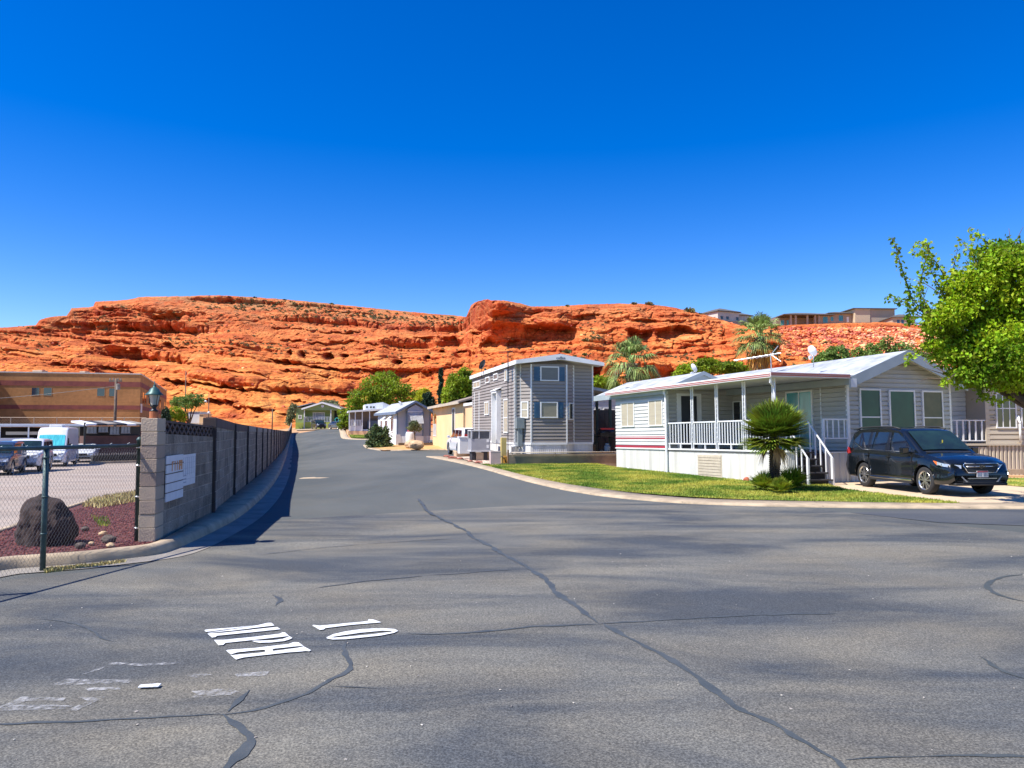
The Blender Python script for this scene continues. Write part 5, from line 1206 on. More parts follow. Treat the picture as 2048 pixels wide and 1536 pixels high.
# yellow riser and pink pedestal
p = P(1007, 929.5); y_ = empty('utility_pedestal', (p.x, p.y, 0), rzG, 'tall faded yellow utility pedestal with orange conduit', 'pedestal')
m_yel = M('faded_yellow', (.62, .48, .16), (.50, .38, .13), 3, .7); m_yel2 = M('orange_yellow', (.60, .30, .04), None, 3, .6)
MB().box(-.13, .13, -.1, .1, -.1, 1.27).build('cabinet', m_yel, y_, bevel=.01)
MB().box(-.02, .15, -.18, -.101, -.05, .40).build('cover', m_yel2, y_, bevel=.01)
MB().tube([(-.18, -.12, .0), (-.2, -.14, .3), (-.12, -.12, .42), (.0, -.2, .3), (.06, -.21, .1)], .02, 7).build('cable', m_black, y_, True)
p = P(990, 931); k_ = empty('utility_pedestal', (p.x, p.y, 0), rzG, 'squat pinkish concrete pedestal left of the yellow one', 'pedestal')
MB().box(-.24, .24, -.16, .16, -.1, .62).build('block', M('pink_concrete', (.60, .46, .42), (.5, .37, .33), 2, .85), k_, bevel=.01)
MB().box(-.245, .245, -.165, .165, .62, .66).build('cap', M('pink_cap', (.62, .5, .45), None, 2, .85), k_)
# packaged air conditioner on blocks
p = P(962, 924); ac = empty('air_conditioner', (p.x-.1, p.y+.4, 0), rzG, 'grey packaged air conditioner raised on blocks beside the park model', 'air conditioner')
m_acg = M('ac_grey', (.40, .40, .42), (.33, .33, .35), 2, .5, .2); m_acl = M('ac_light', (.58, .58, .58), None, 2, .5)
MB().box(-.52, .52, -.4, .55, .52, .60).build('base_pan', m_acl, ac)
MB().box(-.49, .49, -.37, .52, .60, 1.18).build('cabinet', m_acg, ac, bevel=.01)
MB().box(-.46, .46, -.34, .5, 1.19, 1.55).build('coil_section', M('coil_dark', (.07, .075, .08), (.04, .04, .045), 30, .6), ac)
mb = MB(); mb.box(-.52, .52, -.4, .55, 1.56, 1.62); mb.build('lid', m_acl, ac, bevel=.008)
mb = MB()
for x, y in ((-.48, -.36), (.48, -.36), (-.48, .51), (.48, .51)): mb.box(x-.035, x+.035, y-.035, y+.035, 1.181, 1.558)
mb.box(-.12, -.06, -.375, -.341, 1.185, 1.555); mb.build('corner_posts', m_acl, ac)
mb = MB(); 
for k in range(5): mb.box(-.45, .45, -.352, -.341, 1.24+k*.06, 1.252+k*.06)
mb.build('coil_guard', m_acg, ac)
MB().box(.30, .42, -.38, -.371, 1.0, 1.14).build('label_plate', m_white, ac); MB().box(.30, .42, -.38, -.371, .7, .86).build('label_plate', m_white, ac)
for x in (-.44, .18): MB().box(x, x+.18, -.3, .4, -.1, .52).build('block', m_darkwood, ac)
MB().box(-.22, .16, -.28, .0, -.1, .47).build('block', M('tan_block', (.55, .42, .28), (.45, .34, .22), 6, .85), ac)
MB().box(.42, .95, -.05, .2, -.1, .5).build('stand_wall', M('beige_stucco', (.62, .46, .31), (.52, .38, .26), 1.5, .85), ac)
p = PD(928, 905, 41.5); wb_ = empty('storage_box', (p.x, p.y, .1), rzG, 'white storage box on the low beige wall behind the air conditioner', 'box')
MB().box(-.3, .3, -.3, .3, .25, 1.1).build('body', m_white, wb_, bevel=.02); MB().box(-.33, .33, -.33, .33, 1.1, 1.16).build('lid', m_white, wb_, bevel=.01)
p = P(925, 916); gw = empty('garden_wall', (p.x, p.y+1.2, 0), rzG+.9, 'short beige garden wall at the tip of the gravel lot', 'garden wall')
MB().box(-.9, 1.9, 0, .18, -.1, .36).build('wall_body', M('beige_stucco', (.62, .46, .31)), gw)
for (u, v, s, lab, sd_) in ((893, 913, .16, 'reddish flat stone at the tip of the gravel lot', 2), (905, 916.5, .2, 'dark red stone, second from the tip of the gravel lot', 3), (920, 918, .13, 'reddish stone, third from the tip of the gravel lot', 4), (958, 926, .16, 'reddish stone under the air conditioner', 5), (940, 923, .1, 'small pale stone left of the air conditioner blocks', 6)):
    p = P(u, v, .06); rock('stone', (p.x, p.y, .08), (s*1.3, s, s*.5), M('red_stone', (.36, .13, .09), (.2, .07, .05), 4, .85), lab, 'stone', sd_, 3, group='stones edging the gravel lot')
q = scatter([(p.x, p.y) for p in [G(895, 915), G(925, 920), G(962, 929.5), G(985, 933)]]+[(0, 36), (-1.5, 40)], 1500)
o = rocks_np('pale_gravel', np.stack([q[:, 0], q[:, 1], H(q[:, 0], q[:, 1])+.06], 1), RNG.uniform(.02, .05, 1500), M('pale_pebble', (.7, .56, .45), (.45, .28, .2), 2, .9, island=.4), seed=12)
tag(o, 'pale pebbles in front of the park model', 'gravel', kind='stuff')

# ================================================================ shaded carport gap with grill
cp = empty('patio_cover', (RG.x+.972*W_, RG.y+.235*W_, 0), rzG, 'flat white patio cover on dark green posts between the two homes', 'patio cover')
mb = MB(); mb.prism([(.12, 0.6, 3.66), (1.62, 0.6, 3.42), (1.62, 0.6, 3.56), (.12, 0.6, 3.80)], (0, 9, 0)); mb.build('roof_panel', m_fasc, cp)
for x, y in ((.62, 4.0), (.95, 2.0), (1.30, 1.0)): MB().box(x-.06, x+.06, y-.06, y+.06, .47, 3.5).build('post', M('dark_green_post', (.05, .09, .075), None, 3, .6), cp)
p = PD(1195, 905, 49); tr = empty('mobile_home', (p.x, p.y, 0), rzG, 'white trailer end with small windows seen through the patio gap', 'mobile home')
mb = MB(); lap(mb, (-1.5, 0), (2.2, 0), .6, 3.6, .2, .02); mb.build('siding', m_vinylw, tr); MB().box(-1.48, 2.18, .02, 6, .0, 3.6).build('wall', m_vinylw, tr)
window(tr, (-1.5, 0), (2.2, 0), 1.35, 1.75, 2.6, 3.0, m_white, m_dark, .05); window(tr, (-1.5, 0), (2.2, 0), 1.9, 2.3, 2.6, 3.0, m_white, m_grayscr, .05)
MB().box(-1.6, 2.3, -.1, 6.1, 3.6, 3.75).build('roof', m_roofw, tr)
p = PD(1213, 905, 44); sh = empty('shed', (p.x, p.y, .4), rzG, 'black storage shed under the patio cover', 'shed')
MB().box(-.62, .95, 0, 1.0, 0, 2.35).build('body', m_black, sh); 
for k in range(3): MB().box(-.58+k*.5, -.12+k*.5, -.03, -.001, .1, 2.2).build('door', m_black, sh)
p = PD(1212, 905, 38.8); gl_ = empty('barbecue_grill', (p.x, p.y, .47), rzG, 'black barbecue grill with a red handle under the patio cover', 'grill')
MB().lathe([(0, -.36), (.2, -.36), (.2, .36), (0, .36)], (0, 0, 1.02), 20, 'x').build('hood', m_black, gl_, True)
MB().box(-.38, .38, -.24, .24, .82, 1.0).build('firebox', m_black, gl_)
MB().box(-.36, .36, -.27, -.21, 1.17, 1.26).build('handle', M('red_enamel', (.6, .03, .04), None, 3, .3), gl_, bevel=.01)
MB().box(-.62, -.39, -.2, .2, .88, .92).build('side_shelf', m_black, gl_); MB().box(.39, .6, -.2, .2, .88, .92).build('side_shelf', m_black, gl_)
for x in (-.34, .34):
    for y in (-.2, .2): MB().box(x-.02, x+.02, y-.02, y+.02, 0.02, .82).build('leg', m_black, gl_)
MB().box(-.36, .36, -.21, .21, .12, .16).build('bottom_shelf', m_black, gl_)
mb = MB(); mb.lathe([(0, -.04), (.09, -.04), (.09, .0), (0, .0)], (-.34, -.26, .09), 14, 'y'); mb.build('wheel', M('grey_rubber', (.12, .13, .14)), gl_)
tk = empty('propane_tank', (p.x+.02, p.y-.3, .5), 0, 'grey propane tank on the floor under the grill', 'gas tank')
MB().lathe([(0, 0), (.12, 0), (.125, .03), (.155, .07), (.16, .12), (.16, .28), (.14, .34), (.07, .38), (.04, .38), (.04, .42), (0, .42)], seg=20).build('tank', M('tank_grey', (.26, .33, .36), None, 4, .5), tk, True)
MB().lathe([(.095, .36), (.1, .36), (.1, .46), (.095, .46)], seg=16).build('collar', M('tank_grey', (.26, .33, .36)), tk, True)
p = PD(1184, 906, 39.5); lp = empty('patio_lamp', (p.x, p.y, .47), 0, 'patio lamp with a grey shade beside the grill', 'lamp')
MB().tube([(0, 0, 0), (0, 0, .95)], .02, 8).build('stem', m_black, lp); MB().lathe([(.16, .9), (.12, 1.15)], seg=16).build('shade', M('grey_shade', (.16, .15, .14)), lp, True); MB().lathe([(0, 0), (.14, 0), (.13, .04), (0, .05)], seg=16).build('foot', m_black, lp)
p = PD(1181, 907, 39); ch = empty('garden_chair', (p.x+.1, p.y-.1, .47), 0, 'dark folding garden chair in the shade left of the grill', 'chair')
MB().box(-.24, .24, -.2, .25, .42, .46).build('seat', m_black, ch); MB().box(-.24, .24, .24, .28, .46, .95).build('backrest', m_black, ch)
for x in (-.22, .22):
    for y in (-.18, .25): MB().box(x-.015, x+.015, y-.015, y+.015, 0, .42).build('leg', m_black, ch)
# ================================================================ homes up the road
def dirt(name, poly, mat, h, cell=2.0):
    a = np.array(poly)
    def hf(x, y):
        d = np.full(np.shape(x), 1e9)
        for i in range(len(a)):
            p, q = a[i], a[(i+1) % len(a)]; v = q-p; t = np.clip(((x-p[0])*v[0]+(y-p[1])*v[1])/(v@v), 0, 1)
            d = np.minimum(d, np.hypot(x-p[0]-v[0]*t, y-p[1]-v[1]*t))
        return H(x, y)+h*np.clip(d/2.5, 0, 1)+.05
    sheet(name, poly, mat, 0.0, cell, hf); return hf
m_tand = M('tan_bark', (0.56, 0.34, 0.13), (0.42, 0.25, 0.09), 1.5, 0.95, bump=.5, bscale=20)
lot_a = [(p.x, p.y) for p in [G(728, 891.5), G(733, 896.5), G(766, 901.6), G(890, 899)]]+[(4, 57.8), (6, 72), (-8, 82), (-15, 80)]
hfA = dirt('bark_bed', lot_a, m_tand, .16)
# ---- small white gabled home
rz3 = math.atan2(.35, .94); o3 = PD(794, 891, 70); RB = Vector((o3.x, o3.y))
bh = empty('mobile_home', (RB.x, RB.y, .12), rz3, 'small white gabled home, front tinted blue for shade, with a striped window awning', 'mobile home')
m_shadeblue = M('blue_shade_board', (.42, .45, .52), (.36, .39, .46), .8, .6); m_whb = M('white_board_siding', (.72, .73, .75), None, .8, .6)  # blue shade of the gable front is in its board colour
m_bltrim = M('blue_grey_trim', (.16, .22, .31), None, 2, .5)
Wd, Ld, e_, r_z = 3.08, 9.2, 3.15, 4.0
mb = MB(); mb.prism([(0, 0, .0), (Wd, 0, .0), (Wd, 0, e_), (Wd/2, 0, r_z), (0, 0, e_)], (0, Ld, 0)); mb.build('wall', m_shadeblue, bh)
mb = MB(); mb.box(-.03, .0, .02, Ld, 0, e_-.02)
for k in range(14): mb.box(-.045, -.03, .4+k*.65, .44+k*.65, 0, e_-.05)
mb.build('side_wall', m_whb, bh)
mb = MB(); mb.prism([(.85, -.55, .9), (2.25, -.55, .9), (2.25, -.55, 3.3), (1.55, -.55, 3.72), (.85, -.55, 3.3)], (0, .56, 0)); mb.build('bay', m_shadeblue, bh)
mb = MB(); ribs(mb, (0, -.02), (Wd, -.02), -.1, .85, .35, .03, 0, flat=.9); mb.box(.80, 2.3, -.6, -.02, -.1, .88); mb.build('skirting', m_whb, bh)
mb = MB(); 
for x in (0, .85, 2.25, Wd): mb.box(x-.06, x+.06, -.6 if 0 < x < 3 else -.05, -.0, .85, 3.1)
mb.build('corner_trim', m_bltrim, bh)
mb = MB(); mb.box(.82, 2.28, -.6, -.561, 3.02, 3.1); mb.build('bay_trim', m_white, bh)
gable_roof(bh, 0, Wd, 0, Ld, e_, r_z, m_roofw, m_bltrim, .3, .75, .06, .2)
window(bh, (.85, -.55), (2.25, -.55), .25, 1.15, 1.45, 2.75, m_white, m_dark, .08)
mb = MB()
for k in range(6):
    z = 2.95-.16*k; mb.prism([(1.02, -.6-.09*k, z), (2.2, -.6-.09*k, z), (2.2, -.69-.09*k, z-.15), (1.02, -.69-.09*k, z-.15)], (0, .012, .02))
mb.build('window_awning', m_white, bh)
for y in (1.6, 4.4, 6.8): window(bh, (-.03, Ld), (-.03, 0), Ld-y-.8, Ld-y, 1.2, 2.5, m_white, m_dark, .08)
mb = MB()
for y in (1.5, 4.3): mb.prism([(-.05, y, 2.75), (-.05, y+1.0, 2.75), (-.65, y+1.0, 2.25), (-.65, y, 2.25)], (0, 0, .03))
mb.build('side_awning', m_white, bh)
for x, y in ((.9, 2.5), (1.3, 5.0)): 
    MB().lathe([(0, 0), (.09, 0), (.09, .3), (.13, .3), (.13, .36), (0, .38)], (x, y, 3.6+(x-.9)*.5), 12).build('roof_vent', m_whitem, bh, True)
MB().box(-.25, .15, -.7, -.3, -.1, 1.0).build('end_box', m_white, bh)
p = PD(820, 886, 67.6); tk2 = empty('propane_tank', (p.x, p.y, .1), 0, 'upright white propane tank with red cap before the small gabled home', 'gas tank')
MB().lathe([(0, .05), (.36, .05), (.38, .15), (.38, 1.1), (.3, 1.25), (.12, 1.32), (0, 1.32)], seg=20).build('tank', m_white, tk2, True)
MB().lathe([(.24, 1.26), (.26, 1.26), (.26, 1.42), (0, 1.42)], seg=16).build('cap', m_redst, tk2, True)
mb = MB(); mb.box(-.0, 4.4, 0, .15, -.1, .42); o = mb.build('planter_edge', M('brown_edging', (.14, .10, .07), None, 2, .9)); p = PD(797, 893, 66.8); o.location = (p.x, p.y, 0); o.rotation_euler = (0, 0, rzG); tag(o, 'dark brown planter edging in front of the small gabled home', 'edging')
for (u, v, s, lab, sd_) in ((824, 893, .45, 'left tan landscaping boulder before the small gabled home', 2), (834, 894.5, .42, 'right tan landscaping boulder before the small gabled home', 5)):
    p = P(u, v, .25); rock('landscape_boulder', (p.x, p.y, .42), (s*1.4, s, s*.8), m_tanrock, lab, 'boulder', sd_, 3, group='tan boulders by the planter')

# ---- beige stucco home
BG = Vector((-3.35, 52.7))
be = empty('mobile_home', (BG.x, BG.y, .2), rzG, 'beige stucco home with an arched porch opening behind the white car', 'mobile home')
m_stuc = M('beige_stucco_wall', (.82, .56, .30), (.74, .49, .25), .7, .9); m_stucd = M('tan_panel', (.74, .48, .26), (.66, .42, .22), .6, .8)
LBg = 15.4
mb = MB(); mb.box(.02, 3.9, 0, LBg-2.6, -.2, 3.25); mb.box(.7, 3.9, LBg-2.6, LBg, -.2, 3.25); mb.box(0.02, .2, LBg-2.6, LBg, -.2, .75); mb.box(.02, .2, LBg-.35, LBg, .75, 3.25); mb.box(.02, .2, LBg-2.6, LBg-2.3, .75, 3.25)
mb.build('wall', m_stuc, be)
mb = MB(); pts = [(LBg-2.3, 3.25), (LBg-2.3, 2.3)]+[(LBg-1.33+.97*math.cos(math.pi-k*math.pi/10), 2.3+.45*math.sin(k*math.pi/10)) for k in range(11)]+[(LBg-.35, 3.25)]
mb.prism([(.02, y, z) for y, z in pts], (.18, 0, 0)); mb.build('arch', m_stuc, be); MB().box(.6, .69, LBg-2.6, LBg, .3, 3.2).build('porch_shade_panel', M('porch_shade_tan', (.30, .17, .08), None, 2, .9), be)  # dark panel added to stand for the shade inside the arch
rail(be, (0, LBg-.35), (0, LBg-2.3), .75, 1.85, m_white, 14, low=.05, bal=.05)
window(be, (0, LBg), (0, 0), LBg-4.4, LBg-3.3, 1.0, 3.0, m_white, m_dark, .1)
mb = MB(); mb.prism([(-.35, -.3, 3.22), (1.9, -.3, 3.85), (4.2, -.3, 3.22), (4.2, -.3, 3.34), (1.9, -.3, 3.98), (-.35, -.3, 3.34)], (0, LBg+.7, 0)); mb.build('roof', M('tan_shingle', (.30, .24, .19), (.2, .16, .13), 3, .9), be)
mb = MB(); mb.box(-.42, -.33, -.32, LBg+.4, 3.16, 3.36); mb.build('gutter', m_vinylc, be)
mb = MB(); mb.box(-.0, 1.2, -4.2, -.9, .55, 2.95); mb.build('storage_room', m_stucd, be)
mb = MB(); mb.prism([(-.1, -4.4, 2.98), (1.3, -4.4, 3.25), (1.3, -4.4, 3.37), (-.1, -4.4, 3.16)], (0, 3.7, 0)); mb.build('storage_roof', m_white, be)
mb = MB(); mb.box(.1, .9, -3.9, -1.2, -.1, .55); mb.build('storage_base', m_black, be)

# ---- white home with covered deck
p = PD(696, 865, 106); dk = empty('mobile_home', (p.x, p.y, float(H(p.x, p.y))), rzG, 'white home with an open covered deck and flat roof beyond the green lawn', 'mobile home')
gz = -.1
mb = MB(); mb.box(0, 3.9, 0, 3, -.3, .48); mb.build('stone_base', m_stuc, dk)
mb = MB(); mb.box(.2, 1.95, .1, 3, .48, 1.15); mb.box(2.0, 9, .4, 3, .2, .7); mb.build('deck_skirting', m_whb, dk)
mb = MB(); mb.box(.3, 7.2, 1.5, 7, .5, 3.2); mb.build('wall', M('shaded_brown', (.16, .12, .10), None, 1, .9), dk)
mb = MB(); mb.prism([(0, -.3, 3.02), (6.4, -.3, 3.45), (6.4, -.3, 3.68), (0, -.3, 3.25)], (0, 7, 0)); mb.build('roof', m_white, dk)
mb = MB(); mb.prism([(2.4, 2.8, 3.3), (4.9, 2.8, 3.3), (4.9, 2.8, 4.55), (2.4, 2.8, 4.2)], (0, 6, 0)); mb.prism([(4.9, 2.8, 3.3), (7.2, 3.4, 3.3), (7.2, 3.4, 3.6), (4.9, 2.8, 4.55)], (0, 6, 0)); mb.build('raised_roof', m_whb, dk)
for x in (2.55, 3.1, 3.5): mb = MB(); mb.box(x, x+.25, 2.76, 2.82, 3.7, 3.95); mb.build('clerestory_window', m_dark, dk)
for x in (.15, .95, 1.9, 2.9, 5.1): MB().box(x-.06, x+.06, -.1, .05, .5, 3.2).build('post', m_white, dk)
rail(dk, (.15, 0), (2.0, 0), 1.15, 2.0, m_white, 9, low=.02, bal=.1)
MB().box(2.7, 4.6, .9, 1.4, .9, 1.9).build('deck_door', M('blue_grey_door', (.08, .12, .18), None, 2, .5), dk)

# ---- green home at the end of the road
p = PD(608, 857.5, 147); gz = float(H(p.x, p.y))
gh = empty('house', (p.x, p.y, gz), math.radians(3), 'green gabled house with white trim and a porch at the end of the road', 'house')
m_grn = M('green_board', (.30, .40, .16), (.25, .34, .13), .6, .8); m_grn2 = M('lime_board', (.38, .44, .08), None, .6, .8)
mb = MB(); mb.prism([(0, 0, 0), (5.2, 0, 0), (5.2, 0, 4.0), (7.3, 0, 4.0), (3.35, 0, 5.2), (0, 0, 4.1)], (0, 6, 0)) if False else None
mb = MB(); mb.box(0, 5.0, 2.0, 10, 0, 4.0); mb.prism([(0, 0, 3.6), (7.0, 0, 3.6), (7.0, 0, 3.95), (3.45, 0, 5.05), (0, 0, 3.95)], (0, 10, 0)); mb.build('wall', m_grn, gh)
mb = MB(); mb.box(-1.75, 0, .6, 9, 1.25, 4.0); mb.build('side_wing', m_grn, gh); mb = MB(); mb.box(-1.75, -.0, .55, 9, 0, 1.25); mb.box(0, 5.0, 0, .12, 0, 1.35); mb.build('lower_boards', m_grn2, gh)
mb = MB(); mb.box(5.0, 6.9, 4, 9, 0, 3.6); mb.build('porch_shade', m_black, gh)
mb = MB(); mb.box(0, 5.0, .12, 2, 1.2, 1.35); mb.build('deck_floor', m_darkwood, gh)
for x in (-.05, 4.95, 6.85): MB().box(x, x+.16, -.06, .1, 0, 3.7).build('post', m_white, gh)
rail(gh, (.1, 0), (4.9, 0), 1.35, 2.35, m_white, 16, low=.05, bal=.07)
window(gh, (0, 2), (5, 2), 1.2, 3.5, 1.9, 3.3, m_white, m_shadeblue, .16, mull=(.22, .78))
window(gh, (-1.75, .6), (0, .6), .5, 1.15, 1.95, 2.7, m_white, m_dark, .13, hm=(.5,)); 
MB().lathe([(0, 0), (.28, 0), (.28, .06), (0, .08)], (3.45, 0, 0), 16, 'y').build('gable_vent', m_white, gh).location = (0, -.1, 4.4)
gable_roof(gh, -.1, 7.0, 0, 10, 3.95, 5.08, m_roofg, m_white, .3, .5, .1, .3)
mb = MB(); mb.prism([(-2.1, .2, 4.05), (1.4, .2, 4.95), (1.4, .2, 5.05), (-2.1, .2, 4.2)], (0, 9.6, 0)); mb.build('wing_roof', m_fasc, gh)
mb = MB(); mb.box(5.05, 6.7, .0, .5, 0, 1.1); mb.build('porch_steps', M('dark_red_brick', (.2, .05, .04), None, 3, .9), gh)
tq = M('turquoise_paint', (.05, .42, .36), None, 3, .5)
MB().lathe([(.28, -.05), (.42, -.05), (.42, .05), (.28, .05), (.28, -.05)], (6.2, -.15, 1.8), 20, 'y').build('wheel_ornament', tq, gh)
sheet('paved_apron', [(PD(592, 860, 138).x, 138), (PD(677, 858, 138).x, 138), (-30, 156), (-44, 158)], m_conc, .05, 2.0)

# ================================================================ brown block building and yard on the left
bc = Vector((-45.9, 95.0)); ld = Vector((-.97, -.243)); rd = Vector((-.35, .937)); gzb = -.8; topb = 8.3
bb = empty('commercial_building', (bc.x, bc.y, gzb), 0, 'long two storey tan block building with red bands and small blue windows', 'building')
m_tan = blockmat('tan_block_wall', (.47, .235, .092), (.43, .215, .085), (.42, .21, .085), 1.6, .8, .35, 3); m_band = M('split_red_band', (.30, .09, .065), (.20, .06, .05), 1.2, .95, bump=.6, bscale=6)
def rot2(d): return math.atan2(d.y, d.x)
LW_ = 22.0; RW2 = 46.0
pa = bc+ld*LW_; pb = bc; pc = bc+rd*RW2; pd_ = pa+rd*RW2
loc = lambda q: (q.x-bc.x, q.y-bc.y)
T_ = topb-gzb
mb = MB(); mb.prism([(*loc(q), -1) for q in (pa, pb, pc, pd_)], (0, 0, T_+1)); mb.build('wall', m_tan, bb)
mb = MB()
for A_, B_ in ((loc(pa), loc(pb)), (loc(pb), loc(pc))):
    for (z0, z1) in ((7.55, 8.15), (4.75, 5.25), (1.5, 2.2)): 
        mb2 = MB(); wbox(mb2, A_, B_, 0, wframe(A_, B_)[3], z0, z1, -.05, .035); mb2.build('red_band', m_band, bb)
    wbox(mb, A_, B_, 0, wframe(A_, B_)[3], T_-.02, T_+.12, -.3, .06)
mb.build('parapet_cap', M('parapet_metal', (.6, .55, .48), None, 2, .5), bb)
def sb(u): return sfu((bc.x, bc.y), (ld.x, ld.y), u)
for (u0, u1) in ((62, 78), (86, 103), (193, 209), (217, 232)):
    s0, s1 = LW_-sb(u0), LW_-sb(u1); window(bb, loc(pa), loc(pb), s0, s1, 6.35, 7.35, m_tan, m_bluegl, .03, proud=.02, pane_o=.015)
Tr = RW2
def sr(u): return sfu((bc.x, bc.y), (rd.x, rd.y), u)
for (u0, u1) in ((284.5, 287.5), (289, 292), (297, 299.5), (301, 303.5), (309, 311), (312.5, 314.5), (319, 321), (328.5, 330.5), (332, 334)):
    window(bb, loc(pb), loc(pc), sr(u0), sr(u1), 5.6, 7.1, m_tan, m_dark, .05, proud=.02, pane_o=.015)
window(bb, loc(pb), loc(pc), sr(280.8), sr(283.6), 4.4, 5.5, m_white, m_white, .05, name='wall_sign')
MB().prism([(*loc(q), -1) for q in (bc+ld*16.2, bc+ld*16.2+Vector((.243, -.97))*15, bc+ld*26+Vector((.243, -.97))*15, bc+ld*26)], (0, 0, T_+1)).build('wing', m_tan, bb)
for (u, v, w, h, lab) in ((32, 742, .6, .40, 'beige rooftop unit, larger one at the left'), (130, 739.5, .35, .5, 'small round rooftop vent'), (163, 744, 1.0, .25, 'flat rooftop hatch')):
    q = PD(u, v, 92 if u > 100 else 89); o = MB().box(-w, w, -.6, .6, -.1, h).build('rooftop_unit', m_vinylc, bevel=.03); o.location = (q.x-1.5, q.y+7, topb+.15); tag(o, lab+' on the tan block building', 'rooftop unit', 'units on the roof of the block building')
def pole(name, u, vt, vb, y, r, label, cat='utility pole'):
    a_ = PD(u, vt, y); g_ = float(H(a_.x, y)); e = empty(name, (a_.x, y, g_-.2), 0, label, cat)
    MB().tube([(0, 0, 0), (0, 0, a_.z-g_+.2)], [r, r*.75], 10).build('pole', M('weathered_wood', (.16, .11, .08), (.09, .065, .05), 3, .9), e, True); return e, a_.z-g_+.2
e, h_ = pole('utility_pole', 232.5, 757, 850, 82, .17, 'brown wooden utility pole with a crossarm in front of the tan building')
MB().box(-.75, .6, -.07, .07, h_-.35, h_-.18).build('crossarm', M('weathered_wood', (.16, .11, .08)), e)
for x in (-.65, -.3, .2, .5): MB().lathe([(0, 0), (.06, 0), (.05, .22), (0, .24)], (x, 0, h_-.18), 8).build('insulator', m_concL, e)
MB().lathe([(0, 0), (.2, 0), (.2, .6), (0, .65)], (.28, -.1, h_-1.2), 12).build('transformer', m_concL, e)
wr_ = MB(); a_ = PD(232.5, 772, 82); b_ = PD(-60, 801, 78); pts = [a_.lerp(b_, k/12)-Vector((0, 0, .6*math.sin(math.pi*k/12)*.2)) for k in range(13)]; wr_.tube(pts, .025, 5); tag(wr_.build('overhead_wire', m_concL), 'sagging wire running left from the wooden utility pole', 'wire')
e, h_ = pole('light_pole', 372, 742, 830, 118, .09, 'thin bare pole rising behind the lacy tree', 'pole')
e, h_ = pole('light_pole', 418, 785, 840, 110, .07, 'thin pole with two round white lamps beyond the wall', 'light pole')
for k, zz in ((-.45, -1.3), (.05, -2.9)): 
    MB().lathe([(0, -.22), (.16, -.15), (.22, 0), (.16, .15), (0, .22)], (k, 0, h_+zz), 12).build('lamp_globe', m_white, e, True)
e, h_ = pole('utility_pole', 545, 817, 860, 135, .12, 'short dark post standing before the hill at the end of the wall', 'post')
# yard fence, shelter, racks
def cfence(name, p0, p1, z0, h, n, label, r=.04, mesh=True):
    d = Vector((p1[0]-p0[0], p1[1]-p0[1])); e = empty(name, (p0[0], p0[1], z0), rot2(d), label, 'fence'); L = d.length
    for k in range(n+1): MB().tube([(L*k/n, 0, -.3), (L*k/n, 0, h)], r, 6).build('post', m_fit2, e)
    MB().tube([(0, 0, h-.03), (L, 0, h-.03)], r*.8, 6).build('top_rail', m_fit2, e)
    if mesh:
        mb = MB(); w = .012; st = .28
        x = -h
        while x < L:
            for sgn in (1, -1):
                a0 = x if sgn > 0 else x+h; a1 = x+h if sgn > 0 else x; za, zb_ = 0.05, h-.05
                if 0 <= min(a0, a1) and max(a0, a1) <= L: mb.tube([(a0, 0, za), (a1, 0, zb_)], w*.5, 3, False)
            x += st
        mb.build('wire_mesh', m_fit2, e)
    return e
m_fit2 = M('tan_galvanised', (.46, .36, .27), None, 4, .6, .2)
q0, q1 = PD(-120, 832, 80), PD(292, 846, 84)
cfence('chain_link_fence', (q0.x, q0.y), (q1.x, q1.y), -.75, vz(834, 80)+.75, 9, 'pale chain link fence along the foot of the tan block building')
p = PD(-60, 852, 72); q_ = PD(168, 854, 76); d_ = Vector((q_.x-p.x, q_.y-p.y)); cpv = empty('carport', (p.x, p.y, -.75), rot2(d_), 'long low white roofed carport behind the parked vehicles', 'carport')
L_ = d_.length; MB().box(0, L_, 0, 5, 2.62, 2.85).build('roof', m_whitem, cpv); MB().box(0, L_, -.1, .0, 2.58, 2.80).build('fascia', m_white, cpv)
for k in range(5): MB().box(L_*k/4-.06, L_*k/4+.06, .1, .2, 0, 2.6).build('post', m_whitem, cpv)
MB().box(0, L_, 4.8, 5, 0, 2.5).build('back_wall', M('dark_yard', (.05, .045, .05), (.025, .022, .025), .6, .9), cpv)
MB().box(0, L_*.55, -.5, -.1, .95, 1.5).build('pipe_stack', m_whb, cpv); MB().box(0, L_*.9, .5, 3.5, 0, 1.3).build('stored_goods', m_black, cpv)
MB().box(L_*.3, L_*.9, .3, .6, 1.8, 2.1).build('pipe_rack', m_vinylc, cpv)
p = PD(167, 905, 62); q_ = PD(292, 905, 66); d_ = Vector((q_.x-p.x, q_.y-p.y)); L_ = d_.length
rk = empty('storage_shelter', (p.x, p.y, -.8), rot2(d_), 'tarp covered storage shelter with glazed panels over a brown wall', 'shelter')
zt0 = vz(845, 62)+.8; MB().box(.1, L_, .2, 3, 0, .0+vz(872, 62)+.8).build('brown_wall', M('brown_block', (.15, .075, .06), (.10, .05, .04), 1, .95), rk)
MB().box(.1, L_, 1.0, 3, 1.2, zt0-.3).build('dark_interior', m_black, rk)
m_pane = M('grey_panel', (.28, .29, .28), (.18, .19, .19), 4, .4)
for k in range(4):
    x = .2+k*(L_*.7)/4; zz = vz(866, 62)+.8+.14*(k % 2) - .05*k; w = L_*.7/4-.12
    for j in range(3): MB().box(x+w*j/3, x+w*(j+1)/3-.04, -.05-.04*k, .0-.04*k, zz, zt0-.35).build('glazed_panel', m_pane, rk)
    mb = MB(); mb.box(x-.03, x+w+.01, -.07-.04*k, -.052-.04*k, zz-.05, zz); mb.box(x-.03, x+w+.01, -.07-.04*k, -.052-.04*k, zt0-.36, zt0-.31); mb.build('panel_frame', m_concL, rk)
rr2 = random.Random(4)
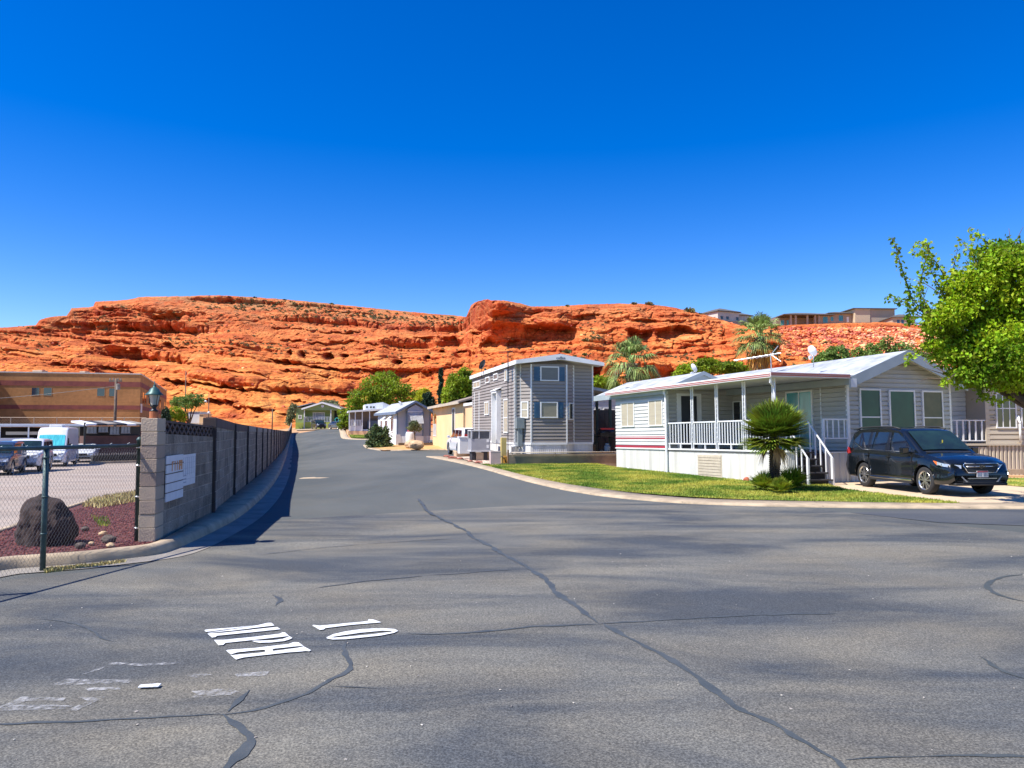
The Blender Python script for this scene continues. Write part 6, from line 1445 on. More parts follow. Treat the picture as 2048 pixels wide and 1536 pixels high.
for k in range(6):
    x = .0+k*L_*.95/6; mb = MB(); mb.prism([(x, -.3, zt0-.25), (x+L_*.17, -.3, zt0-.20+rr2.uniform(-.05, .08)), (x+L_*.16, 2.5, zt0+.05), (x, 2.5, zt0+.02)], (0, 0, .14)); mb.build('tarp', (m_whb, m_darkwood, m_concL, m_darkwood, m_whb, m_concL)[k], rk)
MB().tube([(.0, -.1, 0), (.0, -.1, zt0)], .08, 8).build('post', m_black, rk); MB().tube([(L_*.86, -.3, 0), (L_*.86, -.3, zt0-.2)], .04, 8).build('post', m_black, rk)
# row of cart handles and kerb beyond the lot
p = PD(186, 903, 58.5); q_ = PD(285, 897, 61.5); d_ = Vector((q_.x-p.x, q_.y-p.y)); L_ = d_.length; hz_ = float(H(p.x, p.y))
ct = empty('cart_rack', (p.x, p.y, hz_), rot2(d_), 'row of dark carts with pale handles along the far side of the parking lot', 'cart row')
for k in range(22):
    x = L_*k/22; mb = MB(); mb.box(x, x+.10, 0, .3, .15, .62); mb.build('cart', m_black, ct); mb = MB(); mb.box(x+.01, x+.06, -.02, .03, .62, .78); mb.build('handle', m_concL, ct)
MB().box(-.3, L_, -.4, -.1, 0, .16).build('kerb', m_conc, ct)
# pale buildings beyond the wall
for (u0, u1, v0, y, mt, lab) in ((377, 400, 824, 112, m_whb, 'small white shed behind the lacy tree'), (399, 407, 829, 111, m_stuc, 'narrow pale pink shed right of the white one'), (412, 420, 838, 100, m_vinylc, 'tiny cream utility hut peeking over the wall')):
    a_, b_ = PD(u0, v0, y), PD(u1, v0, y); e = empty('shed', (a_.x, y, -.5), 0, lab, 'shed'); w = b_.x-a_.x
    MB().box(0, w, 0, 3, 0, a_.z+.5).build('body', mt, e); MB().box(-.1, w+.1, -.1, 3.1, a_.z+.5, a_.z+.58).build('roof', m_vinylc, e)
q0, q1 = PD(383, 838, 96), PD(408, 832, 92)
cfence('chain_link_fence', (q0.x, q0.y), (q1.x, q1.y), -.7, 3.0, 8, 'short grey fence in front of the white shed', .05, False)

# ================================================================ homes on the hilltop
m_hs = M('hill_stucco', (.42, .34, .25), (.37, .30, .22), .5, .9); m_hsw = M('hill_stucco_pale', (.56, .53, .47), None, .5, .9); m_hroof = M('hill_roof', (.12, .11, .10), (.085, .08, .075), 1.5, .9)
def hiproof(root, x0, x1, y0, y1, z0, h, oh, mat, name='roof'):
    x0 -= oh; x1 += oh; y0 -= oh; y1 += oh; m_ = min(x1-x0, y1-y0)/2*.9
    mb = MB(); mb.add([(x0, y0, z0), (x1, y0, z0), (x1, y1, z0), (x0, y1, z0), (x0+m_, y0+m_, z0+h), (x1-m_, y0+m_, z0+h), (x1-m_, y1-m_, z0+h), (x0+m_, y1-m_, z0+h), (x0, y0, z0-.25), (x1, y0, z0-.25), (x1, y1, z0-.25), (x0, y1, z0-.25)],
        [(0, 1, 5, 4), (1, 2, 6, 5), (2, 3, 7, 6), (3, 0, 4, 7), (4, 5, 6, 7), (8, 9, 1, 0), (9, 10, 2, 1), (10, 11, 3, 2), (11, 8, 0, 3), (11, 10, 9, 8)]); return mb.build(name, mat, root)
Y1 = 272
a_ = PD(1436, 643, Y1); h1 = empty('hilltop_house', a_, math.radians(24), 'pale grey hilltop house with a low hipped roof, left one of the three', 'house', 'homes on the hilltop')
s_ = Y1/FPX
MB().box(0, 9.5, 0, 12, -4, 3.8).build('wall', m_hsw, h1); MB().box(9.5, 17, 2, 12, -4, 3.2).build('wing', m_hsw, h1)
hiproof(h1, 0, 9.5, 0, 12, 3.95, 1.6, .6, m_hroof); hiproof(h1, 9.5, 17, 2, 12, 3.4, 1.4, .5, m_hroof, 'wing_roof')
for x in (1.4, 3.3): window(h1, (0, 12), (0, 0), 12-x-1.2, 12-x, .9, 1.9, m_hs, m_dark, .08)
for x in (1.0, 3.6, 8.0): window(h1, (0, 0), (9.5, 0), x, x+1.3, .9, 2.1, m_hs, m_dark, .08)
MB().box(-2, 22, -1.5, -1.2, -4, .3).build('garden_wall', m_hs, h1)
Y2 = 236; a_ = PD(1562, 650, Y2); h2_ = empty('hilltop_house', a_, math.radians(3), 'beige hilltop house with columned terrace and teal windows, middle one of the three', 'house', 'homes on the hilltop')
k_ = Y2/FPX
X_ = lambda u: (u-1562)*k_
Zv = lambda v: (650-v)*k_
MB().box(X_(1640), X_(1712), 1, 12, -3, Zv(625)).build('wall', m_hs, h2_)
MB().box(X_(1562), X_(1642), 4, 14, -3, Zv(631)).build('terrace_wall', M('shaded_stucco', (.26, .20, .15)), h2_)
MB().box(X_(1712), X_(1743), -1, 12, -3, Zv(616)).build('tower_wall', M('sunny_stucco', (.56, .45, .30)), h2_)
MB().box(X_(1743), X_(1795), -.8, 14, -3, Zv(617)).build('garage_wall', m_hs, h2_)
hiproof(h2_, X_(1568), X_(1670), -.5, 13, Zv(628), 1.3, .3, m_hroof, 'terrace_roof'); hiproof(h2_, X_(1662), X_(1712), .3, 12, Zv(624), .8, .4, m_hroof, 'middle_roof'); hiproof(h2_, X_(1710), X_(1795), -1, 14, Zv(615.5), .6, .5, m_hroof, 'tall_roof')
for u in (1583, 1593, 1617, 1633, 1641): MB().box(X_(u)-.25, X_(u)+.25, 0, .5, -1, Zv(628)).build('column', m_hs, h2_)
for (u0, u1, v0, v1, gm, yy_) in ((1571, 1580, 636, 648, m_teal, 3.95), (1584, 1590, 636, 648, m_teal, 3.95), (1651, 1662, 631, 645, m_teal, .95), (1667, 1674, 631, 641, m_teal, .95), (1684, 1694, 628, 641, m_teal, .95), (1700, 1706, 631, 643, m_white, .95)):
    window(h2_, (X_(1560), yy_+.05), (X_(1745), yy_+.05), X_(u0)-X_(1560), X_(u1)-X_(1560), Zv(v1), Zv(v0), m_hs, gm, .1)
rail(h2_, (X_(1600), -1.6), (X_(1790), -1.6), -.6, .75, m_darkwood, 60, low=.05, bal=.06)
a_ = PD(1785, 651, 226); h3 = empty('hilltop_house', a_, math.radians(-5), 'small beige hilltop house half hidden by the leafy tree, right one of the three', 'house', 'homes on the hilltop')
k3 = 226/FPX
MB().box(0, 6.5, 0, 9, -3, 2.4).build('wall', m_hs, h3); hiproof(h3, 0, 6.5, 0, 9, 2.6, 1.1, .5, m_hroof)
for x in (1.2, 2.4, 4.4): window(h3, (0, 0), (6.5, 0), x, x+.95, -.1, 1.7, m_hs, m_bluegl, .08)
# ================================================================ vehicles
m_tyre = M('tyre_rubber', (.022, .022, .024), (.015, .015, .016), 8, .85); m_rim = M('alloy_rim', (.62, .62, .60), None, 6, .25, .9); m_rimd = M('rim_shadow', (.03, .03, .032), None, 5, .6)
m_chr = M('chrome', (.72, .74, .76), None, 3, .12, 1.0); m_plast = M('black_trim', (.02, .021, .023), None, 9, .6); m_lens = M('headlight_lens', (.62, .66, .70), (.35, .4, .45), 12, .08, .3, spec=.9)
m_redl = M('tail_lens', (.45, .02, .02), None, 4, .15); m_amb = M('amber_lens', (.75, .16, .03), None, 4, .2); m_plate = M('number_plate', (.62, .58, .56), (.42, .44, .5), 30, .5)
m_wsg = M('windscreen_glass', (.02, .045, .035), (.012, .02, .018), 1.4, .06, spec=.9); m_tint = M('tinted_glass', (.008, .012, .03), (.005, .006, .014), 1, .05, spec=.9)
def carpaint(name, c, c2=None, r=.28):
    return M(name, c, c2 or tuple(x*.92 for x in c), 1, r, 0.0, spec=.5, coat=.6)
def cinterp(x, pts): return float(np.interp(x, [p[0] for p in pts], [p[1] for p in pts]))
def make_car(name, label, cat, L, W, wb, paint, top, roof, gh, sidewin, belt, wr=.34, zb=.24, wst=None, group=None, det=2, tail=0.9, rim_mat=None, xoff=0.0, glass=None, ws=True, mirror=True, rails=False, cladding=False, roofw=.80, wsglass=None, arch=1.13):
    """x forward, origin on the ground under the middle. top: hood/belt height over x; roof: greenhouse height over x; gh: (x0,x1) extent"""
    root = empty(name, (0, 0, 0), 0, label, cat, group)
    xf = wb/2+xoff; xr = -wb/2+xoff; R = wr*arch
    xs = sorted(set([round(v, 3) for v in list(np.linspace(-L/2, L/2, 58))+[c+R*math.cos(a) for c in (xf, xr) for a in np.linspace(0, math.pi, 19)]+[L/2-.02, L/2-.06, L/2-.12, -L/2+.02, -L/2+.06, -L/2+.12]]))
    xs = [x for x in xs if -L/2 <= x <= L/2]
    rows = []
    for x in xs:
        e = min(L/2-x, x+L/2); f = max(0, 1-e/.55); wy = W/2*(1-.17*f**2.4) if x > 0 else W/2*(1-.10*f**2.4)
        fe = max(0, 1-e/.10); zt = cinterp(x, top)-.05*fe**2; zlow = zb+.10*max(0, 1-e/.35)**2+.03*fe
        za = None
        for c in (xf, xr):
            if abs(x-c) < R: za = wr+math.sqrt(max(0, R*R-(x-c)**2))
        zl = max(zlow, za) if za else zlow
        zs = zt-.10 if zt > .8 else zt-.07; zm = (zl+zs)/2
        def zc(z): return max(z, zl+.001)
        row = [(0, zl if za else zlow), (wy-.22, zl if za else zlow), (wy-.03, zl), (wy-.005, zc(zlow+.05)), (wy+.012, zc(zlow+.17)), (wy-.012, zc(zlow+.24)), (wy+.006, zc((zlow+zs)/2+.08)), (wy-.010, zc(zs-.05)), (wy-.035, zs+.03), (wy-.085, zt-.012), (wy*.55, zt+.018), (0, zt+.028)]
        rows.append([(x, y, z) for y, z in row])
    n = len(rows[0]); V = []; 
    for r in rows: V += r+[(x, -y, z) for x, y, z in r[::-1]]
    m2 = 2*n; Fc = []
    for i in range(len(rows)-1):
        for j in range(m2-1): Fc.append((i*m2+j, i*m2+j+1, (i+1)*m2+j+1, (i+1)*m2+j))
        Fc.append((i*m2+m2-1, i*m2, (i+1)*m2, (i+1)*m2+m2-1))
    Fc.append(tuple(range(m2))[::-1]); Fc.append(tuple((len(rows)-1)*m2+j for j in range(m2)))
    mb = MB(); mb.add(V, Fc); body = mb.build('body', paint, root, True)
    md = body.modifiers.new('split', 'EDGE_SPLIT'); md.split_angle = math.radians(38)
    # greenhouse
    g0, g1 = gh; gx = sorted(set([round(v, 3) for v in list(np.linspace(g0, g1, 30))+[p[0] for p in roof if g0 <= p[0] <= g1]])); rows = []
    zmx = max(p[1] for p in roof); wbt = W/2-.075; wrf = W/2*roofw
    def gy(z): return wbt+(wrf-wbt)*min(1, max(0, (z-belt)/(zmx-belt)))
    for x in gx:
        zr = cinterp(x, roof); hb = cinterp(x, top)-.03; zr = max(zr, hb+.01); ye = gy(zr-.07); zz = max(zr-.07, hb)
        rows.append([(x, gy(belt)-.005 if hb >= belt-.2 else wbt, hb), (x, gy((hb+zz)/2), (hb+zz)/2), (x, ye, zz), (x, ye-.03, zr-.03 if zr-.03 > zz else zz+.002), (x, ye-.10, zr-.004), (x, ye*.5, zr+.012), (x, 0, zr+.018)])
    n = len(rows[0]); V = []; m2 = 2*n-1; Fc = []
    for r in rows: V += r+[(x, -y, z) for x, y, z in r[:-1][::-1]]
    for i in range(len(rows)-1):
        for j in range(m2-1): Fc.append((i*m2+j, i*m2+j+1, (i+1)*m2+j+1, (i+1)*m2+j))
    Fc.append(tuple(range(m2))[::-1]); Fc.append(tuple((len(rows)-1)*m2+j for j in range(m2)))
    mb = MB(); mb.add(V, Fc); cab = mb.build('cabin', paint, root, True); md = cab.modifiers.new('split', 'EDGE_SPLIT'); md.split_angle = math.radians(35)
    glass = glass or m_tint
    for s in (-1, 1):
        for poly in sidewin:
            mb = MB(); a = [(x, s*(gy(z)+.004), z) for x, z in poly]; mb.prism(a, (0, s*.006, 0)); mb.build('side_window', glass, root)
    def slope_panel(nm, x0, x1, mat, off, wk=.93, zlo=.08, zhi=.06):
        """glass lying on the sloping front or rear of the cabin between x0 (low) and x1 (high)"""
        pts = []; K = 10
        for i in range(K+1):
            x = x0+(x1-x0)*i/K; z = cinterp(x, roof); w = (gy(z-.05)-.06)*wk
            for j in range(9):
                q = (j/4-1); pts.append((x+off[0], w*q, z+off[1]+.012*(1-q*q)))
        Fq = [(i*9+j, i*9+j+1, (i+1)*9+j+1, (i+1)*9+j) for i in range(K) for j in range(8)]
        mb = MB(); mb.add(pts, Fq); return mb.build(nm, mat, root, True)
    if ws: slope_panel('windscreen', wst[0], wst[1], wsglass or m_wsg, (.014, .022))
    if wst and len(wst) > 2: slope_panel('rear_window', wst[2], wst[3], glass, (-.014, .022), .88)
    # wheels
    for c in (xf, xr):
        for s in (-1, 1):
            w_ = empty('wheel', (c, s*(W/2-.125), wr)); w_.parent = root
            MB().lathe([(wr*.66, .105), (wr*.9, .11), (wr*.985, .085), (wr, .04), (wr, -.04), (wr*.985, -.085), (wr*.9, -.11), (wr*.66, -.105)], seg=32, axis='y').build('tyre', m_tyre, w_, True)
            MB().lathe([(0, s*.02), (wr*.64, s*.03), (wr*.67, s*.1), (wr*.67, -s*.1)], seg=32, axis='y').build('barrel', m_rimd, w_)
            mb = MB(); mb.lathe([(wr*.60, s*.085), (wr*.68, s*.108), (wr*.70, s*.10), (wr*.70, s*.02)], seg=32, axis='y')
            mb.lathe([(0, s*.10), (wr*.15, s*.098), (wr*.17, s*.06)], seg=16, axis='y')
            for k in range(5):
                for dd in (-.20, .20):
                    a0 = 2*math.pi*k/5+dd*.9+.3; a1 = 2*math.pi*k/5+dd*1.25+.3; r0, r1 = wr*.13, wr*.63; t = wr*.048
                    p0 = Vector((r0*math.cos(a0), 0, r0*math.sin(a0))); p1 = Vector((r1*math.cos(a1), 0, r1*math.sin(a1))); d = (p1-p0).normalized(); nn = Vector((-d.z, 0, d.x))*t
                    mb.prism([p0-nn+Vector((0, s*.095, 0)), p1-nn*1.2+Vector((0, s*.10, 0)), p1+nn*1.2+Vector((0, s*.10, 0)), p0+nn+Vector((0, s*.095, 0))], (0, -s*.03, 0))
            mb.build('rim', rim_mat or m_rim, w_)
    if mirror:
        mx = wst[0]-.32 if wst else .6
        for s in (-1, 1):
            mb = MB(); mb.box(mx-.05, mx+.07, s*(W/2-.06), s*(W/2+.06), belt+.02, belt+.06); mb.box(mx-.06, mx+.10, s*(W/2+.04), s*(W/2+.22), belt+.01, belt+.17); mb.build('mirror', paint, root, bevel=.025)
    return root, gy
def poly_on_nose(root, name, pts, mat, th=.01):
    mb = MB(); mb.prism(pts, (th, 0, 0)); return mb.build(name, mat, root)

# ---- dark blue compact SUV in the driveway
navy = carpaint('navy_paint', (.006, .0085, .011), (.005, .007, .009), .22)
L_, W_c, wbc = 4.58, 1.79, 2.64
top = [(-2.29, .70), (-2.24, .98), (-2.1, 1.06), (-1.0, 1.04), (.4, .99), (.95, 1.03), (1.35, 1.00), (1.8, .93), (2.05, .86), (2.17, .80), (2.25, .70), (2.29, .58)]
roof = [(-2.2, 1.05), (-2.08, 1.30), (-1.93, 1.55), (-1.7, 1.61), (-1.0, 1.645), (-.3, 1.655), (.15, 1.63), (.36, 1.57), (.75, 1.31), (1.12, 1.05), (1.2, 1.0)]
suv, gy_ = make_car('parked_car', 'dark navy compact SUV parked in the driveway before the white home', 'car', L_, W_c, wbc, navy, top, roof, (-2.2, 1.2),
    [[(.86, 1.05), (.46, 1.36), (.16, 1.51), (-.02, 1.525), (-.06, 1.03)], [(-.14, 1.03), (-.12, 1.53), (-.72, 1.53), (-.86, 1.06)], [(-.97, 1.08), (-.84, 1.53), (-1.55, 1.51), (-1.86, 1.30), (-1.80, 1.24), (-1.35, 1.10)]],
    .98, wr=.345, zb=.28, wst=(1.08, .40, -2.15, -1.96), xoff=.03)
hw = W_c/2
# window line chrome, door seams, handles, cladding, sill
for s in (-1, 1):
    mb = MB(); mb.prism([(.9, s*(gy_(1.03)+.012), 1.02), (-1.4, s*(gy_(1.06)+.012), 1.04), (-1.85, s*(gy_(1.2)+.012), 1.22), (-1.85, s*(gy_(1.2)+.012), 1.235), (-1.4, s*(gy_(1.06)+.012), 1.055), (.9, s*(gy_(1.03)+.012), 1.035)], (0, s*.006, 0)); mb.build('window_trim', m_chr, suv)
    mb = MB(); mb.box(-.95, .88, s*(hw-.01), s*(hw+.028), .30, .345); mb.build('sill_trim', m_chr, suv, bevel=.008)
    mb = MB(); mb.box(-.98, .90, s*(hw-.03), s*(hw+.018), .24, .30); mb.build('sill', m_plast, suv)
    mb = MB()
    for xx in (.88, -.10, -1.02): mb.box(xx-.004, xx+.004, s*(hw-.02), s*(hw+.0085), .36, .98)
    mb.build('door_seam', m_plast, suv)
    for xx in (-.02, -.98):
        mb = MB(); mb.box(xx-.18, xx-.02, s*(hw-.01), s*(hw+.028), .865, .90); mb.build('door_handle', navy, suv, bevel=.012)
    mb = MB(); mb.tube([(-1.85, s*(gy_(1.62)-.035), 1.585), (-1.65, s*(gy_(1.65)-.03), 1.645), (-.9, s*(gy_(1.65)-.03), 1.675), (-.1, s*(gy_(1.65)-.03), 1.67), (.15, s*(gy_(1.65)-.04), 1.62)], .022, 8); mb.build('roof_rail', m_plast, suv, True)
    # headlight wrapping the corner
    y0 = lambda x: W_c/2*(1-.17*max(0, 1-(L_/2-x)/.55)**2.4)
    hp = []; K = 8
    for k in range(K+1):
        x = 1.76+(2.225-1.76)*k/K; y = s*(y0(x)-.006+.02-.28*max(0, (x-2.06)/.165)**1.6); zt_ = .855-.10*k/K+.0; zb_ = .80-.115*k/K if k > 2 else .84-.045*k; hp.append((x+.02*(k/K), y, zt_)); hp.append((x+.03*(k/K), y+s*.004, zb_-.005))
    mb = MB(); mb.add(hp, [(2*k, 2*k+1, 2*k+3, 2*k+2) for k in range(2, K)]); hl = mb.build('headlight', m_lens, suv, True)
    mb = MB(); mb.add([(p_[0], p_[1]+s*.002, p_[2]) for p_ in hp], [(2*k, 2*k+1, 2*k+3, 2*k+2) for k in range(0, 2)]); mb.build('indicator', m_amb, hl)
    for q in ((2.0, .70), (2.14, .66)):
        mb = MB(); mb.lathe([(0, .0), (.045, .002), (.048, -.01)], (q[0]+.03, s*(y0(q[0])-.02-.1*(q[0]-2)*4), .755-.02*(q[0]-2)*7), 12, 'x'); mb.build('lamp_bowl', m_chr, hl)
    mb = MB(); mb.prism([(-2.10, s*(hw-.055), .90), (-1.93, s*(hw-.02), .93), (-2.0, s*(hw-.03), 1.08), (-2.17, s*(hw-.09), 1.10)], (0, s*.02, 0)); mb.prism([(-2.285, s*.55, .92), (-2.285, s*.78, .92), (-2.27, s*.78, 1.03), (-2.27, s*.55, 1.03)], (.02, 0, 0)); mb.build('tail_light', m_redl, suv)
    MB().lathe([(0, .0), (.055, .0), (.065, -.015), (.085, -.03)], (2.235, s*.67, .47), 16, 'x').build('fog_lamp', m_lens, suv)
    mb = MB(); mb.prism([(2.21, s*.80, .55), (2.255, s*.60, .55), (2.27, s*.50, .36), (2.22, s*.74, .36)], (-.05, 0, 0)); mb.build('fog_surround', m_plast, suv)
    mb = MB(); mb.prism([(2.27, s*.58, .54), (2.265, s*.63, .56), (2.30, s*.44, .36), (2.30, s*.39, .36)], (.012, 0, 0)); mb.build('bumper_blade', M('satin_trim', (.3, .3, .3), None, 3, .5, .5), suv)
poly_on_nose(suv, 'grille', [(2.262, -.44, .79), (2.262, .44, .79), (2.285, .47, .755), (2.298, .38, .60), (2.298, -.38, .60), (2.285, -.47, .755)], m_plast, .012)
mb = MB(); gp = [(2.275, -.46, .80), (2.275, .46, .80), (2.30, .50, .755), (2.315, .39, .585), (2.315, -.39, .585), (2.30, -.50, .755)]
for a_, b_ in zip(gp, gp[1:]+gp[:1]): mb.tube([a_, b_], .013, 6)
mb.build('grille_frame', m_chr, suv, True)
mb = MB(); mb.tube([(2.295, -.42, .725), (2.318, -.12, .73), (2.318, .12, .73), (2.295, .42, .725)], .015, 6); mb.build('grille_bar', m_chr, suv, True)
mb = MB(); mb.lathe([(0, .0), (.052, .0), (.06, -.012)], (2.335, 0, .73), 20, 'x'); em = mb.build('emblem', navy, suv); em.scale = (1, 1.5, .9); em.location = (0, 0, .073)
mb = MB()
for yy_, zz_ in ((-.045, .735), (-.015, .745), (.02, .738), (.04, .728), (.015, .722)): mb.lathe([(0, 0), (.007, 0), (.007, -.005)], (2.342, yy_, zz_), 8, 'x')
mb.build('emblem_stars', m_chr, em) if False else mb.build('emblem_stars', m_chr, suv)
poly_on_nose(suv, 'lower_intake', [(2.25, -.50, .52), (2.25, .50, .52), (2.29, .52, .34), (2.29, -.52, .34)], m_plast, .014)
mb = MB(); mb.box(2.30, 2.316, -.40, .40, .435, .455); mb.build('intake_bar', m_chr, suv)
mb = MB(); mb.box(2.0, 2.30, -.72, .72, .27, .34); mb.build('skid_plate', m_plast, suv, bevel=.03)
mb = MB(); mb.box(2.31, 2.325, -.155, .155, .475, .625); pl = mb.build('number_plate', m_plate, suv)
mb = MB(); mb.box(2.3245, 2.328, -.145, .145, .59, .62); mb.build('plate_band', m_redst, pl)
mb = MB()
for k in range(7):
    y = .12-.04*k; mb.box(2.3245, 2.3275, y-.012, y+.012, .495, .575) if k != 3 else None
mb.build('plate_figures', m_bltrim, pl)
mb = MB(); mb.prism([(1.09, -.64, 1.055), (1.09, .64, 1.055), (1.2, .62, 1.025), (1.2, -.62, 1.025)], (0, 0, .012)); mb.build('wiper_cowl', m_plast, suv)
mb = MB(); mb.box(.82, .825, .02, .05, 1.10, 1.24); mb.build('hanging_tag', M('yellow_tag', (.8, .65, .05), None, 3, .5), suv); bpy.data.objects['hanging_tag'].location = (.05, 0, .10)
mb = MB(); mb.box(-2.36, -2.0, -.5, .5, 1.575, 1.60); mb.build('roof_spoiler', navy, suv, bevel=.01)
c0 = P(1855, 988.5, .035); r0 = P(1731, 974, .035); hd = Vector((.150, -.9887, 0))
near_mid = (c0+r0)/2; lat = Vector((-hd.y, hd.x, 0))   # left of the car
suv.location = Vector((near_mid.x, near_mid.y, .035))+lat*(W_c/2-.06)-hd*.06; suv.rotation_euler = (0, 0, math.atan2(hd.y, hd.x)); suv.scale = (.98, 1, 1.035)

# ---- helper for the simple cars
def suv_shape(): return ([(-2.35, .72), (-2.3, 1.0), (-1.0, 1.08), (.8, 1.08), (1.5, 1.06), (2.1, .98), (2.28, .85), (2.35, .6)], [(-2.3, 1.08), (-2.15, 1.5), (-1.9, 1.70), (-.5, 1.74), (.2, 1.70), (.5, 1.55), (1.05, 1.1), (1.15, 1.05)])
def add_face(root, x, w, z, mat_g=None, plate=True, lamp=m_lens, hwid=.30):
    for s in (-1, 1):
        mb = MB(); mb.prism([(x-.10, s*(w-.04), z-.08), (x-.0, s*(w-.12), z-.09), (x, s*(w-.12-hwid), z-.07), (x-.0, s*(w-.12-hwid), z+.06), (x-.10, s*(w-.04), z+.09)], (.03, 0, 0)); mb.build('headlight', lamp, root)
    mb = MB(); mb.box(x-.05, x+.02, -(w-.5), w-.5, z-.12, z+.06); mb.build('grille', mat_g or m_plast, root)
    mb = MB(); mb.box(x-.05, x+.035, -(w-.25), w-.25, .32, .48); mb.build('bumper', m_plast, root)
def place(root, u, v, y, rz, z=None):
    p = PD(u, v, y); root.location = (p.x, y, float(H(p.x, y)) if z is None else z); root.rotation_euler = (0, 0, rz)
rzc = math.atan2(-.92, .39)     # nose towards the camera, parallel to the road
white = carpaint('white_paint_car', (.74, .75, .76)); silver = carpaint('pearl_paint', (.66, .68, .70)); blackp = carpaint('black_paint_car', (.01, .012, .016)); dusk = carpaint('grey_blue_paint', (.035, .05, .085)); olive = carpaint('dark_grey_paint', (.06, .06, .055))
t_, r_ = suv_shape()
sw = [[(.95, 1.12), (.45, 1.58), (.0, 1.60), (-.05, 1.12)], [(-.15, 1.12), (-.12, 1.6), (-1.0, 1.6), (-1.1, 1.12)], [(-1.2, 1.13), (-1.1, 1.6), (-1.9, 1.58), (-2.1, 1.25)]]
c, _ = make_car('parked_car', 'white SUV parked nose away between the gravel tip and the beige home', 'car', 4.75, 1.9, 2.85, white, t_, r_, (-2.3, 1.15), sw, 1.08, wr=.39, zb=.3, wst=(1.02, .5, -2.22, -1.98))
mb = MB(); [mb.box(-2.33, -2.28, s*.62-.1, s*.62+.1, .95, 1.35) for s in (-1, 1)]; mb.build('tail_light', m_redl, c); place(c, 935, 905, 49.2, math.atan2(.96, -.28), .0)
t2, r2 = [(-2.35, .72), (-2.3, .98), (-1.0, 1.02), (.8, 1.0), (1.5, .94), (2.1, .82), (2.28, .7), (2.35, .5)], [(-2.0, 1.0), (-1.5, 1.28), (-.9, 1.43), (0, 1.45), (.35, 1.38), (1.0, 1.02), (1.1, .98)]
sw2 = [[(.75, 1.05), (.3, 1.32), (-.1, 1.34), (-.12, 1.04)], [(-.2, 1.04), (-.18, 1.34), (-.8, 1.34), (-1.3, 1.06)]]
c, _ = make_car('parked_car', 'black car parked in front of the green house at the road end', 'car', 4.6, 1.85, 2.7, blackp, t_, r_, (-2.3, 1.15), sw, 1.08, wr=.36, wst=(1.02, .5, -2.22, -1.98)); add_face(c, 2.33, .92, .78); place(c, 637, 857, 143.5, rzc+.1)
c, _ = make_car('parked_car', 'dark car half hidden right of the green house', 'car', 4.6, 1.85, 2.7, olive, t2, r2, (-2.0, 1.1), sw2, 1.0, wr=.34, wst=(.98, .38, -1.95, -1.0)); add_face(c, 2.33, .92, .68); place(c, 677, 857, 139, rzc+.35)
# white high roof van
tv, rv = [(-2.9, .7), (-2.88, 1.2), (1.6, 1.2), (2.0, 1.15), (2.55, 1.0), (2.8, .85), (2.9, .55)], [(-2.88, 2.5), (-2.8, 2.68), (-1, 2.72), (1.0, 2.70), (1.35, 2.55), (1.55, 2.25), (2.15, 1.22), (2.25, 1.15)]
swv = [[(1.75, 1.3), (1.35, 1.95), (1.0, 1.95), (.95, 1.3)]]
m_shade = M('teal_sunshade', (.10, .62, .66), (.04, .36, .42), 2.5, .3, stretch=(1, 6, .6))
c, _ = make_car('parked_van', 'tall white cargo van with a turquoise windscreen shade in the parking lot', 'van', 5.8, 2.0, 3.6, white, tv, rv, (-2.88, 2.25), swv, 1.2, wr=.36, zb=.3, wst=(2.12, 1.6), roofw=.88, wsglass=m_shade, mirror=False)
add_face(c, 2.87, 1.0, .88); [MB().box(1.75, 1.9, s*1.02, s*1.22, 1.25, 1.6).build('mirror', m_plast, c, bevel=.02) for s in (-1, 1)]
MB().box(-.6, .6, -.4, .4, 2.72, 2.9).build('roof_unit', m_white, c, bevel=.05)
place(c, 113, 915, 55, rzc-.04)
# white SUV with black face, dark SUV, small sedan
c, _ = make_car('parked_car', 'white off road SUV with a dark grille parked left of the white van', 'car', 4.8, 1.92, 2.8, white, [(-2.4, .8), (-2.36, 1.15), (.9, 1.15), (1.6, 1.12), (2.2, 1.08), (2.36, .95), (2.4, .6)], [(-2.36, 1.4), (-2.3, 1.82), (-1, 1.88), (.2, 1.86), (.5, 1.78), (.95, 1.2), (1.05, 1.12)],
    (-2.36, 1.05), [[(.85, 1.2), (.5, 1.7), (0, 1.72), (0, 1.2)], [(-.1, 1.2), (-.1, 1.72), (-1.0, 1.72), (-1.0, 1.2)], [(-1.1, 1.2), (-1.1, 1.72), (-2.1, 1.70), (-2.2, 1.2)]], 1.15, wr=.43, zb=.38, wst=(.94, .52, -2.35, -2.28), roofw=.86)
add_face(c, 2.38, .96, .93); place(c, 57, 925, 45.5, rzc-.02)
c, _ = make_car('parked_car', 'dark grey blue SUV cut by the left edge of the picture', 'car', 4.8, 1.92, 2.8, dusk, t_, r_, (-2.3, 1.15), sw, 1.08, wr=.39, zb=.3, wst=(1.02, .5, -2.22, -1.98)); add_face(c, 2.36, .95, .82); place(c, -4, 935, 41.0, rzc-.02)
c, _ = make_car('parked_car', 'small white sedan parked right of the white van', 'car', 4.5, 1.75, 2.65, silver, t2, r2, (-2.0, 1.1), sw2, 1.0, wr=.33, wst=(.98, .38, -1.95, -1.0)); add_face(c, 2.33, .87, .68); place(c, 172, 905, 62.5, rzc-.02)
c, _ = make_car('parked_car', 'white pickup nose glimpsed between the van and the shelter', 'car', 4.6, 1.85, 2.7, white, t_, r_, (-2.3, 1.15), sw, 1.08, wr=.36, wst=(1.02, .5, -2.22, -1.98)); place(c, 158, 885, 71, rzc+.6)
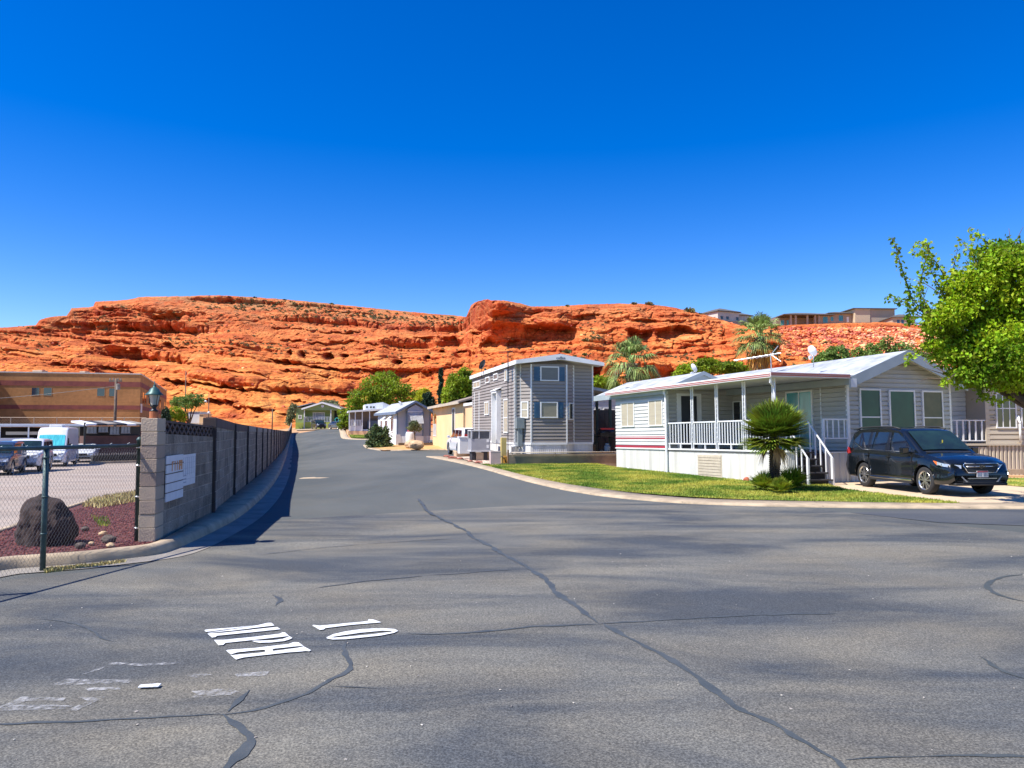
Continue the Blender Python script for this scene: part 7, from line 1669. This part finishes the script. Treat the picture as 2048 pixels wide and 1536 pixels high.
# ================================================================ trees and plants
m_bark = M('bark', (.14, .10, .07), (.07, .05, .04), 6, .95, bump=1, bscale=20, stretch=(1, 1, .3))
def leafmat(n, a, b, tr=.35, isl=.45): return M(n, a, b, .7, .55, island=isl, transl=tr, spec=.3, lo=.4, hi=.6)
m_lf_mul = leafmat('mulberry_leaf', (.35, .49, .016), (.13, .25, .01), .42, .5); m_lf_mesq = leafmat('mesquite_leaf', (.31, .41, .02), (.12, .20, .015), .4, .4)
m_lf_dk = leafmat('dark_needles', (.028, .062, .03), (.015, .035, .018), .1, .4); m_lf_yel = leafmat('yellow_leaf', (.52, .52, .02), (.3, .36, .02), .35, .3)
m_lf_ol = leafmat('olive_leaf', (.26, .28, .13), (.13, .16, .07), .2, .4); m_lf_lace = leafmat('lacy_leaf', (.20, .31, .06), (.12, .2, .04), .3, .35); m_lf_shr = leafmat('shrub_leaf', (.16, .22, .08), (.07, .11, .04), .2, .45)
def leaves(name, C, size, mat, parent=None, up=.35, aspect=.55, rg=None):
    """C (n,3) leaf places; each leaf a small folded quad pair"""
    rg = rg or RNG; n = len(C); d = rg.normal(size=(n, 3)); d[:, 2] -= up; d /= np.linalg.norm(d, axis=1)[:, None]
    nn = rg.normal(size=(n, 3)); nn[:, 2] += .8; s = np.cross(d, nn); s /= np.linalg.norm(s, axis=1)[:, None]+1e-9; k = np.cross(s, d)
    sz = size*(.6+.8*rg.random(n)); L = d*sz[:, None]; S = s*(sz*aspect*.5)[:, None]; Kk = k*(sz*.10)[:, None]
    V = np.stack([C, C+L*.5-S+Kk, C+L, C+L*.5+S+Kk], 1).reshape(-1, 3)
    return npmesh(name, V, np.arange(n*4).reshape(-1, 4), mat, parent)
def crown_points(blobs, n, shell=.55, seed=1, lacy=.0):
    """blobs: (x,y,z,rx,ry,rz); points in clumps near blob surfaces, thinned by noise"""
    rg = np.random.default_rng(seed); w = np.array([b[3]*b[4]*b[5] for b in blobs])**(2/3); w /= w.sum(); out = []
    for b, k in zip(blobs, (w*n*1.6).astype(int)):
        d = rg.normal(size=(k, 3)); d /= np.linalg.norm(d, axis=1)[:, None]; r = shell+(1-shell)*rg.random(k)**.7
        r *= 1+.28*fbm(d[:, 0]*2.2+b[0], d[:, 1]*2.2+b[1], d[:, 2]*2.2+b[2], o=3)
        p = np.array(b[:3])+d*r[:, None]*np.array(b[3:6]); out.append(p)
    P_ = np.vstack(out); s = max(.5, float(np.mean([b[3] for b in blobs])))
    f = fbm(P_[:, 0]/s*2.6, P_[:, 1]/s*2.6, P_[:, 2]/s*2.6, o=3); P_ = P_[f > -.22+lacy]
    return P_[rg.permutation(len(P_))[:n]]
def branches(root, h0, blobs, r0, mat=m_bark, seed=1, sub=3, name='trunk'):
    rg = random.Random(seed); mb = MB(); mb.tube([(0, 0, -.2), (.04, .02, h0*.5), (0, 0, h0)], [r0*1.25, r0, r0*.85], 10)
    for b in blobs:
        c = Vector(b[:3]); m_ = Vector((0, 0, h0)).lerp(c, .5)+Vector((rg.uniform(-.1, .1), rg.uniform(-.1, .1), rg.uniform(0, .25)))*b[3]
        mb.tube([(0, 0, h0*.9), m_, c], [r0*.6, r0*.35, r0*.14], 7)
        for _ in range(sub):
            e = c+Vector((rg.uniform(-1, 1)*b[3], rg.uniform(-1, 1)*b[4], rg.uniform(-.4, 1)*b[5]))*.85; mb.tube([m_.lerp(c, rg.uniform(.3, 1)), c.lerp(e, .6), e], [r0*.2, r0*.12, r0*.04], 5)
    return mb.build(name, mat, root, True)
def tree(name, u, v_base, y, blobs_uv, leafn, leafs, mat, label, cat='tree', r0=.18, z0=None, seed=1, shell=.5, lacy=0.0, up=.3, h0=None, aspect=.55, dk=.85, group=None):
    """blobs_uv: (u, v, ru, rv) in photograph pixels at depth y, turned into real ellipsoids"""
    p = PD(u, v_base, y); z0 = float(H(p.x, y)) if z0 is None else z0; root = empty(name, (p.x, y, z0), 0, label, cat, group); k = y/FPX; rg = random.Random(seed); bl = []
    for (bu, bv, ru, rv) in blobs_uv:
        c = PD(bu, bv, y); bl.append((c.x-p.x, rg.uniform(-.4, .4)*ru*k, c.z-z0, ru*k, ru*k*dk, rv*k))
    ex = []
    for b in bl:
        for _ in range(5):
            d = Vector((rg.gauss(0, 1), rg.gauss(0, 1), rg.gauss(.25, .8))).normalized(); f_ = rg.uniform(.16, .34)
            ex.append((b[0]+d.x*b[3]*1.0, b[1]+d.y*b[4]*1.0, b[2]+d.z*b[5]*1.02, b[3]*f_, b[4]*f_, b[5]*f_*.8))
    C = crown_points(bl+ex, leafn, shell, seed, lacy); zl = min(b[2]-b[5] for b in bl)
    leaves('crown', C, leafs, mat, root, up, aspect, np.random.default_rng(seed+50)); branches(root, h0 if h0 else max(.4, zl*.8), bl, r0, seed=seed); return root
# the leafy tree on the right
tx = PD(2105, 900, 17.2); mt = empty('leafy_tree', (tx.x, 17.2, 0), 0, 'big bright green broadleaf tree reaching in from the right edge', 'tree')
kk = 17.2/FPX; rgt = random.Random(8)
def tp(u, v, dy=0): q = PD(u, v, 17.2); return Vector((q.x-tx.x, dy, q.z))
stems = []
def stem(pts, n, spread): stems.append((pts, n, spread))
top_ = Vector((0, 0, 2.0))
limbs = [(1990, 700, -1.2), (1940, 640, .3), (1900, 600, -.8), (1960, 560, .9), (2020, 520, -.4), (2080, 480, .5), (2150, 500, -.9), (2240, 560, .3), (2300, 660, -.6), (1950, 740, .8), (2050, 640, -1.8), (2120, 600, 1.6), (1890, 700, .0), (2200, 720, .6), (2020, 760, -.9), (1980, 620, 1.8)]
mbt = MB(); mbt.tube([(0, 0, -.3), (.05, 0, 1.0), (0, 0, 2.1)], [.24, .19, .17], 12); tips = []
for (u, v, dy) in limbs:
    c = tp(u, v, abs(dy)+.5); m_ = top_.lerp(c, .5)+Vector((0, 0, .15)); mbt.tube([top_*.95, m_, c], [.1, .055, .02], 7); tips.append((m_, c))
mbt.build('trunk', m_bark, mt, True)
C = []
bl = []
for (u, v, ru, rv) in [(1985, 700, 80, 62), (1935, 655, 62, 52), (1900, 625, 44, 34), (1990, 590, 82, 62), (2060, 560, 86, 66), (1925, 575, 50, 42), (2030, 505, 66, 34), (1865, 645, 30, 22), (2100, 640, 120, 100), (2200, 640, 120, 120), (1955, 750, 60, 30), (1900, 712, 40, 24), (2030, 758, 70, 30), (2130, 750, 90, 45), (1860, 690, 22, 12), (2290, 640, 80, 100), (1985, 540, 46, 40), (1915, 745, 24, 16)]:
    c = tp(u, v, 0); bl.append((c.x, rgt.uniform(-.6, .6)*ru*kk, c.z, ru*kk, ru*kk*1.0, rv*kk))
C.append(crown_points(bl, 60000, .3, 21, -.17))
# outer twigs strung with leaves
twigs = [([(1875, 660), (1845, 600), (1800, 545), (1768, 482)], 7), ([(1875, 650), (1858, 580), (1832, 520), (1828, 500)], 8), ([(1885, 600), (1870, 540), (1846, 490), (1842, 482)], 8), ([(1900, 570), (1878, 520), (1868, 482)], 8), ([(1960, 580), (1935, 530), (1900, 490)], 10), ([(1990, 560), (1950, 520), (1925, 486)], 10),
         ([(2030, 540), (2010, 500), (1985, 478), (1960, 452)], 9), ([(2048, 540), (2040, 500), (2030, 470)], 10), ([(1865, 660), (1830, 640), (1800, 612), (1780, 590)], 7), ([(1870, 690), (1840, 705), (1830, 720)], 6), ([(1990, 600), (1985, 540), (1965, 500)], 10), ([(2100, 560), (2090, 490), (2070, 465)], 10), ([(2150, 560), (2160, 480), (2180, 440)], 10), ([(1910, 735), (1880, 765), (1862, 772)], 6), ([(1960, 760), (1950, 790), (1948, 800)], 6), ([(2040, 770), (2035, 795), (2030, 806)], 7),
         ([(1850, 640), (1838, 610), (1822, 570)], 6), ([(2000, 770), (1992, 792), (1985, 803)], 6), ([(1900, 600), (1893, 552), (1890, 510)], 8)]
mb = MB()
for pts, sp in twigs:
    P3 = [tp(u, v, rgt.uniform(-.5, .5)) for u, v in pts]; P3 = [P3[0]]+[p*.999 for p in P3[1:]]; mb.tube(P3, [.02]+[.010]*(len(P3)-2)+[.004], 5)
    for a_, b_ in zip(P3[:-1], P3[1:]):
        k = int((b_-a_).length/.0105); t = np.random.default_rng(len(mb.v)).random((k, 1)); q = np.array(a_)[None]*(1-t)+np.array(b_)[None]*t; q = q+np.random.default_rng(len(mb.v)+1).normal(size=q.shape)*sp*.0062; C.append(q)
for (m_, c) in tips:
    for _ in range(5):
        e = c+Vector((rgt.uniform(-1, 1), rgt.uniform(-1, 1), rgt.uniform(-.4, 1)))*.7; mb.tube([m_.lerp(c, rgt.uniform(.4, 1)), c.lerp(e, .5), e], [.016, .01, .004], 5)
mb.build('twigs', m_bark, mt, True)
leaves('crown', np.vstack(C), .088, m_lf_mul, mt, .5, .72, np.random.default_rng(77))

tree('mesquite_tree', 765, 866, 122, [(765, 775, 45, 26), (735, 800, 42, 24), (790, 795, 42, 26), (715, 815, 26, 20), (760, 822, 50, 20), (810, 815, 26, 20), (700, 834, 18, 14), (770, 755, 26, 12), (690, 826, 14, 12)], 15000, .38, m_lf_mesq, 'large bright green tree behind the white deck home', seed=3, r0=.25, lacy=-.05)
tree('mesquite_tree', 925, 850, 62, [(925, 765, 26, 20), (910, 785, 26, 24), (940, 780, 22, 22), (930, 745, 16, 8), (900, 800, 16, 22), (935, 800, 20, 20)], 7500, .22, m_lf_mesq, 'green tree behind the taupe park model, left of its roof', seed=4, lacy=-.05)
tree('mesquite_tree', 1205, 850, 58, [(1200, 765, 26, 14), (1185, 770, 18, 14), (1225, 775, 20, 12)], 4200, .2, m_lf_mesq, 'low green tree behind the patio gap', seed=5)
tree('mesquite_tree', 1425, 850, 52, [(1390, 740, 30, 16), (1425, 733, 34, 15), (1465, 736, 28, 15), (1360, 748, 16, 10), (1495, 745, 16, 12), (1415, 722, 18, 7)], 9000, .17, m_lf_mesq, 'spreading green tree behind the annex roof between the palms', seed=6, lacy=-.08)
tree('mesquite_tree', 1660, 850, 46, [(1650, 722, 24, 20), (1675, 712, 22, 18), (1640, 735, 16, 14), (1695, 725, 16, 14), (1665, 700, 12, 7)], 5200, .16, m_lf_lace, 'green tree behind the gable roof beside the roof dish', seed=7)
tree('mesquite_tree', 1760, 850, 48, [(1735, 715, 24, 14), (1770, 705, 24, 20), (1800, 700, 24, 16), (1715, 705, 12, 10), (1775, 682, 10, 10), (1830, 715, 24, 18), (1745, 695, 12, 8)], 4200, .16, m_lf_lace, 'thin airy tree rising behind the gable ridge', seed=8, lacy=.12)
tree('yellow_tree', 846, 880, 92, [(846, 792, 14, 16), (838, 800, 10, 10), (856, 804, 10, 12)], 2600, .25, m_lf_yel, 'yellow green tree left of the dark round conifer', seed=9)
tree('conifer', 857, 880, 82, [(857, 805, 14, 16), (852, 815, 14, 12), (864, 815, 12, 12), (857, 795, 7, 10)], 3600, .22, m_lf_dk, 'dark round topped conifer behind the small gabled home', 'tree', seed=10, shell=.2, up=-.6)
tree('cypress', 882, 880, 76, [(882, 800, 6, 32), (882, 770, 4.5, 26), (882, 748, 3, 12), (882, 820, 6.5, 20)], 3800, .2, m_lf_dk, 'tall thin dark cypress behind the beige home', 'tree', seed=11, shell=.2, up=-.8)
tree('desert_tree', 378, 860, 96, [(365, 802, 20, 10), (385, 797, 22, 10), (350, 806, 12, 8), (400, 806, 10, 7), (378, 810, 18, 8)], 3000, .22, m_lf_lace, 'lacy green tree with a bare trunk beyond the block wall', seed=12, lacy=.08, h0=3.0)
tree('desert_tree', 352, 860, 94, [(352, 826, 16, 13), (342, 835, 12, 12), (364, 836, 10, 10)], 2600, .2, m_lf_mesq, 'yellow green bushy tree left of the lacy tree', seed=13)
tree('desert_tree', 332, 850, 90, [(333, 828, 8, 14), (331, 840, 9, 12)], 1500, .2, m_lf_dk, 'dark bush against the end of the tan building', 'bush', seed=14)
tree('desert_tree', 664, 860, 158, [(662, 812, 14, 12), (672, 822, 12, 14), (650, 806, 10, 6)], 2200, .4, m_lf_ol, 'pale olive tree behind the roof of the green house', seed=15)
tree('desert_tree', 582, 858, 146, [(582, 830, 8, 16), (586, 818, 7, 10), (578, 842, 6, 10)], 1700, .35, m_lf_ol, 'pale olive tree left of the green house', seed=16)
tree('desert_tree', 690, 860, 125, [(684, 850, 9, 9), (697, 838, 14, 18)], 1800, .3, m_lf_mesq, 'dark green bush right of the green house', 'bush', seed=17)
tree('small_tree', 829, 893, 65.6, [(829, 851, 11, 7), (823, 857, 8, 5), (836, 858, 8, 5), (830, 845, 7, 4)], 1500, .13, m_lf_ol, 'small rounded tree in front of the striped window awning', seed=18, r0=.05, z0=.2, h0=1.0)
tree('oleander_shrub', 758, 896, 64.5, [(757, 880, 20, 15), (748, 870, 14, 14), (768, 877, 12, 16), (752, 859, 10, 9), (765, 890, 18, 9), (745, 889, 14, 9), (772, 862, 5, 8)], 8000, .17, m_lf_shr, 'dark green bushy shrub on the corner before the small gabled home', 'shrub', seed=19, r0=.03, h0=.1, shell=.2, up=-.5)
tree('grey_shrub', 738, 893, 67, [(738, 885, 7, 7)], 600, .12, m_lf_ol, 'small grey shrub left of the dark green one', 'shrub', seed=20, r0=.03, h0=.15, shell=.2, up=-.5)
for (u, v, s_, lab) in ((1135, 700, 10, 'leggy green shrub above the park model roof, left one'), (1150, 708, 6, 'leggy green shrub above the park model roof, middle one'), (1172, 705, 7, 'leggy green shrub above the park model roof, right one'), (1005, 722, 4, 'small dark green spike left of the antenna mast'), (1172, 676, 9, 'grey green bush on the sandy gully of the hill')):
    p = hill_pt(u, v+6); o = tufts('hill_shrub', [(0, 0, 0)], [s_*p.y/FPX*1.1], 120, m_lf_shr if u != 1172 or v > 690 else m_sage, None); o.location = p; tag(o, lab, 'shrub', 'green shrubs on the lower hill')

# ---------------------------------------------------------------- palms
def frond(V, F, o, dr, L, droop, nb, bw, rg, bl=.75, fold=.3, tipd=.5, span=2.3):
    """fan leaf: petiole from o along dr, then blades fanning out"""
    dr = dr/np.linalg.norm(dr); s = np.cross(dr, [0, 0, 1.0]); s = s/(np.linalg.norm(s)+1e-9); u_ = np.cross(s, dr)
    hub = o+dr*L+np.array([0, 0, -droop*L*.35]); d2 = dr+np.array([0, 0, -droop]); d2 /= np.linalg.norm(d2); s2 = np.cross(d2, [0, 0, 1.0]); s2 /= np.linalg.norm(s2)+1e-9; n2 = np.cross(s2, d2)
    k = len(V); w = .014*max(1, bw/.03); V += [o-s*w, o+s*w, hub+s2*w, hub-s2*w]; F.append((k, k+1, k+2, k+3))
    for i in range(nb):
        a = (i/(nb-1)-.5)*span; dd = d2*math.cos(a)+s2*math.sin(a)+n2*fold*abs(math.sin(a))*.8; dd /= np.linalg.norm(dd); l = bl*(.82+.3*math.cos(a))*(.9+.2*rg.random())
        ws = np.cross(dd, n2); ws /= np.linalg.norm(ws)+1e-9; m_ = hub+dd*l*.6; tip = hub+dd*l+np.array([0, 0, -tipd*l*(.5+.6*rg.random())])
        k = len(V); V += [hub-ws*bw*.35, hub+ws*bw*.35, m_+ws*bw*.5, m_-ws*bw*.5, tip]; F.append((k, k+1, k+2, k+3)); F.append((k+3, k+2, k+4, k+4))
def fan_palm(name, loc, th, tr, nfr, L, bl, bw, label, mats, seed=1, lo=-.5, hi=1.5, tipd=.5, nb=22, dead=0, thatch=None, taper=.8, droop=.35, group=None, parent=None, extra=0.0):
    rg = np.random.default_rng(seed); root = empty(name, loc, 0, label, 'palm', group)
    # trunk with old leaf bases
    if th > 0:
        mb = MB(); mb.tube([(0, 0, -.2), (tr*.15, 0, th*.5), (0, 0, th)], [tr*1.1, tr, tr*taper], 14)
        nrow = int(th/(tr*.38)); 
        for i in range(nrow):
            for j in range(9):
                a = 2*math.pi*(j+.5*(i % 2))/9; z = th*i/nrow; r = tr*(1.0-.2*(i/nrow)*(1-taper)/.2); c, s = math.cos(a), math.sin(a)
                b0 = Vector((c*r*.9, s*r*.9, z)); tip_ = Vector((c*r*1.28, s*r*1.28, z+tr*.42)); sd = Vector((-s, c, 0))*tr*.26
                mb.add([b0-sd, b0+sd, tip_+sd*.35, tip_-sd*.35, b0-sd+Vector((0, 0, tr*.5)), b0+sd+Vector((0, 0, tr*.5))], [(0, 1, 2, 3), (3, 2, 5, 4), (0, 3, 4), (1, 5, 2)])
        mb.build('trunk', mats[1], root)
    V, F = [], []
    for i in range(nfr):
        t = (i+.5)/nfr; el = hi-(hi-lo)*t**.9+rg.normal()*.12; az = i*2.39996+rg.normal()*.2
        d = np.array([math.cos(az)*math.cos(el), math.sin(az)*math.cos(el), math.sin(el)]); frond(V, F, np.array([0, 0, th]), d, L*(.75+.35*rg.random()), droop*(1-math.sin(max(el, 0)))+.05, nb, bw, rg, bl, .3, tipd)
    me_f = [f if len(set(f)) == 4 else f[:3] for f in F]
    mb = MB(); mb.add(V, me_f); mb.build('fronds', mats[0], root)
    if dead:
        V, F = [], []
        for i in range(dead):
            az = i*2.39996; el = lo-.35-.55*rg.random(); d = np.array([math.cos(az)*math.cos(el), math.sin(az)*math.cos(el), math.sin(el)])
            frond(V, F, np.array([0, 0, th-.05]), d, L*.6, .5, 14, bw, rg, bl*(1.0 if thatch else .5), .5, .9, 1.6)
        mb = MB(); mb.add(V, [f if len(set(f)) == 4 else f[:3] for f in F]); mb.build('dry_fronds', mats[2], root)
    if thatch:
        V, F = [], []; z0, z1, r0 = thatch
        for i in range(420):
            az = rg.random()*6.283; z = z1+(z0-z1)*rg.random()**.8; r = r0*(.6+.5*rg.random()); l = .5+.7*rg.random(); c, s = math.cos(az), math.sin(az); w = .03+.03*rg.random()
            k = len(V); V += [(c*r*.7-s*w, s*r*.7+c*w, z), (c*r*.7+s*w, s*r*.7-c*w, z), (c*r*1.1+s*w*.4, s*r*1.1-c*w*.4, z-l), (c*r*1.1-s*w*.4, s*r*1.1+c*w*.4, z-l)]; F.append((k, k+1, k+2, k+3))
        mb = MB(); mb.add(V, F); mb.build('thatch', mats[3] if len(mats) > 3 else mats[2], root)
    return root
m_fr1 = leafmat('palm_frond', (.34, .38, .035), (.13, .20, .02), .15, .6); m_fr2 = leafmat('grey_palm_frond', (.31, .39, .11), (.08, .14, .04), .15, .7)
m_ptr = M('palm_trunk', (.11, .075, .05), (.05, .035, .025), 5, .95); m_ptr2 = M('pale_palm_base', (.45, .34, .22), (.06, .045, .035), 7, .95)
m_dryf = M('dry_frond', (.50, .34, .16), (.32, .2, .09), 2, .9, island=.3); m_gold = M('golden_frond', (.75, .36, .03), (.5, .22, .03), 2, .8, island=.3)
p = PD(1265, 850, 45); zt_ = vz(728, 45)
fan_palm('fan_palm', (p.x, 45, 0), zt_, .36, 44, 1.0, .90, .065, 'tall fan palm with drooping grey green fronds behind the annex roof', [m_fr2, m_ptr2, m_dryf], 3, lo=-.62, hi=1.5, tipd=.6, nb=15, droop=.42)
p = PD(1522, 850, 47); zt_ = vz(676, 47)
fan_palm('fan_palm', (p.x, 47, 0), zt_, .34, 56, 1.0, .80, .06, 'tallest fan palm with golden dead fronds and a shaggy thatch', [m_fr2, m_ptr, m_gold, m_dryf], 5, lo=-.6, hi=1.52, tipd=.45, nb=15, dead=22, thatch=(zt_-1.9, zt_-.2, .55), droop=.35)
p = P(1550, 981, .05); zt_ = 1.42
fan_palm('fan_palm', (p.x, p.y, .05), zt_, .135, 125, .42, .64, .050, 'squat fan palm with a dense spiky crown on the lawn before the porch', [m_fr1, m_ptr, m_dryf], 7, lo=-.30, hi=1.5, tipd=.05, nb=20, dead=3, droop=.0)
for i, (u, v, hs, lab) in enumerate(((1530, 981, .9, 'low spiky palm offshoot left of the squat palm trunk'), (1586, 978, 1.05, 'low spiky palm offshoot right of the squat palm trunk'), (1562, 987, .7, 'low spiky palm offshoot in front of the squat palm trunk'))):
    q = P(u, v, .05); fan_palm('palm_offshoot', (q.x, q.y, .05), 0.0, .05, 30, .24*hs, .42*hs, .026, lab, [m_fr1 if i != 1 else m_lf_mesq, m_ptr, m_dryf], 11+i, lo=.0, hi=1.45, tipd=.1, nb=18, group='palm offshoots at the foot of the squat palm')

# loose pieces of a few trims become parts of their own
for o in [o for o in SC.objects if o.type == 'MESH' and o.name.split('.')[0] in ('corner_trim', 'door_seam', 'band', 'lettering', 'tail_light', 'rail_post', 'tie_wires')]:
    bm = bmesh.new(); bm.from_mesh(o.data); bm.verts.ensure_lookup_table(); seen = set(); isl = []
    for v in bm.verts:
        if v.index in seen: continue
        st = [v]; seen.add(v.index); cur = []
        while st:
            w = st.pop(); cur.append(w.index)
            for e in w.link_edges:
                x = e.other_vert(w)
                if x.index not in seen: seen.add(x.index); st.append(x)
        isl.append(set(cur))
    bm.free()
    if len(isl) < 2 or len(isl) > 10: continue
    base = o.name.split('.')[0]
    for k, s_ in enumerate(isl[1:]):
        c = o.copy(); c.data = o.data.copy(); c.name = base; COL.objects.link(c)
        bm = bmesh.new(); bm.from_mesh(c.data); bm.verts.ensure_lookup_table(); bmesh.ops.delete(bm, geom=[v for v in bm.verts if v.index not in s_]); bm.to_mesh(c.data); bm.free()
    bm = bmesh.new(); bm.from_mesh(o.data); bm.verts.ensure_lookup_table(); bmesh.ops.delete(bm, geom=[v for v in bm.verts if v.index not in isl[0]]); bm.to_mesh(o.data); bm.free()
